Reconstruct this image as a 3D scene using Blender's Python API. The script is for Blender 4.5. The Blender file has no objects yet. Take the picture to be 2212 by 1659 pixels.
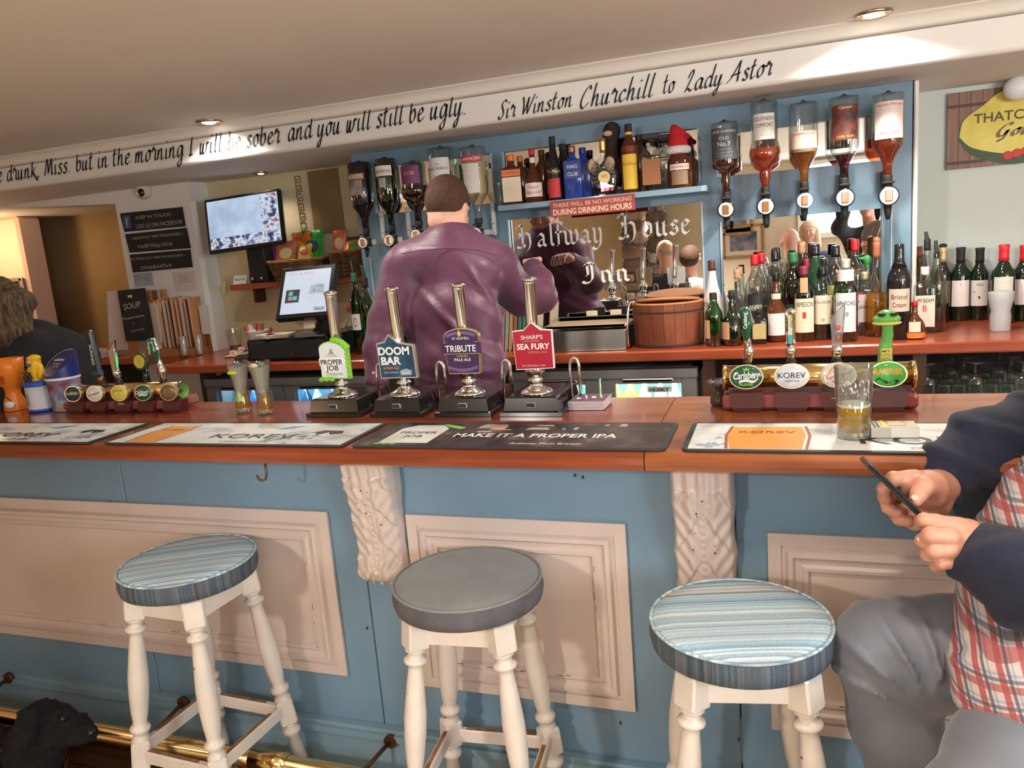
import bpy, math, random
import numpy as np
from math import sin, cos, pi, radians, atan2, sqrt, atan
from mathutils import Vector, Matrix
random.seed(7)
S = bpy.context.scene
COL = S.collection
# ---------------- camera ----------------
F = 1661.0
CAM = Vector((0, 0, 1.55))
def _axes(yaw, pit, rol):
    cy, sy = cos(yaw), sin(yaw)
    f = Vector((sy*cos(pit), cy*cos(pit), -sin(pit)))
    r = Vector((cy, -sy, 0)); u = r.cross(f)
    return r*cos(rol)+u*sin(rol), u*cos(rol)-r*sin(rol), f
RT, UP, FW = _axes(radians(-19.7), radians(10.32), radians(-4.69))
cam_data = bpy.data.cameras.new('camera')
cam_data.sensor_width = 36; cam_data.lens = F/2212*36; cam_data.clip_start = .05
cam = bpy.data.objects.new('camera', cam_data); COL.objects.link(cam)
m = Matrix((RT, UP, -FW)).transposed().to_4x4(); m.translation = CAM
cam.matrix_world = m
S.camera = cam
# ---------------- world, exposure, lights ----------------
S.view_settings.view_transform = 'Standard'; S.view_settings.look = 'None'
S.view_settings.gamma = 1; S.view_settings.use_curve_mapping = False
S.view_settings.exposure = 0.0
S.cycles.use_denoising = True
S.cycles.max_bounces = 9; S.cycles.transparent_max_bounces = 24
S.cycles.glossy_bounces = 6; S.cycles.transmission_bounces = 8
S.cycles.sample_clamp_indirect = 6
S.cycles.caustics_reflective = False; S.cycles.caustics_refractive = False
W = bpy.data.worlds.new('room_air'); S.world = W; W.use_nodes = True
W.node_tree.nodes['Background'].inputs[0].default_value = (.62, .72, .85, 1)
W.node_tree.nodes['Background'].inputs[1].default_value = .35
def lamp(kind, name, loc, energy, color, target=None, **kw):
    d = bpy.data.lights.new(name, kind); d.energy = energy; d.color = color
    for k, v in kw.items(): setattr(d, k, v)
    o = bpy.data.objects.new(name, d); COL.objects.link(o); o.location = loc
    if target is not None:
        o.rotation_euler = (Vector(target)-Vector(loc)).to_track_quat('-Z', 'Y').to_euler()
    return o
WARM = (1, .84, .68); NEUT = (1, .93, .82); COOL = (.80, .90, 1.0)
BEAM_Y, CEIL, SOFF = 3.04, 2.19, 2.03
SPOTS = [(.30, 2.93, CEIL), (-2.38, 2.95, CEIL)]
for (x, y, z), e in zip(SPOTS, (46, 20)):
    lamp('SPOT', 'downlight_beam', (x, y, z-.03), e, NEUT, (x+.03, y+.12, 0), spot_size=radians(140), spot_blend=.35, shadow_soft_size=.03)
lamp('SPOT', 'soffit_downlight_beam', (-2.60, 3.56, SOFF-.02), 7, WARM, (-2.5, 3.5, 0), spot_size=radians(120), spot_blend=.8, shadow_soft_size=.03)
# lamp and added ceiling spots of the room behind the photographer, and the daylight of its windows
lamp('SPOT', 'pub_lamp', (-1.75, -1.45, 2.05), 185, (1, .92, .84), (-.15, 1.75, .75), spot_size=radians(68), spot_blend=1., shadow_soft_size=.10)
lamp('AREA', 'daylight_window', (2.25, -.2, 1.6), 70, (.82, .91, 1.0), (.3, 1.8, 1.1), shape='RECTANGLE', size=.9, size_y=.8)
lamp('AREA', 'rear_window', (.9, -2.0, 1.75), 30, (.85, .93, 1.0), (-.4, 3, 1.3), shape='RECTANGLE', size=1.3, size_y=.7)
for x, y, e in ((-1.1, .35, 26), (-3.4, .2, 5), (.28, .80, 46), (-.8, -1.2, 330), (-3.0, -1.3, 150), (1.2, -1.2, 300)):
    lamp('SPOT', 'added_room_spot', (x, y, CEIL-.03), e, WARM, (x, y, 0), spot_size=radians(112), spot_blend=.9, shadow_soft_size=.06)  # unseen spots, added to bounce light upward and brighten the knee
for x in (-1.55, -.6, .35):
    lamp('SPOT', 'added_bar_spot', (x, 2.50, CEIL-.03), 34, NEUT, (x, 2.72, 0), spot_size=radians(130), spot_blend=.9, shadow_soft_size=.05)  # spots without fittings, added to bounce light up to the soffit
WARM2 = (1, .78, .56)
ADDED_SCONCES = [(-4.2, -2.2, 1.55), (-1.4, -2.2, 1.62), (-6.2, .6, 1.55), (2.2, 1.2, 1.62)]
for (x, y, z), e in zip(ADDED_SCONCES, (18, 75, 6, 48)): lamp('POINT', 'added_sconce_light', (x, y, z), e, WARM2, shadow_soft_size=.07)  # made-up wall lamps, added to brighten the ceiling
lamp('POINT', 'alcove_lamp_light', (-5.25, 3.80, 1.80), 12, (1, .66, .36), shadow_soft_size=.06)

# ---------------- pixel rays (photograph in 2212 x 1659) ----------------
def ray(u, v): return FW + RT*((u-1106)/F) - UP*((v-829.5)/F)
def onZ(u, v, z): d = ray(u, v); return CAM + d*((z-CAM.z)/d.z)
def onY(u, v, y): d = ray(u, v); return CAM + d*(y/d.y)
def atD(u, v, d): return CAM + ray(u, v)*d
def depth(p): return (Vector(p)-CAM).dot(FW)
def xAt(u, y, z):       # x of the point (x,y,z) seen in column u
    k = (u-1106)/F; a = RT - FW*k; b = Vector((0, y, z-CAM.z))
    return -a.dot(b)/a.x
def zAt(x, y, v):       # z of the point (x,y,z) seen in row v
    k = -(v-829.5)/F; a = UP - FW*k; b = Vector((x, y, 0))
    return CAM.z - a.dot(b)/a.z

# ---------------- materials ----------------
MATS = {}
def nt(name):
    m = bpy.data.materials.new(name); m.use_nodes = True
    t = m.node_tree; return m, t, t.nodes['Principled BSDF']
def mat(name, col, rough=.5, metal=0., trans=0., ior=1.45, emit=None, es=1., noise=0., nscale=8., bump=0., bscale=60., coat=0., col2=None, spec=None, sheen=0., stretch=(1, 1, 1)):
    if name in MATS: return MATS[name]
    m, t, b = nt(name)
    b.inputs['Base Color'].default_value = (*col, 1); b.inputs['Roughness'].default_value = rough
    b.inputs['Metallic'].default_value = metal; b.inputs['Transmission Weight'].default_value = trans
    b.inputs['IOR'].default_value = ior; b.inputs['Coat Weight'].default_value = coat
    b.inputs['Coat Roughness'].default_value = .06
    if spec is not None: b.inputs['Specular IOR Level'].default_value = spec
    if sheen: b.inputs['Sheen Weight'].default_value = sheen
    if emit: b.inputs['Emission Color'].default_value = (*emit, 1); b.inputs['Emission Strength'].default_value = es
    if noise or bump:
        tc = t.nodes.new('ShaderNodeTexCoord'); mp = t.nodes.new('ShaderNodeMapping'); mp.inputs['Scale'].default_value = stretch
        t.links.new(tc.outputs['Object'], mp.inputs[0])
    if noise:
        n = t.nodes.new('ShaderNodeTexNoise'); n.inputs['Scale'].default_value = nscale; n.inputs['Detail'].default_value = 6
        r = t.nodes.new('ShaderNodeValToRGB'); c2 = col2 or tuple(c*(1-noise) for c in col)
        r.color_ramp.elements[0].position = .36; r.color_ramp.elements[1].position = .64
        r.color_ramp.elements[0].color = (*c2, 1); r.color_ramp.elements[1].color = (*col, 1)
        t.links.new(mp.outputs[0], n.inputs['Vector']); t.links.new(n.outputs[0], r.inputs[0]); t.links.new(r.outputs[0], b.inputs['Base Color'])
    if bump:
        n = t.nodes.new('ShaderNodeTexNoise'); n.inputs['Scale'].default_value = bscale; n.inputs['Detail'].default_value = 4
        bp = t.nodes.new('ShaderNodeBump'); bp.inputs['Strength'].default_value = bump; bp.inputs['Distance'].default_value = .01
        t.links.new(mp.outputs[0], n.inputs['Vector']); t.links.new(n.outputs[0], bp.inputs['Height']); t.links.new(bp.outputs[0], b.inputs['Normal'])
    MATS[name] = m; return m
def glass(name, tint, edge=None, gl=.22):
    """thin-walled glass: tinted see-through with a clear sheen that grows at grazing angles"""
    if name in MATS: return MATS[name]
    m, t, b = nt(name); t.nodes.remove(b); out = t.nodes['Material Output']
    tr = t.nodes.new('ShaderNodeBsdfTransparent'); g = t.nodes.new('ShaderNodeBsdfGlossy'); mx = t.nodes.new('ShaderNodeMixShader')
    lw = t.nodes.new('ShaderNodeLayerWeight'); lw.inputs[0].default_value = .35
    mc = t.nodes.new('ShaderNodeMix'); mc.data_type = 'RGBA'
    mc.inputs['A'].default_value = (*tint, 1); mc.inputs['B'].default_value = (*(edge or tuple(c*.45 for c in tint)), 1)
    t.links.new(lw.outputs['Facing'], mc.inputs['Factor']); t.links.new(mc.outputs['Result'], tr.inputs[0])
    g.inputs['Roughness'].default_value = .03; g.inputs['Color'].default_value = (1, 1, 1, 1)
    mp = t.nodes.new('ShaderNodeMapRange'); mp.inputs['To Min'].default_value = .06; mp.inputs['To Max'].default_value = gl+.3
    t.links.new(lw.outputs['Facing'], mp.inputs['Value']); t.links.new(mp.outputs[0], mx.inputs[0])
    t.links.new(tr.outputs[0], mx.inputs[1]); t.links.new(g.outputs[0], mx.inputs[2]); t.links.new(mx.outputs[0], out.inputs[0])
    MATS[name] = m; return m
def ramp_mat(name, build, rough=.6, **kw):
    """build(t, obj_coord_socket) -> colour socket"""
    if name in MATS: return MATS[name]
    m, t, b = nt(name); tc = t.nodes.new('ShaderNodeTexCoord'); b.inputs['Roughness'].default_value = rough
    c = build(t, tc.outputs['Object']); t.links.new(c, b.inputs['Base Color'])
    for k, v in kw.items(): b.inputs[k].default_value = v
    MATS[name] = m; return m
def ramp(t, fac, stops, interp='LINEAR'):
    r = t.nodes.new('ShaderNodeValToRGB'); e = r.color_ramp.elements; r.color_ramp.interpolation = interp
    e[0].position, e[0].color = stops[0][0], (*stops[0][1], 1); e[1].position, e[1].color = stops[-1][0], (*stops[-1][1], 1)
    for p, c in stops[1:-1]: x = e.new(p); x.color = (*c, 1)
    t.links.new(fac, r.inputs[0]); return r.outputs[0]
def noise(t, co, scale, stretch=(1, 1, 1), detail=3):
    mp = t.nodes.new('ShaderNodeMapping'); mp.inputs['Scale'].default_value = stretch
    n = t.nodes.new('ShaderNodeTexNoise'); n.inputs['Scale'].default_value = scale; n.inputs['Detail'].default_value = detail
    t.links.new(co, mp.inputs[0]); t.links.new(mp.outputs[0], n.inputs['Vector']); return n.outputs[0]
def mixc(t, a, b, f, mode='MIX'):
    x = t.nodes.new('ShaderNodeMix'); x.data_type = 'RGBA'; x.blend_type = mode
    for s, v in (('A', a), ('B', b), ('Factor', f)):
        if isinstance(v, tuple): x.inputs[s].default_value = (*v, 1)
        elif isinstance(v, (int, float)): x.inputs[s].default_value = v
        else: t.links.new(v, x.inputs[s])
    return x.outputs['Result']

ORD = 'first second third fourth fifth sixth seventh eighth ninth tenth eleventh twelfth thirteenth'.split()
def cloudy(name, tint, col, amount):
    """a liquid: part tinted see-through, part light-scattering"""
    if name in MATS: return MATS[name]
    m, t, b = nt(name); out = t.nodes['Material Output']; b.inputs['Base Color'].default_value = (*col, 1); b.inputs['Roughness'].default_value = .1
    tr = t.nodes.new('ShaderNodeBsdfTransparent'); tr.inputs[0].default_value = (*tint, 1); tl = t.nodes.new('ShaderNodeBsdfTranslucent'); tl.inputs[0].default_value = (*col, 1)
    a = t.nodes.new('ShaderNodeMixShader'); a.inputs[0].default_value = .6; t.links.new(b.outputs[0], a.inputs[1]); t.links.new(tl.outputs[0], a.inputs[2])
    x = t.nodes.new('ShaderNodeMixShader'); x.inputs[0].default_value = amount; t.links.new(tr.outputs[0], x.inputs[1]); t.links.new(a.outputs[0], x.inputs[2]); t.links.new(x.outputs[0], out.inputs[0])
    MATS[name] = m; return m
# ---------------- mesh builder ----------------
class MB:
    def __init__(s): s.v = []; s.f = []; s.sm = []
    def add(s, vs, fs, smooth=False, M=None):
        n = len(s.v)
        s.v += [tuple(M @ Vector(p)) if M else tuple(p) for p in vs]
        s.f += [tuple(i+n for i in f) for f in fs]; s.sm += [smooth]*len(fs); return s
    def box(s, c, d, M=None, bev=0.):
        x, y, z = (k/2 for k in d); cx, cy, cz = c
        if bev <= 0:
            vs = [(cx+a*x, cy+b*y, cz+e*z) for a in (-1, 1) for b in (-1, 1) for e in (-1, 1)]
            return s.add(vs, [(0, 1, 3, 2), (4, 6, 7, 5), (0, 4, 5, 1), (2, 3, 7, 6), (0, 2, 6, 4), (1, 5, 7, 3)], False, M)
        k = min(bev, x*.9, y*.9, z*.9)
        ring = lambda ix, iz: [(cx+a, cz+b) for a, b in ((-x+ix, -z+iz+k), (-x+ix+k, -z+iz), (x-ix-k, -z+iz), (x-ix, -z+iz+k), (x-ix, z-iz-k), (x-ix-k, z-iz), (-x+ix+k, z-iz), (-x+ix, z-iz-k))]
        rs = [(cy-y, ring(k, k)), (cy-y+k, ring(0, 0)), (cy+y-k, ring(0, 0)), (cy+y, ring(k, k))]
        vs = [(p[0], yy, p[1]) for yy, r in rs for p in r]
        fs = [tuple(range(8)), tuple(range(31, 23, -1))]
        for r in range(3):
            for i in range(8): j = (i+1) % 8; fs.append((r*8+i, (r+1)*8+i, (r+1)*8+j, r*8+j))
        return s.add(vs, fs, False, M)
    def lathe(s, prof, n=24, M=None, smooth=True, c=(0, 0, 0), cap=True, sx=1., sy=1.):
        vs, fs = [], []
        for r, z in prof:
            for i in range(n): a = 2*pi*i/n; vs.append((c[0]+r*sx*cos(a), c[1]+r*sy*sin(a), c[2]+z))
        for k in range(len(prof)-1):
            for i in range(n): j = (i+1) % n; fs.append((k*n+i, k*n+j, (k+1)*n+j, (k+1)*n+i))
        s.add(vs, fs, smooth, M)
        if cap:
            m0 = len(s.v)-len(vs); s.f.append(tuple(m0+i for i in range(n-1, -1, -1))); s.sm.append(False)
            s.f.append(tuple(m0+(len(prof)-1)*n+i for i in range(n))); s.sm.append(False)
        return s
    def cyl(s, a, b, r, n=12, r2=None):
        return s.tube([a, b], [r, r if r2 is None else r2], n)
    def tube(s, pts, rad, n=8, closed=False, smooth=True):
        pts = [Vector(p) for p in pts]; k = len(pts)
        if not isinstance(rad, (list, tuple)): rad = [rad]*k
        vs, fs = [], []; up = None
        for i, p in enumerate(pts):
            d = (pts[min(i+1, k-1)]-pts[max(i-1, 0)]) if not closed else (pts[(i+1) % k]-pts[i-1])
            d.normalize()
            if up is None: up = d.orthogonal().normalized()
            up = (up-d*up.dot(d)); up = up.normalized() if up.length > 1e-6 else d.orthogonal().normalized()
            w = d.cross(up)
            for j in range(n): a = 2*pi*j/n; vs.append(tuple(p+(up*cos(a)+w*sin(a))*rad[i]))
        for i in range(k if closed else k-1):
            i2 = (i+1) % k
            for j in range(n): j2 = (j+1) % n; fs.append((i*n+j, i*n+j2, i2*n+j2, i2*n+j))
        s.add(vs, fs, smooth)
        if not closed:
            m0 = len(s.v)-len(vs); s.f.append(tuple(m0+j for j in range(n-1, -1, -1))); s.f.append(tuple(m0+(k-1)*n+j for j in range(n))); s.sm += [False]*2
        return s
    def prism(s, out, d, M=None, y=0.):
        """outline in (x,z), extruded along +y from y to y+d"""
        n = len(out); vs = [(p[0], y, p[1]) for p in out]+[(p[0], y+d, p[1]) for p in out]
        fs = [tuple(range(n)), tuple(range(2*n-1, n-1, -1))]+[(i, i+n, (i+1) % n+n, (i+1) % n) for i in range(n)]
        return s.add(vs, fs, False, M)
    def ball(s, c, r, n=12, m_=8, M=None):
        r = r if isinstance(r, (tuple, list)) else (r, r, r); vs = [(c[0], c[1], c[2]-r[2])]; fs = []
        for k in range(1, m_):
            t = -pi/2+pi*k/m_
            for i in range(n): a = 2*pi*i/n; vs.append((c[0]+r[0]*cos(t)*cos(a), c[1]+r[1]*cos(t)*sin(a), c[2]+r[2]*sin(t)))
        vs.append((c[0], c[1], c[2]+r[2]))
        for i in range(n): j = (i+1) % n; fs.append((0, 1+j, 1+i)); fs.append((len(vs)-1, 1+(m_-2)*n+i, 1+(m_-2)*n+j))
        for k in range(m_-2):
            for i in range(n): j = (i+1) % n; fs.append((1+k*n+i, 1+k*n+j, 1+(k+1)*n+j, 1+(k+1)*n+i))
        return s.add(vs, fs, True, M)
    def grid(s, fn, nu, nv, smooth=True, M=None):
        vs = [fn(i/nu, j/nv) for j in range(nv+1) for i in range(nu+1)]
        fs = [(j*(nu+1)+i, j*(nu+1)+i+1, (j+1)*(nu+1)+i+1, (j+1)*(nu+1)+i) for j in range(nv) for i in range(nu)]
        return s.add(vs, fs, smooth, M)
    def mesh(s, name, mt):
        me = bpy.data.meshes.new(name); me.from_pydata(s.v, [], s.f); me.update()
        me.polygons.foreach_set('use_smooth', s.sm)
        if mt: me.materials.append(mt)
        return me
    def build(s, name, mt, parent=None, loc=(0, 0, 0), rot=(0, 0, 0), **props):
        return link(name, s.mesh(name, mt), parent, loc, rot, **props)
def link(name, me, parent=None, loc=(0, 0, 0), rot=(0, 0, 0), **props):
    o = bpy.data.objects.new(name, me); COL.objects.link(o); o.location = loc; o.rotation_euler = rot
    if parent: o.parent = parent
    for k, v in props.items(): o[k] = v
    return o
def thing(name, label, cat, loc=(0, 0, 0), rz=0., group=None, rot=None):
    o = bpy.data.objects.new(name, None); COL.objects.link(o); o.location = loc; o.rotation_euler = rot or (0, 0, rz)
    o.empty_display_size = .05; o['label'] = label; o['category'] = cat
    if group: o['group'] = group
    return o
def tag(o, label, cat, group=None):
    o['label'] = label; o['category'] = cat
    if group: o['group'] = group
    return o
def copy_tree(o, parent=None):
    c = o.copy(); COL.objects.link(c); c.parent = parent
    for ch in o.children: copy_tree(ch, c)
    return c
def struct(name, mb, m_, **p): return mb.build(name, m_, None, kind='structure', **p)

# ---------------- lettering ----------------
_TX = {}
def text2d(s, bold=0.):
    """(verts, faces) of a line of built-in letters, cap height 1, centred on x"""
    if (s, bold) in _TX: return _TX[s, bold]
    c = bpy.data.curves.new('t', 'FONT'); c.body = s; c.align_x = 'CENTER'; c.resolution_u = 3; c.offset = bold; c.size = 1.37
    o = bpy.data.objects.new('t', c); COL.objects.link(o)
    dg = bpy.context.evaluated_depsgraph_get(); me = bpy.data.meshes.new_from_object(o.evaluated_get(dg))
    vs = [tuple(v.co) for v in me.vertices]; fs = [tuple(p.vertices) for p in me.polygons]
    bpy.data.objects.remove(o); bpy.data.curves.remove(c); bpy.data.meshes.remove(me)
    _TX[s, bold] = (vs, fs); return vs, fs
def put_text(mb, s, x, z, h, w=None, y=0., bold=0., fn=None, slant=0., rot=0.):
    """a line of text in the x/z plane, cap height h, width w if given"""
    vs, fs = text2d(s, bold)
    if not vs: return mb
    xs = [p[0] for p in vs]; ww = max(xs)-min(xs); cx = (max(xs)+min(xs))/2
    k = (w/ww) if w else h
    out = []
    for p in vs:
        a, b = (p[0]-cx)*k+slant*p[1]*h, p[1]*h
        a, b = a*cos(rot)-b*sin(rot), a*sin(rot)+b*cos(rot)
        q = (x+a, y, z+b); out.append(fn(q) if fn else q)
    return mb.add(out, fs)
def spline(pts, n=6):
    if len(pts) < 3: return pts
    P = [pts[0]]+list(pts)+[pts[-1]]; out = []
    for i in range(1, len(P)-2):
        p0, p1, p2, p3 = P[i-1:i+3]
        for k in range(n):
            t = k/n
            out.append(tuple(.5*(2*p1[j]+(p2[j]-p0[j])*t+(2*p0[j]-5*p1[j]+4*p2[j]-p3[j])*t*t+(-p0[j]+3*p1[j]-3*p2[j]+p3[j])*t**3) for j in range(len(p1))))
    out.append(tuple(pts[-1])); return out
def pen(mb, pts, nib, ang, thin, fn):
    """sweep a broad nib along a 2-D path"""
    nx, nz = nib*cos(ang)/2, nib*sin(ang)/2
    for a, b in zip(pts[:-1], pts[1:]):
        dx, dz = b[0]-a[0], b[1]-a[1]; L = math.hypot(dx, dz) or 1
        px, pz = -dz/L*thin/2, dx/L*thin/2
        if nx*px+nz*pz < 0: px, pz = -px, -pz
        ox, oz = nx+px, nz+pz
        q = [(a[0]-ox, a[1]-oz), (b[0]-ox, b[1]-oz), (b[0]+ox, b[1]+oz), (a[0]+ox, a[1]+oz)]
        if (q[1][0]-q[0][0])*(q[2][1]-q[0][1])-(q[1][1]-q[0][1])*(q[2][0]-q[0][0]) < 0: q = q[::-1]
        mb.add([fn(p) for p in q], [(0, 1, 2, 3)])
SCR = {  # brush-script strokes, x-height 1
 'a': (1.0, [[(.75, .85), (.45, 1), (.1, .6), (.12, .12), (.35, 0), (.65, .4), (.78, .95)], [(.8, .95), (.7, .3), (.8, 0), (1.05, .2)]]),
 'b': (.85, [[(.25, 2), (.12, 1), (.1, .15), (.35, 0), (.65, .35), (.62, .85), (.4, .98), (.12, .6)]]),
 'c': (.8, [[(.7, .8), (.45, 1), (.12, .6), (.15, .12), (.4, 0), (.8, .3)]]),
 'd': (1.0, [[(.7, .85), (.4, 1), (.1, .55), (.12, .1), (.35, 0), (.65, .3)], [(.95, 2), (.78, 1), (.72, .2), (.82, 0), (1.05, .2)]]),
 'e': (.8, [[(.12, .5), (.5, .6), (.6, .85), (.4, 1), (.12, .65), (.14, .15), (.4, 0), (.8, .3)]]),
 'g': (.95, [[(.72, .85), (.42, 1), (.1, .6), (.12, .12), (.35, 0), (.62, .4), (.76, .95)], [(.78, .95), (.7, 0), (.55, -.75), (.25, -.85), (.15, -.55), (.5, -.2), (.95, .2)]]),
 'h': (1.0, [[(.3, 2), (.15, 1), (.08, 0)], [(.1, .4), (.4, .95), (.62, .85), (.58, .2), (.7, 0), (1.0, .2)]]),
 'i': (.48, [[(.15, .95), (.1, .2), (.2, 0), (.5, .2)], [(.2, 1.45), (.24, 1.6)]]),
 'k': (.9, [[(.3, 2), (.15, 1), (.08, 0)], [(.65, 1), (.3, .6), (.15, .5)], [(.25, .55), (.6, .1), (1.1, -.35)]]),
 'l': (.5, [[(.35, 2), (.18, 1), (.1, .2), (.22, 0), (.52, .2)]]),
 'm': (1.4, [[(.12, .95), (.06, 0)], [(.08, .4), (.35, .95), (.5, .85), (.45, 0)], [(.47, .4), (.78, .95), (.95, .85), (.92, .2), (1.05, 0), (1.4, .2)]]),
 'n': (1.0, [[(.12, .95), (.06, 0)], [(.08, .4), (.4, .95), (.6, .85), (.56, .2), (.7, 0), (1.0, .2)]]),
 'o': (.85, [[(.45, 1), (.1, .65), (.12, .15), (.35, 0), (.65, .35), (.62, .85), (.42, 1), (.85, .85)]]),
 'r': (.68, [[(.0, .75), (.18, 1.25), (.24, .98)], [(.24, .98), (.50, .92), (.44, .3), (.52, 0), (.72, .2)]]),
 's': (.72, [[(.6, .85), (.4, 1), (.15, .8), (.5, .35), (.45, .05), (.2, 0), (.02, .15)]]),
 't': (.6, [[(.3, 1.7), (.16, 1), (.1, .2), (.25, 0), (.55, .2)], [(-.08, 1.05), (.5, 1.15)]]),
 'u': (1.0, [[(.12, .95), (.06, .2), (.25, 0), (.5, .3), (.65, .95)], [(.65, .95), (.58, .2), (.7, 0), (1.0, .2)]]),
 'w': (1.25, [[(.12, .95), (.06, .15), (.25, 0), (.48, .9)], [(.48, .9), (.42, .1), (.65, 0), (.9, .5), (.92, .95), (1.2, .85)]]),
 'y': (.95, [[(.12, .95), (.06, .2), (.25, 0), (.5, .3), (.68, .95)], [(.68, .95), (.55, 0), (.35, -.8), (.1, -.75), (.2, -.4), (.95, .2)]]),
 'I': (.8, [[(.45, 1.8), (.3, 1), (.25, 0)], [(.15, 1.75), (.75, 1.85)], [(-.02, 0), (.5, .05)]]),
 'M': (1.5, [[(.0, 0), (.25, 1.1), (.4, 1.8)], [(.4, 1.8), (.55, .9), (.6, .2)], [(.6, .2), (.95, 1.2), (1.15, 1.8)], [(1.15, 1.8), (1.15, .6), (1.2, 0), (1.45, .2)]]),
 'S': (.95, [[(.95, 1.6), (.7, 1.85), (.35, 1.5), (.45, 1.05), (.65, .6), (.45, .05), (.15, .0), (.0, .3)]]),
 'W': (1.6, [[(.1, 1.8), (.3, 1.2), (.35, .05)], [(.35, .05), (.7, .9), (.95, 1.7)], [(.95, 1.7), (.85, .8), (.9, .05)], [(.9, .05), (1.3, 1.0), (1.7, 1.9)]]),
 'C': (1.15, [[(1.0, 1.5), (.85, 1.85), (.45, 1.5), (.1, .8), (.1, .2), (.4, -.05), (.95, .4)]]),
 'L': (1.05, [[(.2, 1.2), (.55, 1.85), (.75, 1.6), (.4, .7), (.1, .05), (0, 0)], [(.05, .1), (.4, .25), (.7, 0), (1.05, .2)]]),
 'A': (1.4, [[(-.25, .0), (.2, .4), (.6, 1.1), (1.0, 1.85)], [(1.0, 1.85), (.95, 1), (.98, 0)], [(.15, .6), (1.2, .75)]]),
 'G': (1.3, [[(1.1, 1.5), (.95, 1.85), (.45, 1.5), (.1, .8), (.15, .2), (.5, 0), (.85, .4), (.95, .85)], [(.95, .9), (.85, 0), (.6, -.6), (.3, -.5)]]),
 '.': (.5, [[(.1, 0), (.16, .1)]]), ',': (.5, [[(.12, .08), (.14, -.1)]]), "'": (.3, [[(.2, 1.9), (.15, 1.6)]])}
def script_line(mb, s, x0, x1, z, h, y, nib=.17, thin=.065, slant=.28, gap=.62, fnz=None):
    adv = sum(gap if c == ' ' else SCR[c][0]+.12 for c in s); k = (x1-x0)/adv; x = 0
    for c in s:
        if c == ' ': x += gap; continue
        w, st = SCR[c]
        for p in st:
            q = spline(p, 5)
            def fn(a, x=x):
                px = x0+(x+a[0]+slant*a[1])*k; return (px, y, z+(fnz(px) if fnz else 0)+a[1]*h)
            pen(mb, q, nib, radians(35), thin, fn)
        x += w+.12
# black-letter strokes (nib at 40 degrees)
BLK = {
 'H': (1.6, [[(-.1, 1.45), (.1, 1.75), (.45, 1.65)], [(.42, 1.75), (.42, .25), (.15, .0), (-.1, .1)], [(.42, .3), (.62, .05)], [(.15, 1.15), (.25, .95), (.12, .75)], [(.42, .85), (.75, 1.12), (1.05, .95)], [(1.05, .95), (1.1, .3), (.95, -.1), (.7, -.35)], [(.42, 1.7), (.7, 1.95)]]),
 'a': (.95, [[(.1, .8), (.35, 1.0), (.6, .8), (.6, .15), (.8, 0)], [(.58, .6), (.2, .4), (.12, .15), (.3, 0), (.6, .2)]]),
 'l': (.55, [[(.12, 1.65), (.25, 1.8), (.25, .15), (.45, 0)]]),
 'f': (.65, [[(.65, 1.55), (.45, 1.75), (.25, 1.5), (.25, .1), (.15, 0)], [(0, 1.0), (.6, 1.0)]]),
 'w': (1.35, [[(.0, 1.05), (.15, .9), (.15, .15), (.35, 0), (.6, .15)], [(.5, 1.05), (.62, .9), (.62, .1)], [(.62, .15), (.85, 0), (1.1, .2)], [(1.0, 1.1), (1.15, .8), (1.12, .2)]]),
 'y': (.95, [[(.0, 1.05), (.15, .9), (.15, .15), (.35, 0), (.6, .2)], [(.5, 1.05), (.65, .85), (.62, .0), (.45, -.4), (.1, -.55), (-.05, -.35)]]),
 'o': (.85, [[(.35, 1.0), (.1, .8), (.1, .2), (.35, 0), (.62, .2), (.62, .8), (.35, 1.0)]]),
 'u': (.95, [[(.0, .85), (.15, 1), (.15, .15), (.35, 0), (.6, .2)], [(.5, .85), (.62, 1), (.62, .15), (.82, 0)]]),
 's': (.75, [[(.6, .85), (.35, 1), (.12, .8), (.55, .4), (.55, .15), (.3, 0), (.02, .2)], [(.35, .6), (.3, .4)]]),
 'e': (.75, [[(.35, 1), (.1, .8), (.1, .2), (.32, 0), (.6, .2)], [(.35, 1), (.58, .75), (.12, .48)]]),
 'I': (1.05, [[(.05, 1.5), (.3, 1.75), (.7, 1.6)], [(.55, 1.65), (.6, .6), (.5, .2), (.15, .0), (-.1, .15)], [(.25, 1.45), (.3, .75), (.15, .6)], [(.5, .2), (.3, -.05)]]),
 'n': (.98, [[(.0, .85), (.15, 1), (.15, .15), (.3, 0)], [(.15, .8), (.42, 1), (.62, .8), (.62, .15), (.82, 0)]])}
def black_line(mb, s, x0, z, kx, kz, y, nib=.2):
    x = 0
    for c in s:
        w, st = BLK[c]
        for p in st:
            q = spline(p, 3) if c in 'HIyf' else p
            pen(mb, q, nib, radians(42), .035, lambda a, x=x: (x0+(x+a[0])*kx, y, z+a[1]*kz))
        x += w+.08
    return x*kx

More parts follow.
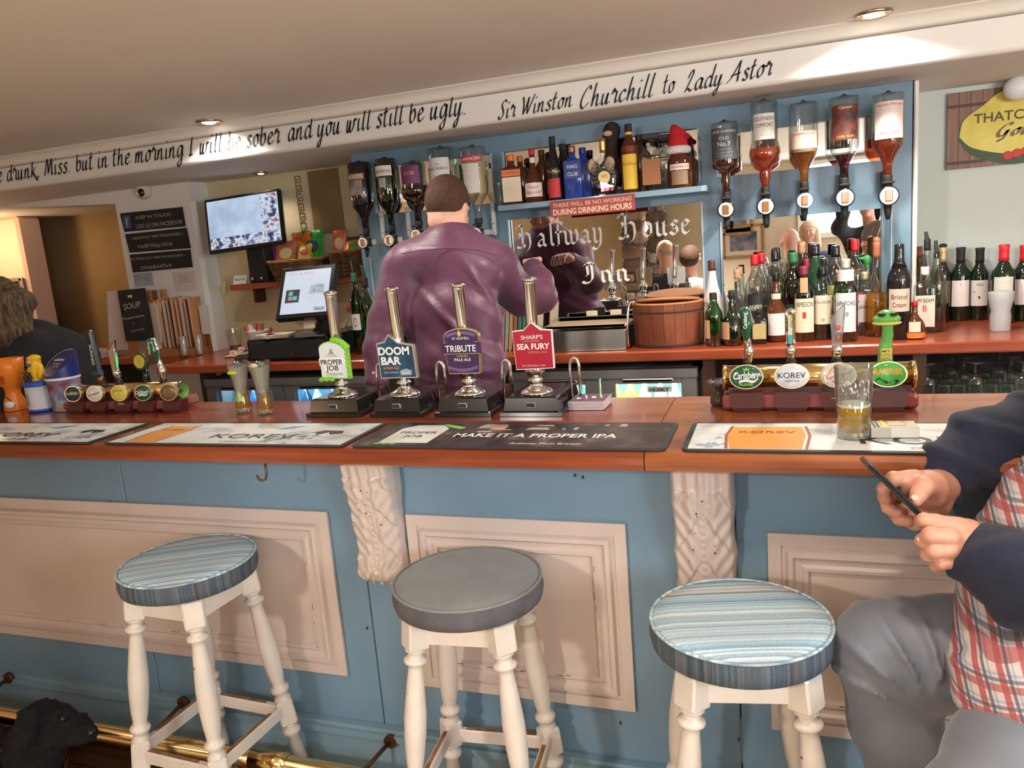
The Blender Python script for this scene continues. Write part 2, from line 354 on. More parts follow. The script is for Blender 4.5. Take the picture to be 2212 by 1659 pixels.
# ---------------- smooth solids: smooth-union fields turned into one closed surface ----------------
def sdf_mesh(fn, lo, hi, res):
    n = [int(math.ceil((hi[i]-lo[i])/res))+1 for i in range(3)]
    ax = [np.float32(lo[i])+np.arange(n[i], dtype=np.float32)*np.float32(res) for i in range(3)]
    V = fn(ax[0][:, None, None], ax[1][None, :, None], ax[2][None, None, :])
    V = np.broadcast_to(V, n).astype(np.float32)
    ins = V < 0
    c = [ins[a:n[0]-1+a, b:n[1]-1+b, d:n[2]-1+d] for a in (0, 1) for b in (0, 1) for d in (0, 1)]
    al = c[0].copy(); an = c[0].copy()
    for k in c[1:]: al &= k; an |= k
    act = an & ~al; idx = np.full(act.shape, -1, np.int64); I = np.argwhere(act); idx[act] = np.arange(len(I))
    acc = np.zeros((len(I), 3)); cnt = np.zeros(len(I))
    corners = [(a, b, d) for a in (0, 1) for b in (0, 1) for d in (0, 1)]
    for i, A in enumerate(corners):
        for B in corners[i+1:]:
            if sum(abs(A[k]-B[k]) for k in range(3)) != 1: continue
            va = V[I[:, 0]+A[0], I[:, 1]+A[1], I[:, 2]+A[2]]; vb = V[I[:, 0]+B[0], I[:, 1]+B[1], I[:, 2]+B[2]]
            mk = (va < 0) != (vb < 0); t = np.where(mk, va/(va-vb+1e-12), 0)[:, None]
            acc += np.where(mk[:, None], np.array(A)+t*(np.array(B)-np.array(A)), 0); cnt += mk
    P = (I+acc/np.maximum(cnt, 1)[:, None])*res+np.array(lo)
    quads = []
    for a in range(3):
        b, d = (a+1) % 3, (a+2) % 3
        s0 = [slice(None)]*3; s1 = [slice(None)]*3; s0[a] = slice(0, -1); s1[a] = slice(1, None)
        for k in (b, d): s0[k] = slice(1, -1); s1[k] = slice(1, -1)
        v0 = ins[tuple(s0)]; v1 = ins[tuple(s1)]; E = np.argwhere(v0 != v1)
        if not len(E): continue
        E[:, b] += 1; E[:, d] += 1
        fl = ins[E[:, 0], E[:, 1], E[:, 2]]
        def cell(db, dd):
            q = E.copy(); q[:, b] -= db; q[:, d] -= dd; return idx[q[:, 0], q[:, 1], q[:, 2]]
        Q = np.stack([cell(1, 1), cell(0, 1), cell(0, 0), cell(1, 0)], 1)
        Q[~fl] = Q[~fl][:, ::-1]; quads.append(Q)
    Q = np.concatenate(quads); Q = Q[(Q >= 0).all(1)]
    return P, Q
def sdf_obj(name, fn, lo, hi, res, mt, parent=None, **props):
    P, Q = sdf_mesh(fn, lo, hi, res)
    me = bpy.data.meshes.new(name); me.vertices.add(len(P)); me.vertices.foreach_set('co', P.astype(np.float32).ravel())
    me.loops.add(len(Q)*4); me.polygons.add(len(Q)); me.loops.foreach_set('vertex_index', Q.astype(np.int32).ravel())
    me.polygons.foreach_set('loop_start', np.arange(0, len(Q)*4, 4, dtype=np.int32))
    me.polygons.foreach_set('use_smooth', np.ones(len(Q), bool)); me.update(calc_edges=True); me.validate()
    me.materials.append(mt); return link(name, me, parent, **props)
def cap_(a, b, ra, rb):
    a = [float(k) for k in a]; b = [float(k) for k in b]; ab = [b[i]-a[i] for i in range(3)]; L = sum(k*k for k in ab) or 1e-9
    def f(X, Y, Z):
        t = np.clip(((X-a[0])*ab[0]+(Y-a[1])*ab[1]+(Z-a[2])*ab[2])/L, 0, 1)
        return np.sqrt((X-a[0]-t*ab[0])**2+(Y-a[1]-t*ab[1])**2+(Z-a[2]-t*ab[2])**2)-(ra+(rb-ra)*t)
    return f
def ell(c, r, R=None):
    R = R or Matrix.Identity(3); R = R.transposed()
    def f(X, Y, Z):
        x, y, z = X-float(c[0]), Y-float(c[1]), Z-float(c[2])
        q = [R[i][0]*x+R[i][1]*y+R[i][2]*z for i in range(3)]
        k0 = np.sqrt((q[0]/r[0])**2+(q[1]/r[1])**2+(q[2]/r[2])**2); k1 = np.sqrt((q[0]/r[0]**2)**2+(q[1]/r[1]**2)**2+(q[2]/r[2]**2)**2)+1e-6
        return k0*(k0-1)/k1
    return f
def plane_(p, nrm):
    nrm = Vector(nrm).normalized()
    return lambda X, Y, Z: (X-float(p[0]))*nrm.x+(Y-float(p[1]))*nrm.y+(Z-float(p[2]))*nrm.z
def smin(a, b, k):
    h = np.clip(.5+.5*(b-a)/k, 0, 1); return b*(1-h)+a*h-k*h*(1-h)
def union(fs, k=.03, wr=None):
    def f(X, Y, Z):
        d = fs[0](X, Y, Z)
        for g in fs[1:]: d = smin(d, g(X, Y, Z), k)
        if wr is not None: d = d+wr(X, Y, Z)
        return d
    return f
# ---------------- shared materials ----------------
WHITE = mat('painted_plaster', (.80, .77, .73), .65, noise=.05, nscale=3, bump=.12, bscale=18)
CEILM = mat('ceiling_paint', (.80, .745, .67), .75, noise=.06, nscale=2.5, bump=.08, bscale=12)
COOLW = mat('white_wall_paint', (.62, .68, .645), .6, noise=.03, nscale=3, bump=.1, bscale=20)
YELLOW = mat('ochre_wall_paint', (.72, .61, .38), .7, noise=.12, nscale=3, bump=.2, bscale=14)
TAN = mat('alcove_tan_paint', (.40, .27, .13), .8, noise=.25, nscale=2.2, bump=.2, bscale=10)
PEACH = mat('peach_wall_paint', (.80, .56, .42), .7)
BLUE = mat('duck_egg_blue_paint', (.165, .27, .365), .38, noise=.10, nscale=4, bump=.05, bscale=40, coat=.15)
BLUED = mat('shelf_blue_paint', (.24, .36, .46), .4, noise=.08, nscale=5, coat=.15)
CREAMP = mat('cream_gloss_paint', (.60, .49, .435), .33, noise=.07, nscale=6, coat=.25, bump=.05, bscale=50)
STOOLW = mat('worn_cream_paint', (.68, .60, .53), .35, noise=.10, nscale=14, coat=.2, bump=.06, bscale=60)
CHIP = mat('chipped_paint_brown', (.10, .045, .02), .7)
def _wood(t, co):
    a = noise(t, co, 3, (.6, 9, 9), 8); b = noise(t, co, 1.3, (1, 1, 1), 3)
    c = ramp(t, a, [(.3, (.13, .022, .008)), (.55, (.27, .052, .016)), (.75, (.36, .085, .026))])
    return mixc(t, c, (.5, .17, .05), ramp(t, b, [(.5, (0, 0, 0)), (.75, (.25, .25, .25))]))
MAHOG = ramp_mat('varnished_mahogany', _wood, .22, **{'Coat Weight': .5, 'Coat Roughness': .08})
def _wood2(t, co):
    a = noise(t, co, 3, (.6, 8, 8), 8)
    return ramp(t, a, [(.3, (.15, .035, .010)), (.55, (.29, .080, .022)), (.75, (.40, .13, .038))])
OAKRED = ramp_mat('varnished_oak_board', _wood2, .25, **{'Coat Weight': .5, 'Coat Roughness': .1})
REDWOOD = ramp_mat('red_shelf_wood', lambda t, co: ramp(t, noise(t, co, 3, (.6, 8, 8), 8), [(.3, (.24, .040, .015)), (.7, (.42, .085, .03))]), .3, **{'Coat Weight': .35, 'Coat Roughness': .15})
DARKW = mat('dark_wood', (.09, .035, .018), .5, noise=.3, nscale=8)
CHROME = mat('chrome', (.86, .85, .83), .08, 1.)
STEEL = mat('brushed_steel', (.55, .53, .50), .28, 1., noise=.12, nscale=12, stretch=(20, 20, 1))
BRASS = mat('polished_brass', (.83, .60, .27), .16, 1.)
BLACKG = mat('gloss_black', (.012, .012, .012), .18, coat=.4)
BLACKM = mat('matt_black', (.02, .02, .02), .6)
WHITEP = mat('white_print', (.85, .85, .83), .5)
BLACKP = mat('black_print', (.015, .015, .018), .5)
CREAML = mat('cream_paper', (.80, .68, .50), .6)
PINKL = mat('pale_label_paper', (.80, .70, .66), .55)
REDP = mat('red_print', (.55, .03, .03), .5)
GOLDP = mat('gold_print', (.70, .45, .14), .35, .4)
GREENP = mat('green_print', (.03, .22, .10), .45)
MIRROR = mat('silvered_mirror', (.90, .90, .89), .012, 1.)
CLEAR = glass('clear_glass', (.93, .95, .94), (.52, .58, .57))
# ---------------- room shell ----------------
def slab(name, x0, x1, y0, y1, z0, z1, m_, **p): return struct(name, MB().box(((x0+x1)/2, (y0+y1)/2, (z0+z1)/2), (x1-x0, y1-y0, z1-z0)), m_, **p)
FLOORM = ramp_mat('floor_boards', lambda t, co: ramp(t, noise(t, co, 2, (1, 8, 1), 5), [(.3, (.05, .022, .012)), (.7, (.13, .055, .025))]), .4)
fl = struct('floor', MB().box((-2.2, 1.2, -.06), (8.4, 7.2, .1)), mat('floor_underlay', (.03, .015, .01), .8))
fb = MB().box((0, 0, 0), (8.4, .146, .012), bev=.002).mesh('floor_board', FLOORM)
for i in range(25): link('floor_board', fb, fl, (-2.2, -1.9+i*.15, -.006))
slab('bounce_carpet', -6.3, 2.3, -2.3, 1.3, -.004, .012, mat('sand_bounce_carpet', (.64, .53, .38), .95, noise=.15, nscale=40))  # pale floor covering added to bounce light to the ceiling
slab('aisle_bounce_floor', -4.5, 2.3, 2.08, 3.6, -.004, .010, mat('pale_bounce_vinyl', (.60, .56, .50), .6))  # pale floor added to bounce light onto the soffit
slab('ceiling', -6.4, 2.4, -2.4, BEAM_Y, CEIL, CEIL+.12, CEILM)
# beam that carries the painted quotation
bm = MB(); prof = [(BEAM_Y, CEIL+.02), (BEAM_Y, SOFF+.02)]+[(BEAM_Y+.02-.02*cos(a), SOFF+.02-.02*sin(a)) for a in (.4, .8, 1.2)]+[(BEAM_Y+.02, SOFF), (5.3, SOFF), (5.3, CEIL+.12), (BEAM_Y, CEIL+.12)]
n = len(prof); bm.add([(-6.4, p[0], p[1]) for p in prof]+[(2.4, p[0], p[1]) for p in prof], [tuple(range(n)), tuple(range(2*n-1, n-1, -1))]+[((i+1) % n, i, i+n, (i+1) % n+n) for i in range(n)])
beam = struct('beam', bm, WHITE)
cv = MB(); pr = [(BEAM_Y-.05+.0, CEIL-.0), (BEAM_Y-.032, CEIL-.004), (BEAM_Y-.015, CEIL-.014), (BEAM_Y-.004, CEIL-.032), (BEAM_Y, CEIL-.05), (BEAM_Y, CEIL)]
cv.add([(-6.4, a, b) for a, b in pr]+[(2.4, a, b) for a, b in pr], [(i, i+6, (i+1) % 6+6, (i+1) % 6) for i in range(6)], True)
struct('coving', cv, CEILM)
BY = 3.75
slab('wall_back', -3.14, 2.4, BY, BY+.1, 0, SOFF, COOLW)
yw = onY(748, 340, 3.74).x
struct('wall_back_ochre', MB().box(((-3.14-1.9)/2, BY-.012, SOFF/2), (3.14-1.9, .024, SOFF)), YELLOW)
xl, xr = onY(257, 455, 3.60).x, onY(418, 440, 3.60).x
pm = MB(); pm.box(((xl+xr)/2-.02, 3.68, SOFF/2), (xr-xl+.04, .16, SOFF), bev=.02)
struct('wall_notice_pier', pm, WHITE)
h = MB(); a0, a1 = onY(-40, 452, 3.60), onY(418, 434, 3.60)
h.prism([(a0.x-1.5, SOFF), (a0.x-1.5, a0.z+.02), (a0.x, a0.z), (a1.x, a1.z), (a1.x, SOFF)], .22, None, 3.588)
struct('wall_over_alcove', h, WHITE)
slab('wall_alcove', -6.4, -3.1, 4.65, 4.75, 0, SOFF, TAN)
slab('wall_alcove_side', xr-.16, xr, 3.76, 4.65, 0, SOFF, TAN)
lx = onY(30, 450, 4.2)
struct('wall_lamp_side', MB().box(((lx.x-6.4)/2, 4.3, SOFF/2), (lx.x+6.4, .2, SOFF), bev=.02), PEACH)
slab('wall_left', -6.5, -6.4, -2.4, 5.3, 0, 2.3, PEACH)
slab('wall_right', 2.4, 2.5, -2.4, 5.3, 0, 2.3, COOLW)
slab('wall_rear', -6.4, 2.4, -2.5, -2.4, 0, 2.3, mat('rear_wall_paint', (.60, .50, .34), .8, noise=.1))
# windows of the pub's seating side (seen only in the mirrors)
def window(name, c, w, h_, yaw):
    fr = MB()
    for s in (-1, 1): fr.box((s*(w/2+.03), 0, 0), (.06, .05, h_+.12)); fr.box((0, 0, s*(h_/2+.03)), (w, .05, .06))
    fr.box((0, -.005, 0), (.03, .03, h_)); fr.box((0, -.005, 0), (w, .03, .03))
    o = fr.build(name, WHITEP, None, c, (0, 0, yaw), kind='structure')
    MB().box((0, .02, 0), (w, .006, h_)).build('pane', mat('daylit_pane', (.8, .9, 1), .2, emit=(.75, .87, 1), es=1.5), o)
window('window_1', (2.37, -.2, 1.6), .95, .85, -pi/2)
window('window_2', (.9, -2.33, 1.75), 1.3, .7, pi)
# ---------------- painted quotation on the beam ----------------
INK = mat('black_signwriting_paint', (.012, .014, .02), .48)
q = MB(); yb = BEAM_Y-.0025
def seg(s, u0, v0, u1, v1, hpx):
    a, b = onY(u0, v0, yb), onY(u1, v1, yb); k = (b.z-a.z)/(b.x-a.x)
    script_line(q, s, a.x, b.x, a.z, hpx*depth(a)/F, yb, fnz=lambda x: (x-a.x)*k)
seg("may be drunk, Miss. but in the morning I will be sober", -68, 403, 606, 308, 20)
seg("and you will still be ugly.", 622, 305, 1012, 246, 25)
seg("Sir Winston", 1076, 258, 1238, 229, 20)
seg("Churchill", 1252, 234, 1412, 208, 23)
seg("to", 1432, 202, 1458, 199, 22)
seg("Lady Astor", 1478, 199, 1668, 161, 22)
q.build('lettering', INK, beam)
# ---------------- downlights ----------------
def downlight(x, y, z, lab, r=.048, on=8):
    t = thing('downlight', lab, 'ceiling light', (x, y, z), 0, 'recessed downlights')
    MB().lathe([(r, 0), (r*1.02, -.006), (r*.9, -.010), (r*.62, -.004), (r*.6, .0)], 32, cap=False).build('ring', mat('bronze_ring', (.42, .32, .20), .25, 1.), t)
    MB().lathe([(r*.02, -.013), (r*.3, -.012), (r*.5, -.007), (r*.6, -.001)], 24, cap=False).build('bulb', mat('lit_bulb_%d' % on, (1, .95, .85), .3, emit=(1, .93, .80), es=on), t)
    return t
downlight(.30, 2.93, CEIL, 'bright bronze-rimmed downlight in ceiling above the orange and amber optic bottles', .056, 14)
downlight(-2.38, 2.955, CEIL, 'bronze-rimmed downlight above the painted words "be sober"', .056, 12)
downlight(-2.60, 3.58, SOFF, 'small dim downlight in the soffit behind the beam above the television', .036, 5)
for x, y in ((-1.1, .55), (-3.4, .3), (-.8, -1.2)): downlight(x, y, CEIL, 'added warm downlight in the low ceiling over the drinkers, out in the room', .045, 6)['label'] = 'added warm downlight over the room %s' % ('by the striped stools', 'by the far end of the bar', 'behind the photographer')[[-1.1, -3.4, -.8].index(x)]  # fittings for the added room spots
# ---------------- bar counter ----------------
BF, BT, PY = 1.55, 1.10, 1.715      # bar front edge, top height, front panelling
XB0, XB1 = -5.0, 1.9; XJ = onZ(1400, 960, BT).x
bar = thing('bar_counter', 'long pub bar with mahogany top, blue boarded front and cream moulded panels', 'bar counter', (0, 0, 0))
def nosing(x0, x1, m_):
    b = MB(); P = [(2.10, BT), (BF+.03, BT), (BF+.012, BT-.003), (BF+.002, BT-.014), (BF, BT-.028), (BF+.006, BT-.042), (BF+.022, BT-.05), (BF+.045, BT-.052), (2.10, BT-.052)]
    n = len(P); b.add([(x0, p[0], p[1]) for p in P]+[(x1, p[0], p[1]) for p in P], [tuple(range(n)), tuple(range(2*n-1, n-1, -1))]+[((i+1) % n, i, i+n, (i+1) % n+n) for i in range(n)])
    return b.build('top_board', m_, bar)
nosing(XB0, XJ-.001, MAHOG); nosing(XJ+.001, XB1, OAKRED)['label'] = 'lighter orange-brown top board'
joints = [XB0, onY(345, 1500, PY).x, onY(812, 1420, PY).x, onY(1600, 1550, PY).x, XB1]
for a, b in zip(joints[:-1], joints[1:]): MB().box(((a+b)/2, PY+.03, .55), (b-a-.003, .055, 1.0), bev=.002).build('front_board', BLUE, bar)
MB().box(((XB0+XB1)/2, 2.04, .62), (XB1-XB0, .03, .86)).build('back_board', mat('bar_back_steel_grey', (.16, .15, .15), .5), bar)
sk = MB(); sk.box(((XB0+XB1)/2, PY-.012, .11), (XB1-XB0, .024, .22)); sk.box(((XB0+XB1)/2, PY-.016, .222), (XB1-XB0, .036, .018)); sk.box(((XB0+XB1)/2, PY-.010, .236), (XB1-XB0, .022, .012))
sk.build('skirting', mat('grey_blue_skirting_paint', (.22, .33, .40), .45, noise=.15, nscale=4), bar)
# cream panels with stepped mouldings
def panel(x0, x1, z0, z1):
    b = MB(); pr = [(0, 0), (.0, .009), (.028, .009), (.030, .004), (.036, .004), (.042, .016), (.052, .017), (.058, .010), (.070, .008), (.076, .014), (.084, .013), (.09, .004), (.2, .004)]
    cx, cz = (x0+x1)/2, (z0+z1)/2; vs = []
    for d, o in pr:
        for sx, sz in ((-1, -1), (1, -1), (1, 1), (-1, 1)):
            vs.append((cx+sx*((x1-x0)/2-d), PY-o, cz+sz*((z1-z0)/2-d)))
    fs = [(k*4+i, k*4+(i+1) % 4, k*4+4+(i+1) % 4, k*4+4+i) for k in range(len(pr)-1) for i in range(4)]+[tuple(len(vs)-4+i for i in range(4))]
    b.add(vs, fs); b.build('moulded_panel', CREAMP, bar)
    c = MB()
    for k in range(9):
        x = random.uniform(x0+.1, x1-.05); w = random.uniform(.01, .07)
        if k < 6: c.box((x, PY-.0122, z0+.081+random.uniform(-.002, .002)), (w*.5, .004, random.uniform(.0008, .0018)))
        else: c.box((x1-.082+random.uniform(-.002, .002), PY-.0122, random.uniform(z0+.1, z1-.1)), (.001, .004, w*.4))
    c.build('paint_chip', CHIP, bar)
panel(-1.175-1.60, -1.177, .385, .874)
panel(-.937, -.357, .385, .877)
panel(-.037, .80, .385, .871)
# carved brackets under the overhang
def corbel(x0, x1, ztop, zbot):
    w = (x1-x0)/2; cx = (x0+x1)/2; b = MB(); H = ztop-zbot
    def fn(i, t):
        s = (i-.5)*2; a = abs(s)
        edge = 1-.07*abs(sin(t*pi*3.6))*(t > .25)+.06*t
        if t > .93: edge *= 1-(t-.93)*1.2
        d = .058*(1-t)**1.4+.020+.022*math.exp(-((t-.9)/.08)**2)
        d += .007*math.cos(a*pi*.9)
        ph = (t*3.6-a*1.05); fr = ph-math.floor(ph)
        if t > .15: d += .011*(fr**.5)*min(1, a*3)*(1-.4*a)+.0022*sin((a*2.2+t*9)*2*pi)*min(1, a*2.5)
        d += .004*cos(a*pi*5)*(1 if t < .25 else .6*(1-a))
        if a < .09 and t > .3: d += .0022*(1+sin(t*H/.009*2*pi*.5+a*20))*(1-a/.09)-.004*(1-a/.09)
        if a > .9: d -= .02*(a-.9)/.1
        z = ztop-t*H
        if t > .97: z += .012*abs(sin(s*pi*2.5)); 
        return (cx+s*w*edge, PY-max(d, .006), z)
    nu, nv = 44, 120; b.grid(fn, nu, nv)
    for si in (0, 1):
        r0 = [fn(si, j/60) for j in range(61)]; vs = r0+[(p[0], PY, p[2]) for p in r0]
        b.add(vs, [((j, j+1, j+62, j+61) if si else (j+61, j+62, j+1, j)) for j in range(60)], True)
    r0 = [fn(i/nu, 1) for i in range(nu+1)]; b.add(r0+[(p[0], PY, p[2]) for p in r0], [(i, i+1, i+nu+2, i+nu+1) for i in range(nu)], True)
    o = b.build('carved_bracket', CREAMP, bar)
    c = MB()
    for k in range(9):
        p = fn(.5+random.uniform(-.25, .25), random.uniform(.2, .6)); c.box((p[0], p[1]-.0005, p[2]), (random.uniform(.001, .004), .002, random.uniform(.001, .004)))
    c.build('paint_chip', BLACKM, o)
corbel(onY(752, 1100, PY-.04).x, onY(856, 1100, PY-.04).x, BT-.05, onY(810, 1250, PY).z)
corbel(onY(1448, 1100, PY-.06).x, onY(1586, 1100, PY-.06).x, BT-.05, .64)
hk = onY(568, 1000, 1.585)
MB().tube([(hk.x+.006, 1.585, BT-.050), (hk.x+.006, 1.585, BT-.082), (hk.x+.003, 1.583, BT-.094), (hk.x-.006, 1.580, BT-.098), (hk.x-.015, 1.578, BT-.093), (hk.x-.018, 1.577, BT-.083)], .0032, 8).build('coat_hook', mat('aged_bronze', (.14, .09, .05), .4, .8), bar)
c = MB()
for u, v in ((1242, 1027), (1259, 1031), (237, 1084), (1596, 1598), (1340, 1562), (793, 1357)): p = onY(u, v, PY); c.box((p.x, PY, p.z), (.004, .003, .007))
c.build('paint_chip', BLACKM, bar)
# foot rail
MB().box(((XB0+XB1)/2, PY-.034, .035), (XB1-XB0, .016, .05), bev=.004).build('kick_strip', BRASS, bar)
rail = thing('foot_rail', 'polished brass foot rail along the base of the bar', 'foot rail', (0, 1.56, .19))
MB().cyl((-5, 0, 0), (onY(715, 1659, 1.56).x+.12, 0, 0), .025, 20).build('rail', BRASS, rail)
MB().cyl((-1.42, 0, 0), (-1.30, 0, 0), .029, 20).build('sleeve', BRASS, rail)
for u, v in ((848, 1595), (402, 1512), (26, 1460)):
    p = onY(u, v, PY-.02); b = MB(); b.cyl((p.x, PY-.026-1.56, p.z-.19), (p.x, PY-.038-1.56, p.z-.19), .019, 14); b.cyl((p.x, PY-.03-1.56, p.z-.19), (p.x-.035, -.0, 0), .006, 8)
    b.build('bracket', mat('rusty_bronze', (.10, .05, .025), .5, .6), rail)
# ---------------- bar runners ----------------
RUB = mat('black_rubber', (.02, .02, .025), .6)
def _snow(t, co): return mixc(t, (.78, .80, .80), (.50, .54, .57), ramp(t, noise(t, co, 9, (1, 1.8, 1), 6), [(.5, (0, 0, 0)), (.62, (1, 1, 1))]))
SNOW = ramp_mat('snowy_print', _snow, .35)
DARKPR = ramp_mat('dark_photo_print', lambda t, co: ramp(t, noise(t, co, 14, (1, 1, 1), 3), [(.45, (.02, .015, .02)), (.6, (.09, .05, .045)), (.72, (.22, .18, .16))]), .35)
AMBERP = ramp_mat('amber_print', lambda t, co: ramp(t, noise(t, co, 4), [(.3, (.75, .27, .04)), (.7, (.88, .42, .09))]), .35)
def flat(b, pts, z): b.add([(p[0], p[1], z) for p in pts], [tuple(range(len(pts)))])
def ftext(s, x, y, h, w, m_, par, bold=0., z=.0042):
    b = MB(); put_text(b, s, 0, 0, h, w, bold=bold, fn=lambda q: (x+q[0], y+q[2], z)); return b.build('lettering', m_, par)
def runner(x0, x1, lab, kind):
    w = x1-x0; t = thing('bar_runner', lab, 'bar mat', ((x0+x1)/2, 1.675, BT+.0005), 0, 'bar runners')
    r = .02; o = []
    for sx, sy, a0 in ((1, -1, -pi/2), (1, 1, 0), (-1, 1, pi/2), (-1, -1, pi)):
        for k in range(5): a = a0+pi/2*k/4; o.append((sx*(w/2-r)+r*cos(a), sy*(.118-r)+r*sin(a)))
    b = MB(); n = len(o); b.add([(p[0], p[1], 0) for p in o]+[(p[0], p[1], .003) for p in o], [tuple(range(n-1, -1, -1)), tuple(range(n, 2*n))]+[(i, (i+1) % n, (i+1) % n+n, i+n) for i in range(n)])
    b.build('rubber_base', RUB, t)
    b = MB(); flat(b, [(-w/2+.012, -.107), (w/2-.012, -.107), (w/2-.012, .107), (-w/2+.012, .107)], .0034)
    pr = b.build('printed_face', SNOW if kind != 'ipa' else DARKPR, t)
    if kind == 'ipa':
        b = MB(); flat(b, [(-w/2+.06, -.085), (-w/2+.19, -.085), (-w/2+.19, .05), (-w/2+.16, .085), (-w/2+.09, .085), (-w/2+.06, .05)], .0038); b.build('badge_print', WHITEP, pr)
        b = MB()
        for k in range(5): b.ball((-w/2+.17+.012*k, .085-.006*k, .0036), (.012, .012, .0004), 10, 4)
        for k in range(3): b.ball((-w/2+.06+.02*k, -.09, .0036), (.010, .008, .0004), 10, 4)
        b.build('hop_print', mat('hop_green', (.25, .55, .10), .5), pr)
        ftext('PROPER', -w/2+.125, .0, .022, .10, BLACKP, pr, .01); ftext('JOB', -w/2+.125, -.035, .022, .05, BLACKP, pr, .01)
        ftext('MAKE IT A PROPER IPA', .055, -.028, .034, .40, WHITEP, pr, .03); ftext('Anthony Plum Brewer', .105, -.088, .014, .17, WHITEP, pr, .01)
        b = MB()
        for k in range(16):
            x = random.uniform(-.12, .3); y = random.uniform(.02, .09); a = random.uniform(.004, .03); c = random.uniform(.004, .012)
            flat(b, [(x-a, y-c), (x+a, y-c), (x+a*.8, y+c), (x-a*.7, y+c)], .0036+k*.00001)
        b.build('photo_detail', mat('photo_pale_print', (.42, .36, .32), .5), pr)
        b = MB(); b.ball((-.06, .065, .0037), (.022, .026, .0004), 14, 4); b.build('photo_face', mat('photo_skin_print', (.55, .28, .17), .5), pr)
    else:
        gx = -w/2+(.07 if kind != 'big' else .09); g = .10 if kind != 'big' else .155
        if kind != 'cut':
            b = MB(); flat(b, [(gx+.006, -.104), (gx+g*.93, -.104), (gx+g, .0), (gx+g*.96, .075), (gx, .075), (gx-.006, 0)], .0036); b.build('glass_print', AMBERP, pr)
            b = MB()
            for xa, xb, xc, xd in ((gx-.010, gx-.016, gx-.004, gx+.0), (gx+g+.005, gx+g+.013, gx+g-.005, gx+g-.001)):
                flat(b, [(xc, -.104), (xc+.006, -.104), (xa+.006, 0), (xd+.006, .08), (xd, .08), (xa, 0)], .0037)
            b.build('glass_outline', mat('sienna_print', (.32, .07, .02), .5), pr)
            ftext('KOREV', gx+g/2, .02, .018, g*.75, mat('maroon_print', (.25, .03, .02), .5), pr)
        ftext('KOREV', .06 if kind != 'big' else .115, -.055 if kind != 'big' else -.06, .06 if kind == 'big' else .045, .26 if kind != 'big' else .30, BLACKP, pr, .004)
        ftext('CORNISH LAGER', .07 if kind != 'big' else .125, -.095, .013, .15, mat('slate_print', (.12, .16, .20), .5), pr, .005)
        b = MB()
        if kind != 'big':
            x = w/2-.17; flat(b, [(x, .0), (x+.03, .03), (x+.09, .025), (x+.10, .0), (x+.07, -.015), (x+.055, .01), (x+.03, -.02), (x+.02, .005)], .0037)
            b.build('surfer_print', BLACKP, pr)
            b = MB(); flat(b, [(.04, .06), (.09, .05), (.13, .09), (.11, .07), (.16, .075), (.1, .04)], .0037); b.build('bird_print', mat('teal_print', (.05, .30, .34), .5), pr)
            b = MB()
            for k in range(14):
                x = random.uniform(.05, w/2-.08); y = random.uniform(-.1, -.02)
                flat(b, [(x, y), (x+random.uniform(.01, .05), y-.004), (x+.02, y+random.uniform(.006, .03))], .0035+k*.00001)
            b.build('rock_print', mat('grey_rock_print', (.25, .28, .33), .5), pr)
        else:
            for k in range(10):
                x = -w/2+.02+random.uniform(0, .07); y = random.uniform(-.1, -.02); flat(b, [(x, y), (x+.02, y), (x+.01, y+.02)], .0036+k*.00001)
            b.build('wave_print', mat('sea_print', (.30, .42, .52), .5), pr)
runner(-2.62, -1.815, 'white beer runner at the far end by the charity tins, cut by the frame edge', 'cut')
runner(-1.765, -1.005, 'white KOREV bar runner with orange glass, in front of the two cocktails', 'mid')
runner(-.985, -.232, 'black bar runner reading MAKE IT A PROPER IPA in front of the hand pumps', 'ipa')
runner(-.200, .56, 'white KOREV bar runner under the half-drunk pint and cigarette packet', 'big')
# ---------------- back counter ----------------
CT = 1.08; CF = 3.07
cxe = onZ(395, 778, CT).x
bc = thing('back_counter', 'red-brown wooden back counter carrying the bottles, till and ice bucket', 'counter')
MB().box(((cxe+2.3)/2, (CF+BY)/2, CT-.021), (2.3-cxe, BY-CF, .042), bev=.006).build('worktop', REDWOOD, bc)
MB().box(((cxe-4.6)/2, (3.45+BY+.5)/2, CT-.021), (cxe+4.6, BY+.5-3.45, .042), bev=.006).build('worktop', REDWOOD, bc)
for u in (446, 1100, 1532, 1985): x = xAt(u, CF+.06, .98); MB().box((x, CF+.08, .52), (.045, .07, 1.04)).build('post', DARKW, bc)
MB().box((-.9, 3.70, .5), (6.6, .03, 1.0)).build('back_lining', mat('dark_lining', (.03, .02, .018), .8), bc)
MB().box((1.35, 3.35, .80), (1.7, .5, .02)).build('lower_shelf', mat('grey_shelf_laminate', (.45, .52, .58), .5), bc)
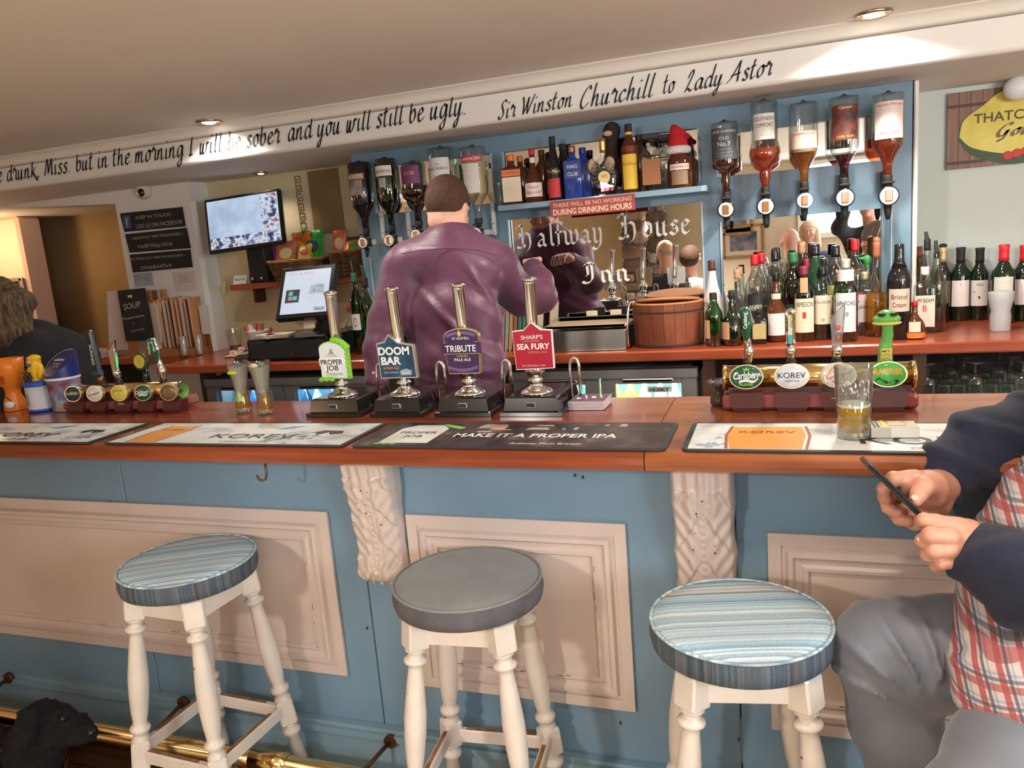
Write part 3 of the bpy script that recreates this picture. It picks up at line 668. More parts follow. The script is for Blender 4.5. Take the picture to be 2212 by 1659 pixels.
# ---------------- fridges ----------------
GREYD = mat('grey_fridge_door', (.16, .155, .15), .45)
FGL = glass('fridge_glass', (.96, .98, .98), (.8, .85, .86), .05)
def bottle_mesh_small(r, h_): return [(r*.9, 0), (r, .006), (r, h_*.55), (r*.85, h_*.66), (r*.38, h_*.8), (r*.34, h_*.94)]
def fridge(x0, x1, lab, tint, glow, fills, logo=False):
    t = thing('bottle_fridge', lab, 'fridge', ((x0+x1)/2, CF+.06, 0), 0, 'under-counter fridges'); w = x1-x0
    b = MB()
    for s in (-1, 1): b.box((s*(w/2-.015), .27, .57), (.03, .46, .86))
    b.box((0, .27, .985), (w, .46, .03)); b.box((0, .27, .15), (w, .46, .03)); b.box((0, -.01, .985), (w, .06, .035))
    b.build('cabinet', GREYD, t)
    MB().box((0, .49, .57), (w-.06, .01, .84)).build('back_liner', mat('fridge_liner_'+tint, {'blue': (.35, .62, .85), 'mint': (.55, .82, .80)}[tint], .5), t)
    for z in (.42, .72): MB().box((0, .25, z), (w-.06, .42, .006)).build('shelf', CLEAR, t)
    lamp('AREA', 'fridge_light', ((x0+x1)/2, CF+.10, .955), glow*.22, {'blue': (.45, .78, 1), 'mint': (.75, 1, .95)}[tint], ((x0+x1)/2, CF+.55, .72), shape='RECTANGLE', size=w*.85, size_y=.02)
    for s in (-1, 1):
        cx = s*w/4; dw = w/2-.008; b = MB()
        for q in (-1, 1): b.box((cx+q*(dw/2-.03), -.02, .56), (.06, .03, .816), bev=.003)
        b.box((cx, -.02, .956), (dw-.12, .03, .026)); b.box((cx, -.02, .18), (dw-.12, .03, .06))
        d = b.build('door', GREYD, t)
        MB().box((cx, -.015, .576), (dw-.12, .006, .736)).build('door_glass', FGL, d)
        MB().box((cx, -.043, .958), (dw*.55, .018, .016), bev=.006).build('handle', STEEL, d)
        if logo and s > 0: MB().box((cx+.045, -.021, .915), (.10, .004, .022)).build('badge', WHITEP, d); b = MB(); put_text(b, 'HUSKY', cx+.045, .908, .014, .08, y=-.0240, bold=.03); b.build('lettering', BLACKP, d)
    for k, (px, py, r, h_, m1, m2, nm) in enumerate(fills):
        for z in (.7235,):
            o = thing('fridge_bottle', nm, 'bottle', ((x0+x1)/2+px*w/2, CF+.06+py, z), 0, 'bottles chilling in the fridges')
            MB().lathe(bottle_mesh_small(r, h_), 14).build('glass_body', m1, o)
            MB().lathe([(r*.4, h_*.94), (r*.42, h_)], 12).build('cap', m2, o)
            MB().lathe([(r*1.01, h_*.15), (r*1.01, h_*.45)], 14, cap=False).build('label', m2, o)
def fm(n, c): return mat('fridge_bottle_'+n, c, .15, coat=.3)
fL = []
for i in range(11):
    px = -.86+i*.172; m1, m2, nm = [(fm('pale', (.35, .6, .75)), fm('white', (.8, .85, .9)), 'pale bottle'), (fm('navy', (.02, .08, .22)), fm('silver', (.6, .7, .8)), 'navy bottle'), (fm('dark', (.02, .05, .09)), fm('paleblue', (.5, .75, .9)), 'dark bottle')][i % 3]
    fL.append((px, .13+.02*(i % 2), .03, .222, m1, m2, nm+' in the blue-lit fridge, %s from the dark end' % ORD[i]))
fR = []
for i in range(12):
    px = -.88+i*.16
    if i < 3: a = (fm('pinkjuice', (.6, .2, .25)), fm('pink', (.75, .35, .4)), 'pink mixer bottle')
    elif i < 6: a = (fm('greenj', (.03, .3, .12)), fm('green', (.1, .45, .2)), 'green mixer bottle')
    elif i < 8: a = (fm('lemon', (.85, .75, .05)), fm('yellow', (.85, .8, .1)), 'yellow-sleeved bottle')
    elif i < 10: a = (fm('clearj', (.5, .75, .68)), fm('amberl', (.45, .4, .15)), 'clear bottle with amber label')
    else: a = (fm('clearb', (.5, .78, .75)), fm('aqua', (.05, .45, .6)), 'clear bottle with aqua label')
    fR.append((px, .12+.02*(i % 2), .036 if i in (6, 7) else .03, .222, a[0], a[1], a[2]+' in the mint-lit fridge, %s in the row' % ORD[i]))
fridge(xAt(452, CF+.06, .98), xAt(786, CF+.06, .98)+.03, 'blue-lit two-door bottle fridge under the till', 'blue', 26, fL)
fridge(xAt(1105, CF+.06, .98), xAt(1508, CF+.06, .98), 'mint-lit two-door bottle fridge lettered HUSKY under the wooden bucket', 'mint', 30, fR, True)
# upturned glasses on the low shelf
gd = [(.036, 0), (.038, .004), (.034, .07), (.030, .10), (.028, .13), (.004, .135), (.004, .17), (.03, .178), (.032, .182)]
gs = [(.034, 0), (.036, .003), (.032, .05), (.027, .095), (.027, .1)]
k = 0
for r_, y in enumerate((3.14, 3.25, 3.36)):
    for i in range(7):
        x = xAt(2004+i*34+r_*9, y, .9); stem = (i+r_) % 3 == 0
        pl = '%s from the post in the %s row' % (ORD[i], ('nearest', 'middle', 'rear')[r_])
        o = thing('wine_glass' if stem else 'tumbler', 'upturned %s on the low shelf, %s' % ('stemmed glass' if stem else 'tumbler', pl), 'glass', (x, y, .812), 0, 'glasses on the low shelf')
        MB().lathe(gd if stem else gs, 20, cap=False).build('bowl', CLEAR, o)
        MB().lathe([(.001, .182), (.032, .182), (.032, .186), (.001, .186)] if stem else [(.001, .096), (.026, .096), (.027, .102), (.001, .102)], 20).build('foot', CLEAR, o)
# ---------------- blue back-bar unit with mirrors ----------------
UX0, UX1, UY = onY(757, 335, 3.385).x, onY(1972, 176, 3.385).x, 3.385
unit = thing('back_bar_unit', 'blue-painted back-bar unit framing several mirrors above the counter', 'back bar')
MB().box(((UX0+UX1)/2, 3.43, (CT+SOFF)/2), (UX1-UX0, .02, SOFF-CT-.002)).build('backing_board', BLUED, unit)
def Z(u, v): return onY(u, v, UY).z
def X(u, v): return onY(u, v, UY).x
ms = [[X(800, 345), X(1060, 330), Z(1050, 440), Z(1000, 338)], [X(800, 560), X(1040, 500), CT+.02, Z(850, 552)],
      [X(1086, 340), X(1508, 300), Z(1300, 424)+.02, Z(1300, 302)], [X(1099, 500), X(1517, 480), CT+.045, Z(1300, 456)],
      [X(1549, 350), X(1906, 260), Z(1730, 364), Z(1730, 268)], [X(1557, 500), X(1926, 450), CT+.03, Z(1740, 464)]]
mn = []
for i, (a, b_, c_, d_) in enumerate(ms):
    MB().box(((a+b_)/2, 3.412, (c_+d_)/2), (b_-a, .006, d_-c_)).build('mirror', MIRROR, unit)
# frame: stiles and rails around the openings
st = [(UX0, ms[0][0]), (ms[0][1], ms[2][0]), (ms[2][1], ms[4][0]), (ms[4][1], UX1)]
for a, b_ in st: MB().box(((a+b_)/2, 3.402, (CT+SOFF)/2), (b_-a, .034, SOFF-CT-.002)).build('stile', BLUE, unit)
def rail_(x0, x1, z0, z1): MB().box(((x0+x1)/2, 3.4025, (z0+z1)/2), (x1-x0, .033, z1-z0)).build('rail', BLUE, unit)
for col in ((0, 1), (2, 3), (4, 5)):
    x0, x1 = ms[col[0]][0], ms[col[0]][1]
    rail_(x0, x1, ms[col[0]][3], SOFF-.002); rail_(x0, x1, ms[col[1]][3], ms[col[0]][2]); rail_(x0, x1, CT+.001, ms[col[1]][2])
    bd = MB()
    for mm in (ms[col[0]], ms[col[1]]):
        for xx in (mm[0], mm[1]): bd.box((xx, 3.392, (mm[2]+mm[3])/2), (.006, .02, mm[3]-mm[2]))
    bd.build('bead', mat('pale_blue_bead', (.45, .56, .64), .35), unit)
MB().box((UX1+.012, 3.40, (CT+SOFF)/2), (.016, .05, SOFF-CT-.002), bev=.004).build('edge_strip', mat('cream_edge_strip', (.80, .76, .70), .4), unit)
MB().box((UX1-.005, 3.58, (CT+SOFF)/2), (.02, .33, SOFF-CT-.002)).build('return_panel', COOLW, unit)
MB().box((UX0+.01, 3.58, (CT+SOFF)/2), (.02, .33, SOFF-CT-.002)).build('return_panel', BLUE, unit)
# shelf of liqueurs
SHZ = 1.716; sx0, sx1 = onY(1072, 447, 3.24).x, onY(1526, 394, 3.24).x
b = MB(); o = [(sx0, 3.385), (sx0, 3.25), (sx0+.01, 3.24), (sx1-.02, 3.24), (sx1-.006, 3.246), (sx1, 3.26), (sx1, 3.385)]; n = len(o)
b.add([(p[0], p[1], SHZ-.022) for p in o]+[(p[0], p[1], SHZ) for p in o], [tuple(range(n-1, -1, -1)), tuple(range(n, 2*n))]+[(i, (i+1) % n, (i+1) % n+n, i+n) for i in range(n)])
b.build('bottle_shelf', BLUED, unit)
# etched name on the middle mirror
b = MB(); ym = 3.4085
def eline(s, u0, v0, u1, hpx):
    p = onY(u0, v0, ym); p1 = onY(u1, v0-.09*(u1-u0), ym); adv = sum(BLK[c][0]+.08 for c in s); kx = (p1.x-p.x)/adv
    black_line(b, s, p.x, p.z, kx, hpx*depth(p)/F, ym, .19)
eline('Halfway', 1120, 536, 1308, 27); eline('House', 1340, 516, 1497, 30); eline('Inn', 1262, 612, 1366, 25)
b.build('etched_lettering', mat('frosted_etching', (.82, .80, .74), .75), unit)
# red notice
p0, p1 = onY(1187, 433, 3.225), onY(1370, 450, 3.225); sw = onY(1370, 417, 3.225).x-p0.x; zt, zb = onY(1187, 436, 3.225).z, onY(1189, 470, 3.225).z
t = thing('drinking_sign', 'red plaque reading THERE WILL BE NO WORKING DURING DRINKING HOURS below the liqueur shelf', 'sign', (p0.x+sw/2, 3.23, (zt+zb)/2)); hh = zt-zb
MB().box((0, 0, 0), (sw, .008, hh), bev=.001).build('board', mat('brick_red_board', (.42, .06, .045), .5, noise=.2, nscale=30), t)
b = MB(); put_text(b, 'THERE WILL BE NO WORKING', 0, hh*.10, hh*.26, sw*.93, -.0046, .004); put_text(b, 'DURING DRINKING HOURS', 0, -hh*.38, hh*.36, sw*.93, -.0046, .035)
b.build('lettering', mat('faded_cream_print', (.78, .62, .48), .6), t)
# ---------------- poster on the white wall ----------------
pa, pb, pc = onY(2047, 203, 3.74), onY(2041, 368, 3.74), onY(2212, 184, 3.74)
pw, ph = .50, pa.z-pb.z
t = thing('cider_poster', 'wood-look THATCHERS Gold poster with yellow apple cloud on the white wall', 'poster', (pa.x+pw/2, 3.735, (pa.z+pb.z)/2))
pst = ramp_mat('plank_print', lambda t_, co: mixc(t_, ramp(t_, noise(t_, co, 5, (6, 1, .5), 5), [(.3, (.16, .06, .03)), (.7, (.30, .13, .06))]), (.05, .02, .01), .12), .45)
MB().box((0, 0, 0), (pw, .004, ph)).build('board', pst, t)
b = MB()
for i in range(12): b.box((-pw/2+.042*(i+1), -.0026, 0), (.0025, .001, ph))
for s in (.32, -.42): b.box((-pw/2+.07, -.0028, s*ph), (.14, .001, .012))
b.build('plank_lines', mat('dark_line_print', (.06, .025, .015), .5), t)
def blob(b, pts, y, sc=1, cx=0, cz=0): b.add([(cx+p[0]*sc, y, cz+p[1]*sc) for p in spline(pts+[pts[0]], 6)[:-1]], [tuple(range(6*len(pts)))])
out = [(-.205, -.02), (-.19, .03), (-.12, .07), (-.07, .10), (.0, .115), (.07, .10), (.13, .07), (.2, .04), (.22, -.02), (.16, -.07), (.06, -.10), (0, -.11), (-.07, -.10), (-.16, -.07)]
b = MB(); blob(b, [(p[0]*1.03, p[1]*1.36-.004) for p in out], -.0032, 1.0, 0); b.build('green_border', mat('deep_green_print', (.03, .07, .02), .5), t)
b = MB(); blob(b, [(p[0], p[1]*(1.3 if p[1] > -.03 else 1.02)) for p in out], -.0036, 1.0, 0); b.build('yellow_cloud', ramp_mat('yellow_apple_print', lambda t_, co: ramp(t_, noise(t_, co, 5), [(.3, (.55, .42, .03)), (.6, (.78, .66, .12)), (.8, (.62, .62, .18))]), .5), t)
b = MB(); [b.ball((-.03+.032*k, -.004, -.118+.006*k), (.020, .001, .018), 14, 6) for k in range(4)]; b.build('red_apples', REDP, t)
b = MB(); put_text(b, 'THATCHERS', -.005, .022, .038, .30, -.0042, .02); b.build('lettering', mat('dark_brown_print', (.07, .035, .01), .5), t)
b = MB(); script_line(b, 'Gold', -.075, .075, -.040, .027, -.0042, .3, .12); b.build('script_lettering', mat('brown_print', (.20, .11, .06), .5), t)
# white wall light / sensor at the frame edge
p = onY(2200, 190, 3.68); t = thing('wall_sensor', 'round white sensor fixed above the cider poster', 'sensor', (p.x, 3.68, p.z))
MB().ball((0, 0, 0), (.052, .045, .048), 20, 12).build('dome', mat('white_plastic', (.80, .80, .84), .35), t); MB().cyl((0, .01, 0), (0, .068, .004), .022, 16).build('wall_plate', mat('white_plastic', (.8, .8, .84), .35), t)
# ---------------- things left of the blue unit ----------------
# shelf
z_s = onY(500, 616, 3.56).z
t = thing('wall_shelf', 'dark red wooden shelf below the television holding baskets', 'shelf', (0, 0, 0))
xa, xb = onY(495, 620, 3.56).x, UX0-.005
MB().box(((xa+xb)/2, 3.65, z_s-.014), (xb-xa, .18, .032), bev=.003).build('shelf_board', REDWOOD, t)
for xx in (xa+.1, xb-.12): MB().box((xx, 3.69, z_s-.07), (.02, .09, .08)).build('bracket', DARKW, t)
TZ = z_s+.002
# television (tilted, hung on an arm)
cs = [(437, 430), (608, 409), (612, 523), (455, 553)]
A = [atD(*c, d) for c, d in zip(cs, (4.16, 4.08, 4.08, 4.16))]
cen = (A[0]+A[1]+A[2]+A[3])/4; ex = ((A[1]-A[0])+(A[2]-A[3])).normalized(); ez = ((A[0]-A[3])+(A[1]-A[2])); ez = (ez-ex*ez.dot(ex)).normalized(); ey = ez.cross(ex)
tw, th = ((A[1]-A[0]).length+(A[2]-A[3]).length)/2, ((A[0]-A[3]).length+(A[1]-A[2]).length)/2
R3 = Matrix((ex, ey, ez)).transposed()
t = thing('television', 'wall-hung black screen showing pale security camera pictures', 'screen', cen, rot=R3.to_euler())
MB().box((0, .012, 0), (tw, .03, th), bev=.006).build('housing', BLACKG, t)
def _tv(t_, co):
    base = ramp(t_, noise(t_, co, 9, (1, 1, 1), 3), [(.3, (.30, .42, .60)), (.55, (.50, .62, .80)), (.8, (.72, .80, .92))]); return base
def emis(name, build, st=1.):
    if name in MATS: return MATS[name]
    m_, tt, bb = nt(name); tc = tt.nodes.new('ShaderNodeTexCoord'); c = build(tt, tc.outputs['Object'])
    tt.links.new(c, bb.inputs['Emission Color']); bb.inputs['Emission Strength'].default_value = st; bb.inputs['Base Color'].default_value = (.02, .02, .02, 1); bb.inputs['Roughness'].default_value = .2
    MATS[name] = m_; return m_
sc = MB().box((0, -.004, .002), (tw-.034, .003, th-.036)).build('screen', emis('screen_picture', _tv, .95), t)
busy = emis('screen_thumbnails', lambda t_, co: ramp(t_, noise(t_, co, 30, (1, 1, 1), 4), [(.38, (.03, .04, .10)), (.48, (.35, .45, .62)), (.56, (.8, .85, .95)), (.66, (.35, .12, .12))]), .9)
b = MB(); iw, ih = tw-.034, th-.036
for k in range(4): b.box((iw/2-iw*.125, -.0062, ih/2-ih*(.125+.25*k)), (iw*.24, .001, ih*.235))
for k in range(3): b.box((-iw/2+iw*(.125+.25*k), -.0062, -ih/2+ih*.12), (iw*.24, .001, ih*.225))
b.build('camera_thumbnails', busy, sc)
MB().cyl((0, .03, 0), (.0, (BY-.02-cen.y), .0), .018, 10).build('bracket_arm', BLACKM, t)
# black speaker box standing on the shelf behind the screen
p = onY(562, 585, 3.60); t = thing('speaker_box', 'black box with chrome knob on the shelf beneath the screen', 'speaker', (p.x, 3.64, TZ))
MB().box((0, 0, .115), (.115, .13, .23), bev=.006).build('case', BLACKM, t)
for s in (-1, 1): MB().cyl((s*.03, -.066, .025), (s*.03, -.078, .025), .007, 12).build('knob', CHROME, t)
# little reserved card, glass jar
p = onY(520, 600, 3.585); t = thing('reserved_card', 'small white folded Reserved card at the end of the shelf', 'card', (p.x, 3.585, TZ), radians(8))
b = MB(); b.add([(-.04, -.02, 0), (.04, -.02, 0), (.04, 0, .048), (-.04, 0, .048), (-.04, .02, 0), (.04, .02, 0)], [(0, 1, 2, 3), (3, 2, 5, 4)]); b.build('folded_card', WHITEP, t)
b = MB(); put_text(b, 'Reserved', 0, .02, .012, .06, 0, .01, fn=lambda q: (q[0], -.0205+q[2]*.4167, q[2])); b.build('lettering', BLACKP, t)
p = onY(549, 596, 3.6); t = thing('glass_jar', 'small clear jar beside the Reserved card', 'jar', (p.x, 3.60, TZ)); MB().lathe([(.018, 0), (.02, .004), (.02, .05)], 16, cap=False).build('jar_body', CLEAR, t); MB().lathe([(.017, .052), (.017, .06)], 16).build('lid', STEEL, t)
# wicker baskets
WIK = mat('wicker_cane', (.42, .20, .07), .55, noise=.4, nscale=30); WIKD = mat('dark_wicker', (.16, .075, .03), .6, noise=.5, nscale=30)
def basket(cx, cy, w, d, h_, lab, rz=0, flare=1.2):
    t = thing('wicker_basket', lab, 'basket', (cx, cy, TZ), rz, 'snack baskets')
    def P(a, k, z):
        f = 1+(flare-1)*z/h_; c_, s_ = cos(a), sin(a); e = .45
        return (w/2*f*math.copysign(abs(c_)**e, c_)+0, d/2*f*math.copysign(abs(s_)**e, s_), z)
    b = MB()
    for k in range(13):
        z = .004+k*(h_-.008)/12; pts = []
        for i in range(48):
            a = 2*pi*i/48; q = P(a, 0, z); o_ = .003*(1 if (i//2+k) % 2 else -1); L = math.hypot(q[0], q[1]); pts.append((q[0]*(1+o_/L), q[1]*(1+o_/L), z))
        b.tube(pts, .0045, 5, True)
    b.build('woven_cane', WIKD, t)
    b = MB()
    for i in range(24): a = 2*pi*i/24; b.cyl(P(a, 0, 0), P(a, 0, h_), .003, 5)
    b.build('upright_cane', WIK, t)
    b = MB()
    for k in range(2):
        pts = [];
        for i in range(96): a = 2*pi*i/96; q = P(a, 0, h_); o_ = .005*sin(i*pi/2+k*pi); pts.append((q[0]*(1+o_/.15), q[1]*(1+o_/.15), q[2]+.005*cos(i*pi/2+k*pi)+.004))
        b.tube(pts, .005, 5, True)
    b.build('braided_rim', WIK, t)
    b = MB(); b.box((0, 0, .004), (w*.9, d*.9, .006)); b.build('base', WIKD, t)
    return t
bx1, bx2 = onY(660, 590, 3.62).x, onY(752, 580, 3.62).x
basket(bx1, 3.59, .26, .16, .10, 'wide flared wicker basket heaped with orange and green crisp packets', 0, 1.28)
basket(bx2+.02, 3.62, .17, .15, .125, 'smaller dark wicker basket of yellow snack packets beside the blue unit', 0, 1.1)
def packet(x, y, z, w, h_, col, tilt, rz, lab, txt=None, band=None):
    w *= 1.25; h_ *= 1.45; tilt *= .6
    t = thing('crisp_packet', lab, 'snack packet', (x, y, z), rot=(tilt, 0, rz), group='snack packets in the baskets')
    b = MB()
    def fn(u, v, s): 
        e = (1-(2*u-1)**4)*(1-(2*v-1)**4); return ((u-.5)*w*(1-.05*sin(v*pi)), s*.013*e, v*h_)
    for s in (-1, 1): b.grid(lambda u, v: fn(u, v, s), 8, 8)
    b.build('foil_bag', mat('foil_%d_%d_%d' % tuple(int(c*99) for c in col), col, .28, .25, noise=.3, nscale=25, bump=.5, bscale=45), t)
    if band:
        b = MB(); b.ball((0, -.0125, h_*.5), (w*.3, .0035, h_*.22), 16, 8); b.build('printed_badge', mat('foilband_%d_%d_%d' % tuple(int(c*99) for c in band), band, .35), t)
Zt = TZ+.07
for i, (dx, dy, w, h_, c, ti, rz, bd, nm) in enumerate([
    (-.11, 0, .09, .085, (.35, .05, .35), -.5, .4, (.85, .5, .1), 'purple'), (-.075, -.03, .10, .10, (.85, .30, .16), -.6, .2, (.9, .75, .3), 'salmon-red'),
    (-.02, .03, .17, .12, (.90, .20, .02), -.2, -.5, (.95, .5, .05), 'large bright orange'), (.03, -.03, .09, .09, (.75, .50, .05), -.7, -.4, (.4, .15, .05), 'yellow-gold'),
    (.085, -.01, .12, .115, (.04, .38, .05), -.25, -.15, (.03, .07, .12), 'shiny green'), (.06, -.05, .07, .07, (.85, .65, .15), -1.0, .3, (.5, .1, .05), 'small straw-yellow')]):
    packet(bx1+dx, 3.59+dy, Zt+.005*i, w, h_, c, ti, rz, nm+' crisp packet in the wide wicker basket', band=bd)
for i, (dx, dy, w, h_, c, ti, rz, bd, nm) in enumerate([
    (-.055, 0, .07, .10, (.85, .25, .10), -.2, .1, (.9, .7, .5), 'orange-red'), (.0, .03, .10, .07, (.10, .03, .03), -.5, -.3, None, 'maroon'),
    (.02, -.02, .12, .06, (.85, .60, .05), -1.1, -.2, (.2, .05, .02), 'yellow'), (.05, -.03, .09, .06, (.90, .40, .05), -1.2, .3, (.1, .4, .1), 'amber')]):
    packet(bx2+.02+dx, 3.62+dy, TZ+.10+.006*i, w, h_, c, ti, rz, nm+' snack packet in the smaller dark basket', band=bd)
# Greek-key wall stencil and the recess by the unit
ob = thing('wall_recess_panel', 'brown recessed hatch panel on the ochre wall beside the blue unit', 'panel', (0, 0, 0))
ra, rb = onY(672, 370, 3.73), onY(731, 364, 3.73); rz_, rz2 = onY(745, 500, 3.73).z, ra.z
MB().box(((ra.x+rb.x)/2-.01, 3.7225, (rz_+rz2)/2), (rb.x-ra.x+.02, .006, rz2-rz_)).build('hatch', mat('hatch_brown', (.30, .21, .10), .8, noise=.25, nscale=4), ob)
b = MB(); gx = onY(646, 400, 3.73).x; zt0, zb0 = onY(646, 380, 3.73).z, onY(668, 498, 3.73).z; s_ = (zt0-zb0)/6
for k in range(6):
    z0 = zt0-(k+1)*s_; t_ = s_*.09
    for (x, z, w, h_) in ((-.45, .5, t_/s_, .95), (0, .95, .9, t_/s_), (.42, .6, t_/s_, .7), (.1, .28, .6, t_/s_), (-.15, .45, t_/s_, .35), (.05, .62, .4, t_/s_), (-.1, .04, .75, t_/s_)):
        if random.random() < .92: b.box((gx+x*s_*.75, 3.7225, z0+z*s_), (w*s_*.75, .002, h_*s_))
tag(b.build('wall_stencil', mat('brown_stencil_paint', (.28, .15, .06), .8, noise=.5, nscale=60)), 'faded brown Greek-key stencil stripe on the ochre wall', 'wall stencil')
# peeling sticky note
p = onY(482, 622, 3.73); b = MB(); b.grid(lambda u, v: (p.x+(u-.5)*.06, 3.722-.03*(u-.0)*(1-v)**2*.6, p.z+(v-.5)*.075), 6, 6); tag(b.build('sticky_note', mat('yellow_note', (.80, .72, .32), .7)), 'curling pale yellow sticky note on the ochre wall', 'note')
# till: touch screen on stand, cash drawer
pz = onZ(640, 772, CT); t = thing('till', 'touch-screen till with lit white display above a black cash drawer', 'till', (pz.x+.03, 3.12, CT+.001))
dr = MB().box((0, .19, .055), (.46, .38, .108), bev=.006).build('cash_drawer', BLACKG, t); MB().box((0, -.003, .055), (.43, .008, .085), bev=.003).build('drawer_front', BLACKM, dr)
MB().cyl((.03, -.006, .03), (.03, -.012, .03), .010, 14).build('lock', mat('brass_lock', (.45, .33, .15), .3, 1.), dr)
cs = [(620, 588), (718, 578), (702, 672), (602, 680)]; A = [atD(*c, d) for c, d in zip(cs, (3.68, 3.62, 3.55, 3.61))]
cen = (A[0]+A[1]+A[2]+A[3])/4; ex = ((A[1]-A[0])+(A[2]-A[3])).normalized(); ez = ((A[0]-A[3])+(A[1]-A[2])); ez = (ez-ex*ez.dot(ex)).normalized(); ey = ez.cross(ex)
tw, th = ((A[1]-A[0]).length+(A[2]-A[3]).length)/2, ((A[0]-A[3]).length+(A[1]-A[2]).length)/2; M3 = Matrix((ex, ey, ez)).transposed().to_4x4(); M3.translation = cen-Vector(t.location)
cen_l = cen-Vector(t.location)
MB().box((0, .02, 0), (tw+.05, .036, th+.05), M3, bev=.006).build('display_housing', BLACKG, t)
sc = MB().box((0, -.0, 0), (tw, .004, th), M3).build('display', emis('till_picture', lambda t_, co: ramp(t_, noise(t_, co, 5), [(.3, (.60, .66, .78)), (.7, (.70, .76, .88))]), .95), t)
b = MB(); b.box((-tw*.27, -.003, -th*.10), (tw*.30, .001, th*.30), M3); b.build('device_picture', emis('dark_picture', lambda t_, co: ramp(t_, noise(t_, co, 9), [(.2, (.05, .05, .07)), (.8, (.09, .09, .1))]), .5), sc)
for dx, dz, c, n_ in ((-.31, -.04, (.1, .6, .25), 'green'), (-.31, -.15, (.6, .2, .4), 'pink'), (-.21, -.15, (.1, .55, .6), 'cyan')): MB().box((tw*dx, -.0036, th*dz), (tw*.09, .001, th*.09), M3).build('icon', emis('icon_'+n_, lambda t_, co, c=c: ramp(t_, noise(t_, co, 3), [(.2, c), (.8, c)]), .9), sc)
b = MB(); b.box((-tw*.12, -.003, th*.42), (tw*.5, .001, th*.035), M3); b.build('heading_print', emis('pink_heading', lambda t_, co: ramp(t_, noise(t_, co, 90), [(.4, (.75, .4, .45)), (.6, (.7, .74, .85))]), .9), sc)
b = MB(); b.box((tw*.35, -.003, -th*.43), (tw*.25, .001, th*.08), M3); b.box((tw*.25, -.003, th*.03), (tw*.3, .001, th*.2), M3); b.build('grey_print', emis('grey_icon', lambda t_, co: ramp(t_, noise(t_, co, 40), [(.4, (.35, .38, .42)), (.6, (.62, .66, .75))]), .8), sc)
MB().tube([(cen_l.x+.03, cen_l.y+.05, cen_l.z), (cen_l.x+.03, cen_l.y+.09, .18), (cen_l.x+.03, cen_l.y+.08, .11)], [.05, .045, .07], 12).build('stand', BLACKM, t)
MB().box((cen_l.x+.02, cen_l.y-.035, cen_l.z-th/2-.045), (.06, .003, .028)).build('paper_tag', CREAML, t)
# papers on the drawer
for i, (x, y, w, d, rz, c, nm) in enumerate([(-.06, .05, .13, .10, .2, CREAML, 'cream pad of order slips'), (-.12, .03, .10, .06, -.3, PINKL, 'loose pinkish receipts'), (.12, .07, .15, .12, .1, mat('lilac_paper', (.50, .42, .46), .7), 'lilac-grey booklet')]):
    t2 = thing('paper_stack', nm+' on top of the cash drawer', 'papers', (pz.x+.03+x, 3.12+y, CT+.111+.0), rz, 'papers on the till')
    for k in range(5): MB().box((random.uniform(-.004, .004), random.uniform(-.004, .004), .002+k*.004), (w, d, .003), Matrix.Rotation(random.uniform(-.08, .08), 4, 'Z')).build('sheet', c, t2)
# pot of pens, glass, cloth, card reader, receipt-cloth bag
p = onZ(556, 740, CT); t = thing('sachet_pot', 'white pot stuffed with red sachets left of the till', 'pot', (xAt(560, 3.42, CT+.06), 3.42, CT+.001))
MB().lathe([(.03, 0), (.034, .004), (.06, .12), (.062, .125), (.058, .125), (.05, .10)], 24, cap=False).build('pot_body', mat('white_ceramic', (.72, .70, .68), .3), t)
for k in range(8):
    a = k*.8; MB().box((.03*cos(a), .03*sin(a), .135), (.014, .004, .05), Matrix.Rotation(.4*cos(a*2), 4, 'Y')).build('sachet', [REDP, mat('brown_sachet', (.35, .15, .08), .5), PINKL][k % 3], t)
p = onZ(508, 752, CT); t = thing('pint_glass', 'empty clear glass holding dark straws beside the cloth', 'glass', (xAt(508, 3.4, CT+.06), 3.4, CT+.001)); MB().lathe([(.028, .0), (.03, .004), (.04, .14)], 20, cap=False).build('glass_body', CLEAR, t); MB().lathe([(.026, .004), (.029, .05)], 16).build('dark_contents', BLACKM, t)
p = onZ(512, 773, CT); t = thing('bar_cloth', 'crumpled pink-beige bar cloth on the back counter', 'cloth', (p.x, p.y+.07, CT+.001))
b = MB()
def cl(u, v):
    x, y = (u-.5)*.2, (v-.5)*.13; r_ = math.hypot(x/.1, y/.065); e = max(0, 1-r_**2)
    return (x+.01*sin(9*v*pi), y+.01*cos(7*u*pi), .002+e*.03*(1+.5*sin(u*23+v*9))+.006*abs(sin(u*31-v*17)))
b.grid(cl, 36, 26); b.build('fabric', mat('beige_cloth', (.62, .42, .33), .85, bump=.3, bscale=80), t)
p = onZ(590, 768, CT); t = thing('card_reader', 'black card terminal leaning beside the cash drawer', 'card reader', (pz.x-.27, 3.2, CT+.001), .3); MB().box((0, 0, .02), (.07, .16, .035), Matrix.Rotation(.15, 4, 'X'), bev=.006).build('case', BLACKM, t); MB().box((0, -.03, .042), (.05, .05, .003), Matrix.Rotation(.15, 4, 'X')).build('screen', mat('dull_brass_label', (.30, .23, .12), .4), t)
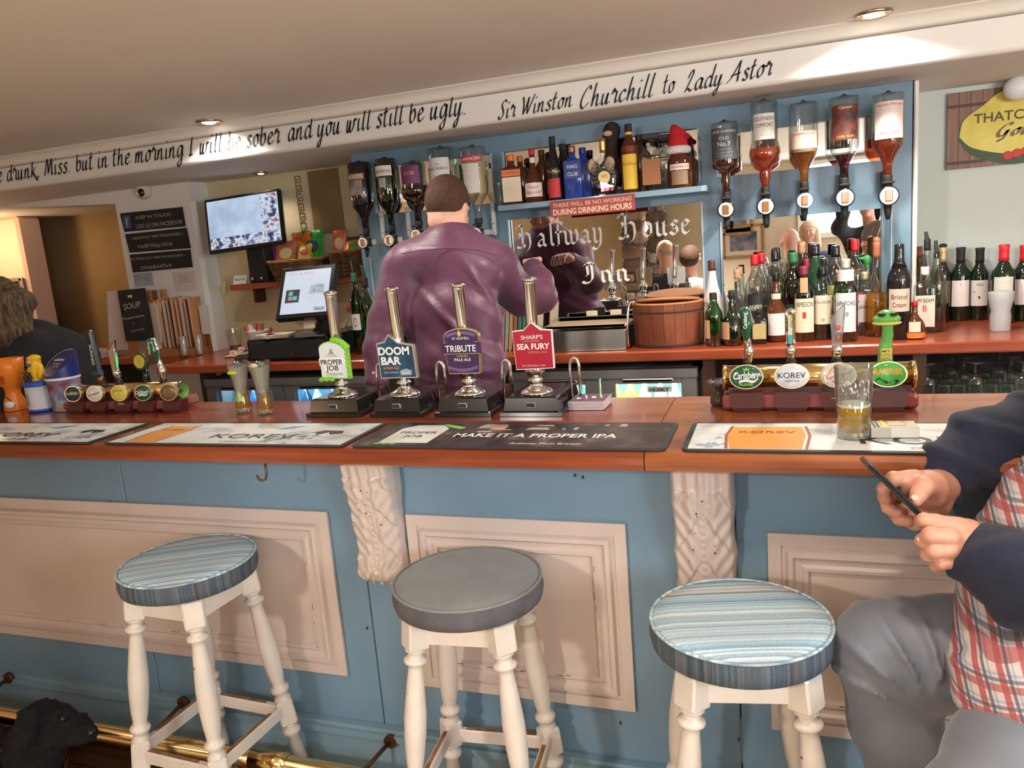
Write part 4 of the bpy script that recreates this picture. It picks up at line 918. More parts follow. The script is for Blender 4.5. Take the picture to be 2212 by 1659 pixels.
# ---------------- notice pier: chalkboards, menus ----------------
CHALK = mat('chalkboard_black', (.022, .020, .020), .7, noise=.4, nscale=12); CHK = mat('chalk', (.55, .53, .50), .9, noise=.3, nscale=90)
YP = 3.594
def cboard(tl, tr, br, bl, lab, lines, fb=False):
    P = [onY(u, v, YP) for u, v in (tl, tr, br, bl)]; t = thing('chalkboard', lab, 'chalkboard', ((P[0]+P[2])/2).to_tuple(), 0, 'chalkboards on the pier'); c = (P[0]+P[2])/2
    MB().prism([(p.x-c.x, p.z-c.z) for p in (P[3], P[2], P[1], P[0])], .006, None, -.004).build('board', CHALK, t)
    w = P[1].x-P[0].x; b = MB()
    for s, u, v, u2, v2, hpx in lines:
        a, e = onY(u, v, YP), onY(u2, v2, YP); put_text(b, s, (a.x+e.x)/2-c.x, (a.z+e.z)/2-c.z, hpx*3.6/F*.95, e.x-a.x, -.0048, -.005, slant=.12, rot=atan((e.z-a.z)/(e.x-a.x)))
    b.build('chalk_lettering', CHK, t)
    if fb:
        a = onY(276, 480, YP); MB().box((a.x-c.x, -.0045, a.z-c.z), (.055, .001, .075)).build('blue_square', mat('chalk_blue', (.06, .10, .22), .8), t)
        b = MB(); put_text(b, 'f', a.x-c.x, a.z-c.z-.025, .05, None, -.0056, .02); b.build('white_letter_f', CHK, t)
cboard((260, 461), (394, 447), (401, 489), (270, 501), 'topmost chalkboard on the pier, KEEP IN TOUCH with blue f square', [('-KEEP IN TOUCH-', 292, 474, 372, 466, 9), ('LIKE US ON FACEBOOK', 296, 494, 396, 483, 12)], True)
cboard((271, 506), (403, 492), (412, 536), (281, 546), 'middle chalkboard on the pier, HALFWAY WIFI PASSWORD', [('HALFWAY WIFI PASSWORD ~', 288, 518, 400, 507, 8), ('Half/Way1016', 300, 537, 374, 530, 11)])
cboard((281, 550), (411, 539), (416, 577), (288, 589), 'lowest chalkboard on the pier, a second WIFI PASSWORD with code', [('PLYMOUTH WIFI PASSWORD ~', 285, 563, 404, 553, 7), ('29468d47a4', 305, 583, 372, 576, 10)])
# papers pinned below
def sheet(tl, tr, br, bl, nm, lab, m_, y=YP, marks=0):
    P = [onY(u, v, y) for u, v in (tl, tr, br, bl)]; c = (P[0]+P[2])/2; t = thing(nm, lab, 'paper', c.to_tuple())
    MB().prism([(p.x-c.x, p.z-c.z) for p in (P[3], P[2], P[1], P[0])], .002, None, -.001).build('paper', m_, t)
    if marks:
        b = MB(); w = (P[1].x-P[0].x)
        for k in range(marks): b.box((random.uniform(-.02, .02)*w, -.0016, .03-k*.012), (w*random.uniform(.4, .8), .0008, .003))
        b.build('small_print', mat('grey_small_print', (.35, .28, .28), .7), t)
sheet((288, 592), (328, 588), (330, 616), (292, 620), 'photo_print', 'bluish seascape print pinned below the chalkboards', mat('seascape_print', (.38, .42, .52), .5, noise=.3, nscale=12))
sheet((372, 588), (418, 585), (424, 625), (380, 628), 'notice_sheet', 'pale notice with small print below the chalkboards', mat('pinkish_paper', (.66, .56, .52), .6), marks=4)
# menus in a wooden rack on the lower ledge
RZ = CT
def zt(u, v, y): return onY(u, v, y).z
rk = thing('menu_rack', 'wooden rack holding a row of upright menus below the notices', 'rack', (0, 0, 0))
xa, xb = onY(325, 700, 3.52).x, onY(430, 700, 3.52).x
MB().box(((xa+xb)/2, 3.52, RZ+.02), (xb-xa+.02, .13, .04)).build('tray', mat('rack_wood', (.35, .14, .05), .5), rk)
MB().box(((xa+xb)/2, 3.583, RZ+.12), (xb-xa+.02, .008, .24)).build('back_plate', mat('rack_wood', (.35, .14, .05), .5), rk)
MENU = [mat('menu_tan', (.50, .22, .09), .6), mat('menu_pink', (.58, .42, .34), .6), mat('menu_brown', (.26, .09, .035), .6), mat('menu_orange', (.55, .26, .10), .6)]
for i in range(12):
    x = xa+.006+i*(xb-xa-.012)/11; hgt = .27+.02*((i*7) % 5)/5-.012*(i < 3)
    t = thing('menu', '%s menu card, %s in the rack from the Soup board' % (['tan', 'pinkish', 'dark brown', 'orange'][i % 4], ORD[i]), 'menu', (x, 3.515, RZ+.042), .1, 'menus in the rack')
    MB().box((0, 0, hgt/2), (.010, .10, hgt)).build('cover', MENU[i % 4], t); MB().box((.0006, -.0505, hgt/2), (.006, .002, hgt*.96)).build('page_edge', MENU[1], t)
for i in range(5):
    x = xa-.025+i*.03; t = thing('menu', '%s orange-brown menu standing higher behind the Soup board' % ORD[i], 'menu', (x, 3.56, RZ+.042), 0, 'menus behind the soup board')
    MB().box((0, 0, .165), (.012, .03, .33+.004*(i % 2))).build('cover', MENU[(i*3) % 4], t)
def upright(name, lab, cat, tl, tr, br, bl, m_, y, thick=.008):
    P = [onY(u, v, y) for u, v in (tl, tr, br, bl)]; zb_ = min(P[2].z, P[3].z); c = Vector(((P[3].x+P[2].x)/2, y, max(zb_, CT+.002)))
    t = thing(name, lab, cat, c.to_tuple()); 
    MB().prism([(P[3].x-c.x, 0), (P[2].x-c.x, 0), (P[1].x-c.x, P[1].z-c.z), (P[0].x-c.x, P[0].z-c.z)], thick, None, 0).build('panel', m_, t); return t, c
upright('menu_sheet', 'large pinkish menu sheet standing behind the Soup chalkboard', 'menu', (231, 630), (270, 626), (275, 752), (236, 757), mat('pinkish_paper', (.66, .56, .52), .6), 3.49)
upright('menu_sheet', 'pale menu sheet standing between the Soup board and the row of menus', 'menu', (317, 656), (346, 654), (350, 738), (322, 742), mat('pinkish_paper', (.66, .56, .52), .6), 3.47)
t, c = upright('soup_chalkboard', 'small black chalkboard on the ledge reading SOUP', 'chalkboard', (253, 628), (311, 622), (332, 733), (272, 738), CHALK, 3.44, .01)
b = MB()
for s, u, v, u2, v2, hp in (('SOUP', 268, 668, 305, 664, 18), ('Mushroom', 265, 690, 312, 686, 9), ('+', 286, 700, 292, 699, 5), ('Lentil', 283, 716, 312, 713, 6)):
    a, e = onY(u, v, 3.44), onY(u2, v2, 3.44); put_text(b, s, (a.x+e.x)/2-c.x, (a.z+e.z)/2-c.z, hp*3.45/F*.9, e.x-a.x, -.0012, 0, slant=.1, rot=.1)
b.build('chalk_lettering', CHK, t); a = onY(281, 640, 3.44); MB().box((a.x-c.x, -.001, a.z-c.z), (.032, .002, .016), bev=.0008).build('hand_slot', mat('slot_tan_paper', (.62, .45, .32), .8), t)  # hand slot drawn as a raised tan plate
upright('menu_folder', 'dark oval-ended folder with white sheet at the end of the menu rack', 'folder', (428, 660), (445, 658), (452, 715), (437, 722), mat('folder_white', (.55, .50, .48), .6), 3.50)
t = thing('papers_pile', 'long pile of white papers lying on the ledge by the beer taps', 'papers', (onZ(250, 757, CT).x, 3.52, CT+.001), .06)
for k in range(4): MB().box((random.uniform(-.01, .01), random.uniform(-.01, .01), .006+k*.011), (.50, .17, .009), Matrix.Rotation(random.uniform(-.04, .04), 4, 'Z')).build('sheaf', mat('pinkish_paper2', (.66, .54, .46), .7), t)
for k, (u, v) in enumerate(((392, 770), (425, 768))):
    p = onZ(u, v, CT); t = thing('steel_beaker', 'steel menu holder tube on the counter, %s' % ('nearer the soup board' if k == 0 else 'next to the ochre wall'), 'holder', (p.x, p.y+.03, CT+.001), 0, 'steel tubes')
    MB().lathe([(.017, 0), (.018, .004), (.02, .11), (.018, .11), (.016, .01)], 20, cap=False).build('tube', mat('frosted_tube', (.45, .38, .33), .35, .4), t); MB().lathe([(.0, .002), (.016, .004)], 16).build('base', STEEL, t)
# CCTV dome
p = onY(312, 412, 3.57); t = thing('cctv_camera', 'white dome security camera on the wall over the chalkboards', 'camera', (p.x, 3.565, p.z))
MB().ball((0, 0, 0), (.042, .042, .048), 24, 14).build('dome', mat('white_plastic2', (.66, .60, .54), .35), t); MB().cyl((-.01, .01, .035), (-.01, .03, .05), .04, 20).build('mount', mat('white_plastic2', (.66, .60, .54), .35), t)
MB().ball((.010, -.033, -.012), (.022, .014, .024), 18, 10).build('lens', BLACKG, t)
# framed picture under the lamp glow
p0, p1 = onY(-60, 612, 4.17), onY(45, 600, 4.17); t = thing('framed_picture', 'silver-framed dark picture on the lamp-lit wall behind the woman', 'picture', ((p0.x+p1.x)/2, 4.18, p1.z-.17)); w = p1.x-p0.x
b = MB()
for s in (-1, 1): b.box((s*(w/2-.012), 0, 0), (.035, .02, .34), bev=.004); b.box((0, 0, s*.16), (w, .02, .03), bev=.004)
b.build('frame', mat('pewter_frame', (.40, .33, .27), .4, .5), t); MB().box((0, .004, 0), (w-.04, .006, .31)).build('picture', mat('dark_picture_print', (.06, .035, .03), .5, noise=.4, nscale=10), t)
p = (-5.0, 3.9, 1.78); t = thing('wall_lamp', 'warm shaded lamp beyond the frame beside the alcove', 'lamp', (-5.55, 4.05, 1.80)); MB().lathe([(.10, -.08), (.06, .08)], 24, cap=False).build('shade', mat('lit_shade', (.9, .7, .45), .8, emit=(1, .6, .3), es=3), t); MB().cyl((0, 0, -.1), (0, .1, -.15), .01, 8).build('arm', BRASS, t)
# ---------------- bottles ----------------
GG = glass('green_glass', (.06, .42, .10), (.01, .10, .02), .3); GD = mat('dark_green_glass', (.012, .05, .02), .08, coat=.5); BR = mat('brown_glass', (.09, .025, .008), .08, coat=.5)
GM = glass('mid_green_glass', (.06, .38, .10), (.01, .10, .02), .3)
BK = mat('black_glass', (.012, .010, .012), .07, coat=.5); BLG = mat('cobalt_glass', (.015, .05, .30), .08, coat=.5); WG = mat('white_glass', (.80, .72, .67), .15, coat=.4); CORK = mat('cork', (.50, .28, .15), .7)
def liq(name, c, d=.6): return cloudy('liquid_'+name, tuple(min(1, k**.5) for k in c), tuple(min(1, k*.9) for k in c), .35)
AMB = liq('amber', (.90, .36, .07)); DAMB = liq('dark_amber', (.28, .07, .02)); ORNG = liq('orange', (.90, .40, .06)); RUM = liq('rum', (.80, .13, .035)); PURP = liq('sloe', (.10, .008, .012))
SH = {  # radius fraction, height fraction
 'wine': [(.93, 0), (1, .012), (1, .60), (.93, .66), (.6, .73), (.40, .79), (.37, .84), (.37, .97), (.42, .975), (.42, 1)],
 'spirit': [(.93, 0), (1, .012), (1, .62), (.96, .67), (.75, .73), (.45, .79), (.38, .84), (.36, 1)],
 'squat': [(.85, 0), (.97, .03), (1, .2), (.97, .36), (.8, .48), (.5, .58), (.30, .66), (.26, .8), (.26, 1)],
 'tall': [(.93, 0), (1, .01), (1, .55), (.92, .64), (.62, .74), (.42, .82), (.38, .9), (.38, 1)],
 'slope': [(.95, 0), (1, .012), (.97, .42), (.80, .56), (.5, .70), (.36, .82), (.32, .92), (.32, 1)],
 'square': [(.95, 0), (1, .012), (1, .68), (.92, .73), (.45, .78), (.36, .82), (.36, 1)],
 'disk': [(.55, 0), (.75, .03), (.97, .2), (1, .32), (.93, .46), (.72, .58), (.4, .64), (.22, .68), (.2, .74), (.2, 1)],
 'oval': [(.9, 0), (1, .03), (1, .55), (.85, .63), (.45, .69), (.3, .74), (.28, 1)]}
def prof_at(P, h):
    for (r0, h0), (r1, h1) in zip(P[:-1], P[1:]):
        if h <= h1: return r0+(r1-r0)*(h-h0)/max(h1-h0, 1e-6)
    return P[-1][0]
def sq(mb, prof, n, M=None, depth_=1., e=.28, smooth=True):
    """lathe with a rounded-square section"""
    vs, fs = [], []
    for r, z in prof:
        k = min(1, max(0, (r/prof_max[0]-.5)*4))
        for i in range(n):
            a = 2*pi*(i+.5)/n; c_, s_ = cos(a), sin(a); ex = e+(1-e)*(1-k)
            vs.append((r*math.copysign(abs(c_)**ex, c_), r*depth_*math.copysign(abs(s_)**ex, s_), z))
    for k in range(len(prof)-1):
        for i in range(n): j = (i+1) % n; fs.append((k*n+i, k*n+j, (k+1)*n+j, (k+1)*n+i))
    fs += [tuple(range(n-1, -1, -1)), tuple((len(prof)-1)*n+i for i in range(n))]
    return mb.add(vs, fs, smooth, M)
prof_max = [1.]
def bottle(pos, H, r, shape, gm, cap, lab, cat='bottle', group=None, level=None, liquid=None, labels=(), name='bottle', capspan=(.88, 1.0), inv=False, rz=None, extra=None, dep=1.):
    """labels: (z0, z1, half_angle, material, [(text, zfrac, hfrac, width_frac, material)])"""
    x, y, z = pos
    if rz is None: rz = atan2(-x, y)*.75
    t = thing(name, lab, cat, pos, rz, group); P = SH[shape]; prof_max[0] = r
    fz = (lambda h: H*(1-h)) if inv else (lambda h: H*h)
    Q = [(a*r, fz(h)) for a, h in P]
    if inv: Q = Q[::-1]
    fl = shape in ('square',); b = MB()
    if fl: sq(b, Q, 24, depth_=dep)
    else: b.lathe(Q, 24, sy=dep)
    g = b.build('glass_body', gm, t)
    if liquid:
        lv = level if level is not None else .6
        hs = sorted(set([h for _, h in P]+[lv])); L = [(prof_at(P, h)*r*.93, fz(h)) for h in hs if ((h >= lv) if inv else (h <= lv)) and h > (.012 if not inv else 0)]
        if inv: L = L[::-1]
        b = MB(); (sq(b, L, 24, depth_=dep) if fl else b.lathe(L, 24, sy=dep)); b.build('liquid', liquid, t)
    if cap:
        c0, c1 = capspan; rc = prof_at(P, c1)*r
        C = [(prof_at(P, c0+(c1-c0)*i/4)*r*1.07+.0006, fz(c0+(c1-c0)*i/4)) for i in range(5)]+[(rc*.9, fz(c1)+(-.002 if inv else .002))]
        MB().lathe(C[::-1] if inv else C, 18).build('cap', cap, t)
    for (z0, z1, ha, lm, txt) in labels:
        rr = max(prof_at(P, z0), prof_at(P, z1))*r*1.012
        def fn(q, off=0.):
            if fl:
                return (max(-rr, min(rr, q[0])), -rr*dep-.0006-off, q[2])
            a = q[0]/rr; return (rr*sin(a), -(rr*dep+.0003+off)*cos(a), q[2])
        za, zb = sorted((fz(z0), fz(z1)))
        def rad_at(zz):
            return rr
        b = MB(); w = min(ha*rr, rr*.9 if fl else 9)
        b.grid(lambda u, v: fn((-w+2*w*u, 0, za+(zb-za)*v)), 14, 2); lb = b.build('label', lm, t)
        if txt:
            by = {}
            for s, zf, hf, wf, tm in txt: by.setdefault(tm.name, (tm, MB()))[1] and put_text(by[tm.name][1], s, 0, za+(zb-za)*zf, (zb-za)*hf, 2*w*wf, bold=0., fn=lambda q: fn(q, .0007))
            for tm, mb in by.values(): mb.build('lettering', tm, lb)
    if extra: extra(t, r, H)
    return t
def lines(n=3, m_=None, z0=.15, z1=.75, w=.6):   # unreadable small print as thin rules
    m_ = m_ or mat('faint_print', (.35, .28, .24), .6)
    return [('------', z0+(z1-z0)*i/max(1, n-1), .04, w*(1 if i % 2 else .8), m_) for i in range(n)]
def place(u, y, vt, wpx, z, ub=None):
    x = xAt(u, y, z); H = zAt(x, y, vt)-z; r = wpx*depth((x, y, z+.1))/F/2; return (x, y, z+.001), H-.001, r
def base_y(u, vb, z, wpx): p = onZ(u, vb, z); return p.y+wpx*depth(p)/F/2
# --- shelf of liqueurs ---
Gs = 'liqueurs on the upper shelf'
def S_(u, vb, vt, w, *a, y=None, **k):
    yy = y or 3.285; p, H, r = place(u, yy, vt, w, SHZ); return bottle(p, H, r, *a, group=Gs, **k)
OC = mat('orange_foil', (.72, .20, .04), .35); RC = mat('red_cap', (.50, .015, .02), .35); GC = mat('gold_cap', (.75, .52, .2), .25, .9); PC = mat('plum_cap', (.22, .02, .06), .4); WC = mat('white_cap', (.78, .74, .72), .4); KB = mat('brown_cap', (.10, .03, .02), .4)
YP_ = mat('yellow_label', (.85, .55, .05), .5); PL = mat('parchment_label', (.62, .50, .38), .6); RL = mat('red_label', (.55, .03, .035), .5)
S_(1110, 438, 336, 44, 'square', BR, OC, 'square brown orange-liqueur bottle at the shelf end, cream label with slanted band', labels=[(.05, .55, 1, CREAML, lines(4)), (.57, .70, 1, OC, [('COINTREAU', .3, .45, .9, REDP)])], dep=.8)
S_(1130, 438, 338, 34, 'square', BR, OC, 'second orange-capped brown bottle half hidden behind the first on the shelf', y=3.35)
S_(1156, 430, 322, 44, 'squat', BR, RC, 'round-shouldered brown bottle with wide pale label and red neck ribbon', labels=[(.10, .36, 1.0, PINKL, [('Grand', .6, .22, .5, REDP), ('Marnier', .2, .25, .8, REDP)]), (.74, .84, 1.4, WC, [])])
S_(1177, 430, 325, 34, 'spirit', BR, KB, 'brown bottle with dark cap behind the black gold-lettered bottle', y=3.35)
S_(1201, 425, 296, 38, 'slope', BK, BLACKM, 'tall black bottle with gold script and red label', labels=[(.04, .34, .7, RL, []), (.40, .50, .9, BK, [('Tia Maria', .3, .5, .95, GOLDP)])])
S_(1222, 425, 312, 34, 'tall', BK, BLACKM, 'plain black bottle behind, between the gold-script and cobalt bottles', y=3.35)
S_(1241, 421, 317, 40, 'square', BLG, mat('copper_cap', (.35, .16, .08), .35, .7), 'square cobalt-blue whisky bottle with white outlined name', labels=[(.38, .72, 1, mat('deep_blue_print', (.02, .04, .22), .3), [('HAIG', .58, .22, .6, WHITEP), ('CLUB', .16, .22, .6, WHITEP)])], dep=.6)
S_(1264, 421, 320, 38, 'square', BLG, BLG, 'second cobalt-blue square bottle partly behind the first', y=3.34, dep=.6)
def facets(t, r, H):
    b = MB()
    for k in range(14):
        a = k*2*pi/14; b.box((.62*r*cos(a), -.30*r, H*.32+.62*r*sin(a)), (r*.42, .02, .006), Matrix.Translation((0, 0, 0)))
    for k in range(16):
        a = k*2*pi/16; b.cyl((r*.42*cos(a), -.36*r, H*.32+r*.42*sin(a)), (r*.95*cos(a), -.16*r, H*.32+r*.95*sin(a)), .004, 5)
    b.build('cut_facets', CLEAR, t)
    b = MB(); b.cyl((0, -.40*r, H*.32), (0, -.43*r, H*.32), r*.40, 26); s = b.build('gold_seal', mat('gold_seal', (.72, .52, .22), .35, .3), t)
    b = MB(); put_text(b, 'XO', 0, H*.31, r*.2, None, -.44*r, .02); b.build('lettering', mat('brown_print', (.2, .11, .06), .5), s)
S_(1308, 414, 300, 64, 'disk', CLEAR, GC, 'round cut-glass cognac decanter with gold seal and gold stopper', level=.14, liquid=PURP, dep=.38, capspan=(.76, 1.0), extra=facets)
S_(1364, 409, 269, 38, 'spirit', BR, BLACKM, 'tall brown bottle with bright yellow label and yellow neck band', labels=[(.05, .56, .9, YP_, [('Kahlua', .68, .12, .9, REDP)]), (.85, .89, 1.5, YP_, []), (.60, .68, .8, mat('dark_red_label', (.20, .02, .01), .5), [])], capspan=(.90, 1))
S_(1385, 409, 292, 36, 'spirit', BR, KB, 'dark brown bottle half hidden behind the yellow-labelled one', y=3.35)
S_(1410, 403, 290, 42, 'square', CLEAR, mat('wide_black_cap', (.02, .015, .015), .4), 'square amaretto decanter with wide black cap and copper label', level=.62, liquid=DAMB, labels=[(.10, .55, 1, mat('copper_label', (.35, .13, .05), .5), lines(3))], capspan=(.86, 1.0), extra=lambda t, r, H: MB().box((0, 0, H*.95), (r*1.7, r*1.7, H*.10), bev=.003).build('square_stopper', mat('wide_black_cap', (.02, .015, .015), .4), t))
S_(1434, 403, 292, 40, 'square', CLEAR, None, 'second square decanter with black stopper behind the copper-labelled one', y=3.345, level=.6, liquid=DAMB, extra=lambda t, r, H: MB().box((0, 0, H*.95), (r*1.6, r*1.6, H*.10), bev=.003).build('square_stopper', mat('wide_black_cap', (.02, .015, .015), .4), t))
dr = S_(1470, 398, 300, 52, 'oval', BR, None, 'brown liqueur bottle under the red Santa hat', labels=[(.06, .34, .7, mat('tan_label', (.30, .19, .11), .6), lines(3)), (.36, .48, .85, PINKL, [('DRAMBUIE', .3, .4, .9, REDP)])])
S_(1490, 398, 318, 34, 'spirit', BR, KB, 'dark brown bottle at the shelf end behind the Santa-hatted bottle', y=3.35)
p, H, r = place(1080, 3.285, 395, 22, SHZ); o = thing('shot_glass', 'tiny clear glass at the end of the liqueur shelf', 'glass', p); MB().lathe([(r*.7, 0), (r*.8, .004), (r, H)], 16, cap=False).build('glass_body', CLEAR, o)
# Santa hat
hp = Vector(dr.location); Ht = 0.0
a = onY(1464, 322, 3.28); t = thing('santa_hat', 'small red felt Santa hat with white fluffy brim on a bottle', 'hat', (a.x, 3.285, a.z-.004))
fluff = mat('white_fluff', (.80, .78, .76), .95, bump=.8, bscale=140)
def hatf(X, Y, Z_):
    pts = [(0, 0, .01, .042), (.0, 0, .035, .036), (-.008, 0, .065, .024), (-.012, 0, .088, .012)]
    fs = [cap_(a_[:3], b_[:3], a_[3], b_[3]) for a_, b_ in zip(pts[:-1], pts[1:])]+[cap_((-.012, 0, .088), (.02, .0, .07), .012, .009), cap_((.02, 0, .07), (.036, 0, .055), .009, .008)]
    return union(fs, .01)(X, Y, Z_)
sdf_obj('felt_cone', hatf, (-.06, -.06, -.04), (.06, .06, .12), .003, mat('red_felt', (.50, .015, .02), .9), t)
sdf_obj('fluffy_brim', lambda X, Y, Z_: np.sqrt((np.sqrt(X**2+Y**2)-.036)**2+(Z_-0)**2)-.016+.002*np.sin(X*420)*np.sin(Y*390+1)*np.sin(Z_*400), (-.07, -.07, -.03), (.07, .07, .03), .003, fluff, t)
sdf_obj('bobble', lambda X, Y, Z_: ell((.040, -.005, .05), (.011, .011, .011))(X, Y, Z_), (.02, -.03, .03), (.06, .02, .07), .003, mat('dark_red_felt', (.30, .02, .02), .9), t)
# plush toy sitting behind the decanter
a = onY(1318, 300, 3.33); t = thing('plush_toy', 'small dark plush animal with cream feet sitting behind the cognac decanter', 'soft toy', (a.x, 3.335, SHZ+.002))
hz = onY(1320, 284, 3.33).z-SHZ
sdf_obj('body', union([ell((0, 0, .10), (.045, .035, .06)), cap_((0, 0, .10), (.0, 0, hz-.02), .03, .03), cap_((-.035, 0, .12), (-.06, -.02, .10), .016, .016), cap_((.035, 0, .12), (.055, -.02, .09), .016, .016), ell((.008, 0, hz), (.036, .036, .038))], .015), (-.1, -.08, .02), (.1, .08, hz+.06), .0045, mat('dark_plush', (.04, .022, .016), .95, bump=.6, bscale=160), t)
b = MB(); b.ball((-.075, -.045, .125), (.020, .014, .030)); b.ball((.0, -.045, .125), (.023, .014, .032)); b.build('feet', mat('cream_plush', (.62, .42, .28), .9), t)
b = MB(); b.ball((-.004, -.034, hz-.012), (.020, .012, .012)); b.build('muzzle', mat('cream_plush', (.62, .42, .28), .9), t)
# --- bottles on the back counter ---
Gc = 'spirits on the back counter'
def C_(u, vt, w, *a, vb=None, y=None, **k):
    k.setdefault('group', Gc)
    yy = base_y(u, vb, CT, w) if vb else y
    p, H, r = place(u, yy, vt, w, CT); return bottle(p, H, r, *a, **k)
FB = [('x', 0)]
OL = mat('orange_cream_label', (.62, .36, .18), .6)
C_(1544, 633, 38, 'tall', GM, BLACKM, 'smaller green half-size bottle with black cap next to the wooden bucket', vb=749, liquid=liq('green', (.02, .17, .04), .2), level=.5, labels=[(.15, .5, .7, OL, [])], rz=-1.1)
C_(1583, 628, 46, 'squat', GM, BLACKM, 'round green flask with black cap beside the small green bottle', vb=748, liquid=liq('green', (.02, .17, .04), .2), level=.5, labels=[(.12, .44, .5, OL, lines(3))], rz=-.7)
C_(1543, 563, 46, 'slope', WG, KB, 'white coconut-rum bottle with dark brown cap', y=3.27, labels=[(.38, .56, .8, WG, [('MALIBU', .35, .4, .95, BLACKP)]), (.26, .36, .45, mat('sunset_print', (.75, .35, .08), .5), [])], rz=-.1)
C_(1596, 583, 46, 'squat', CLEAR, CORK, 'clear rum bottle with cork stopper and pink label', y=3.22, labels=[(.08, .42, .8, PINKL, [('BOOM', .35, .25, .8, BLACKP)])], level=.3, liquid=liq('water', (.8, .75, .7), .9))
C_(1602, 577, 30, 'tall', CLEAR, CORK, 'slim clear bottle with cork behind the pink-labelled one', y=3.33)
C_(1634, 551, 40, 'spirit', CLEAR, RC, 'clear whisky bottle with bright red cap and black label', y=3.24, level=.55, liquid=DAMB, labels=[(.10, .55, .9, BLACKP, [('WHISKY', .6, .16, .8, CREAML)])])
C_(1648, 547, 36, 'spirit', CLEAR, RC, 'second red-capped bottle of amber rum just behind the first', y=3.32, level=.55, liquid=RUM)
C_(1641, 668, 30, 'square', BK, BLACKM, 'short black bottle with yellow label behind the green Carlsberg tap', vb=744, labels=[(.15, .6, 1, mat('olive_label', (.45, .38, .15), .5), lines(2))])
C_(1678, 589, 50, 'squat', BR, BLACKG, 'fat dark cognac bottle with cream label between two beer taps', vb=740, labels=[(.10, .42, .75, PINKL, lines(4, z1=.6)), (.62, .70, 1.3, CREAML, [])], extra=lambda t, r, H: (MB().ball((r*.9, -.01, H*.25), (.006, .012, .018)).build('red_wax_seal', mat('red_seal', (.6, .05, .01), .4), t)))
C_(1677, 541, 38, 'spirit', CLEAR, BLACKG, 'clear bottle of amber rum with tall black cap behind the fat cognac bottle', y=3.29, level=.6, liquid=AMB)
C_(1682, 537, 34, 'tall', CLEAR, BLACKG, 'clear tall bottle with black cap at the back near the mirror edge', y=3.36)
C_(1716, 546, 46, 'spirit', GG, mat('green_cap', (.03, .16, .08), .4), 'bright green gin bottle with green cap', y=3.27, labels=[(.30, .42, .9, GD, [('GIO', .2, .5, .5, mat('silver_print', (.5, .55, .55), .4))])])
C_(1735, 524, 34, 'tall', glass('cream_glass', (.75, .68, .5)), CORK, 'slender pale bottle with chrome-balled cork pourer', y=3.35)
C_(1738, 576, 46, 'spirit', GM, PC, 'green whiskey bottle with plum cap and cream JAMESON label', vb=738, level=.55, liquid=liq('green', (.02, .17, .04), .2), labels=[(.12, .58, .95, CREAML, [('JAMESON', .76, .15, .9, BLACKP), ('I', .42, .2, .16, REDP)]+lines(2, z0=.15, z1=.28)), (.66, .86, .35, OL, [])])
C_(1744, 560, 32, 'spirit', BR, PC, 'brown bottle with plum cap behind the JAMESON bottle', y=3.30)
C_(1762, 528, 52, 'tall', GD, BLACKG, 'large dark green champagne-shaped bottle with black cap', y=3.31, labels=[(.28, .4, .6, PINKL, [])])
C_(1778, 577, 44, 'spirit', CLEAR, BLACKG, 'clear TALISKER whisky bottle with dark cap and cream label', vb=735, level=.42, liquid=DAMB, labels=[(.22, .62, .95, CREAML, [('TALISKER', .72, .10, .85, mat('slate_print', (.12, .16, .2), .5)), ('10', .10, .12, .12, BLACKP)]+lines(2, z0=.45, z1=.6))])
C_(1781, 559, 34, 'spirit', mat('navy_glass', (.01, .02, .07), .1, coat=.4), BLACKG, 'navy bottle with dark cap behind the TALISKER', y=3.31)
C_(1806, 531, 44, 'spirit', CLEAR, BLACKG, 'clear bottle with black-and-white cap and yellow CHIVAS label', y=3.29, level=.5, liquid=AMB, labels=[(.30, .58, .9, mat('mustard_label', (.55, .48, .15), .5), [('CHIVAS', .3, .4, .9, BLACKP)])])
C_(1827, 560, 48, 'spirit', GG, mat('silver_foil', (.62, .60, .55), .35, .5), 'green islay whisky bottle with silver foil neck and white label', vb=739, level=.5, liquid=liq('green2', (.01, .08, .02), .2), labels=[(.12, .60, .95, mat('cool_white_label', (.72, .72, .74), .5), [('LAPHROAIG', .68, .12, .9, BLACKP), ('10', .40, .12, .2, BLACKP)]+lines(2, z0=.12, z1=.25)), (.74, .88, 1.4, PINKL, [])])
C_(1847, 518, 40, 'spirit', CLEAR, RC, 'clear maraschino bottle with big red cap and red label', y=3.33, labels=[(.35, .46, .9, RL, [('LUXARDO', .25, .5, .95, WHITEP)])])
C_(1867, 588, 42, 'square', CLEAR, mat('gold_foil', (.60, .48, .28), .4, .4), 'square clear BUSHMILLS bottle with gold foil neck and black band', vb=727, level=.4, liquid=AMB, dep=.7, labels=[(.22, .66, 1, mat('grey_pink_label', (.60, .50, .48), .5), [('BUSHMILLS', .48, .13, .95, BLACKP)]+lines(2, z0=.15, z1=.3))])
def beak(t, r, H): sdf_obj('green_pourer', union([ell((0, 0, H*.99), (.014, .014, .020)), cap_((0, 0, H*1.01), (-.030, -.004, H*1.015), .010, .004), cap_((0, 0, H*.90), (0, 0, H), .010, .011)], .006), (-.05, -.03, H*.85), (.03, .03, H+.04), .0025, mat('green_plastic', (.05, .28, .07), .4), t)
C_(1873, 560, 30, 'tall', CLEAR, None, 'clear bottle with moulded green pourer', y=3.33, extra=beak)
def pk(t, r, H): MB().ball((0, 0, H*.985), (.014, .014, .014)).build('round_stopper', mat('tan_stopper', (.42, .16, .08), .5), t); MB().cyl((0, 0, H), (.012, -.004, H+.045), .0008, 5).build('cocktail_stick', CREAML, t)
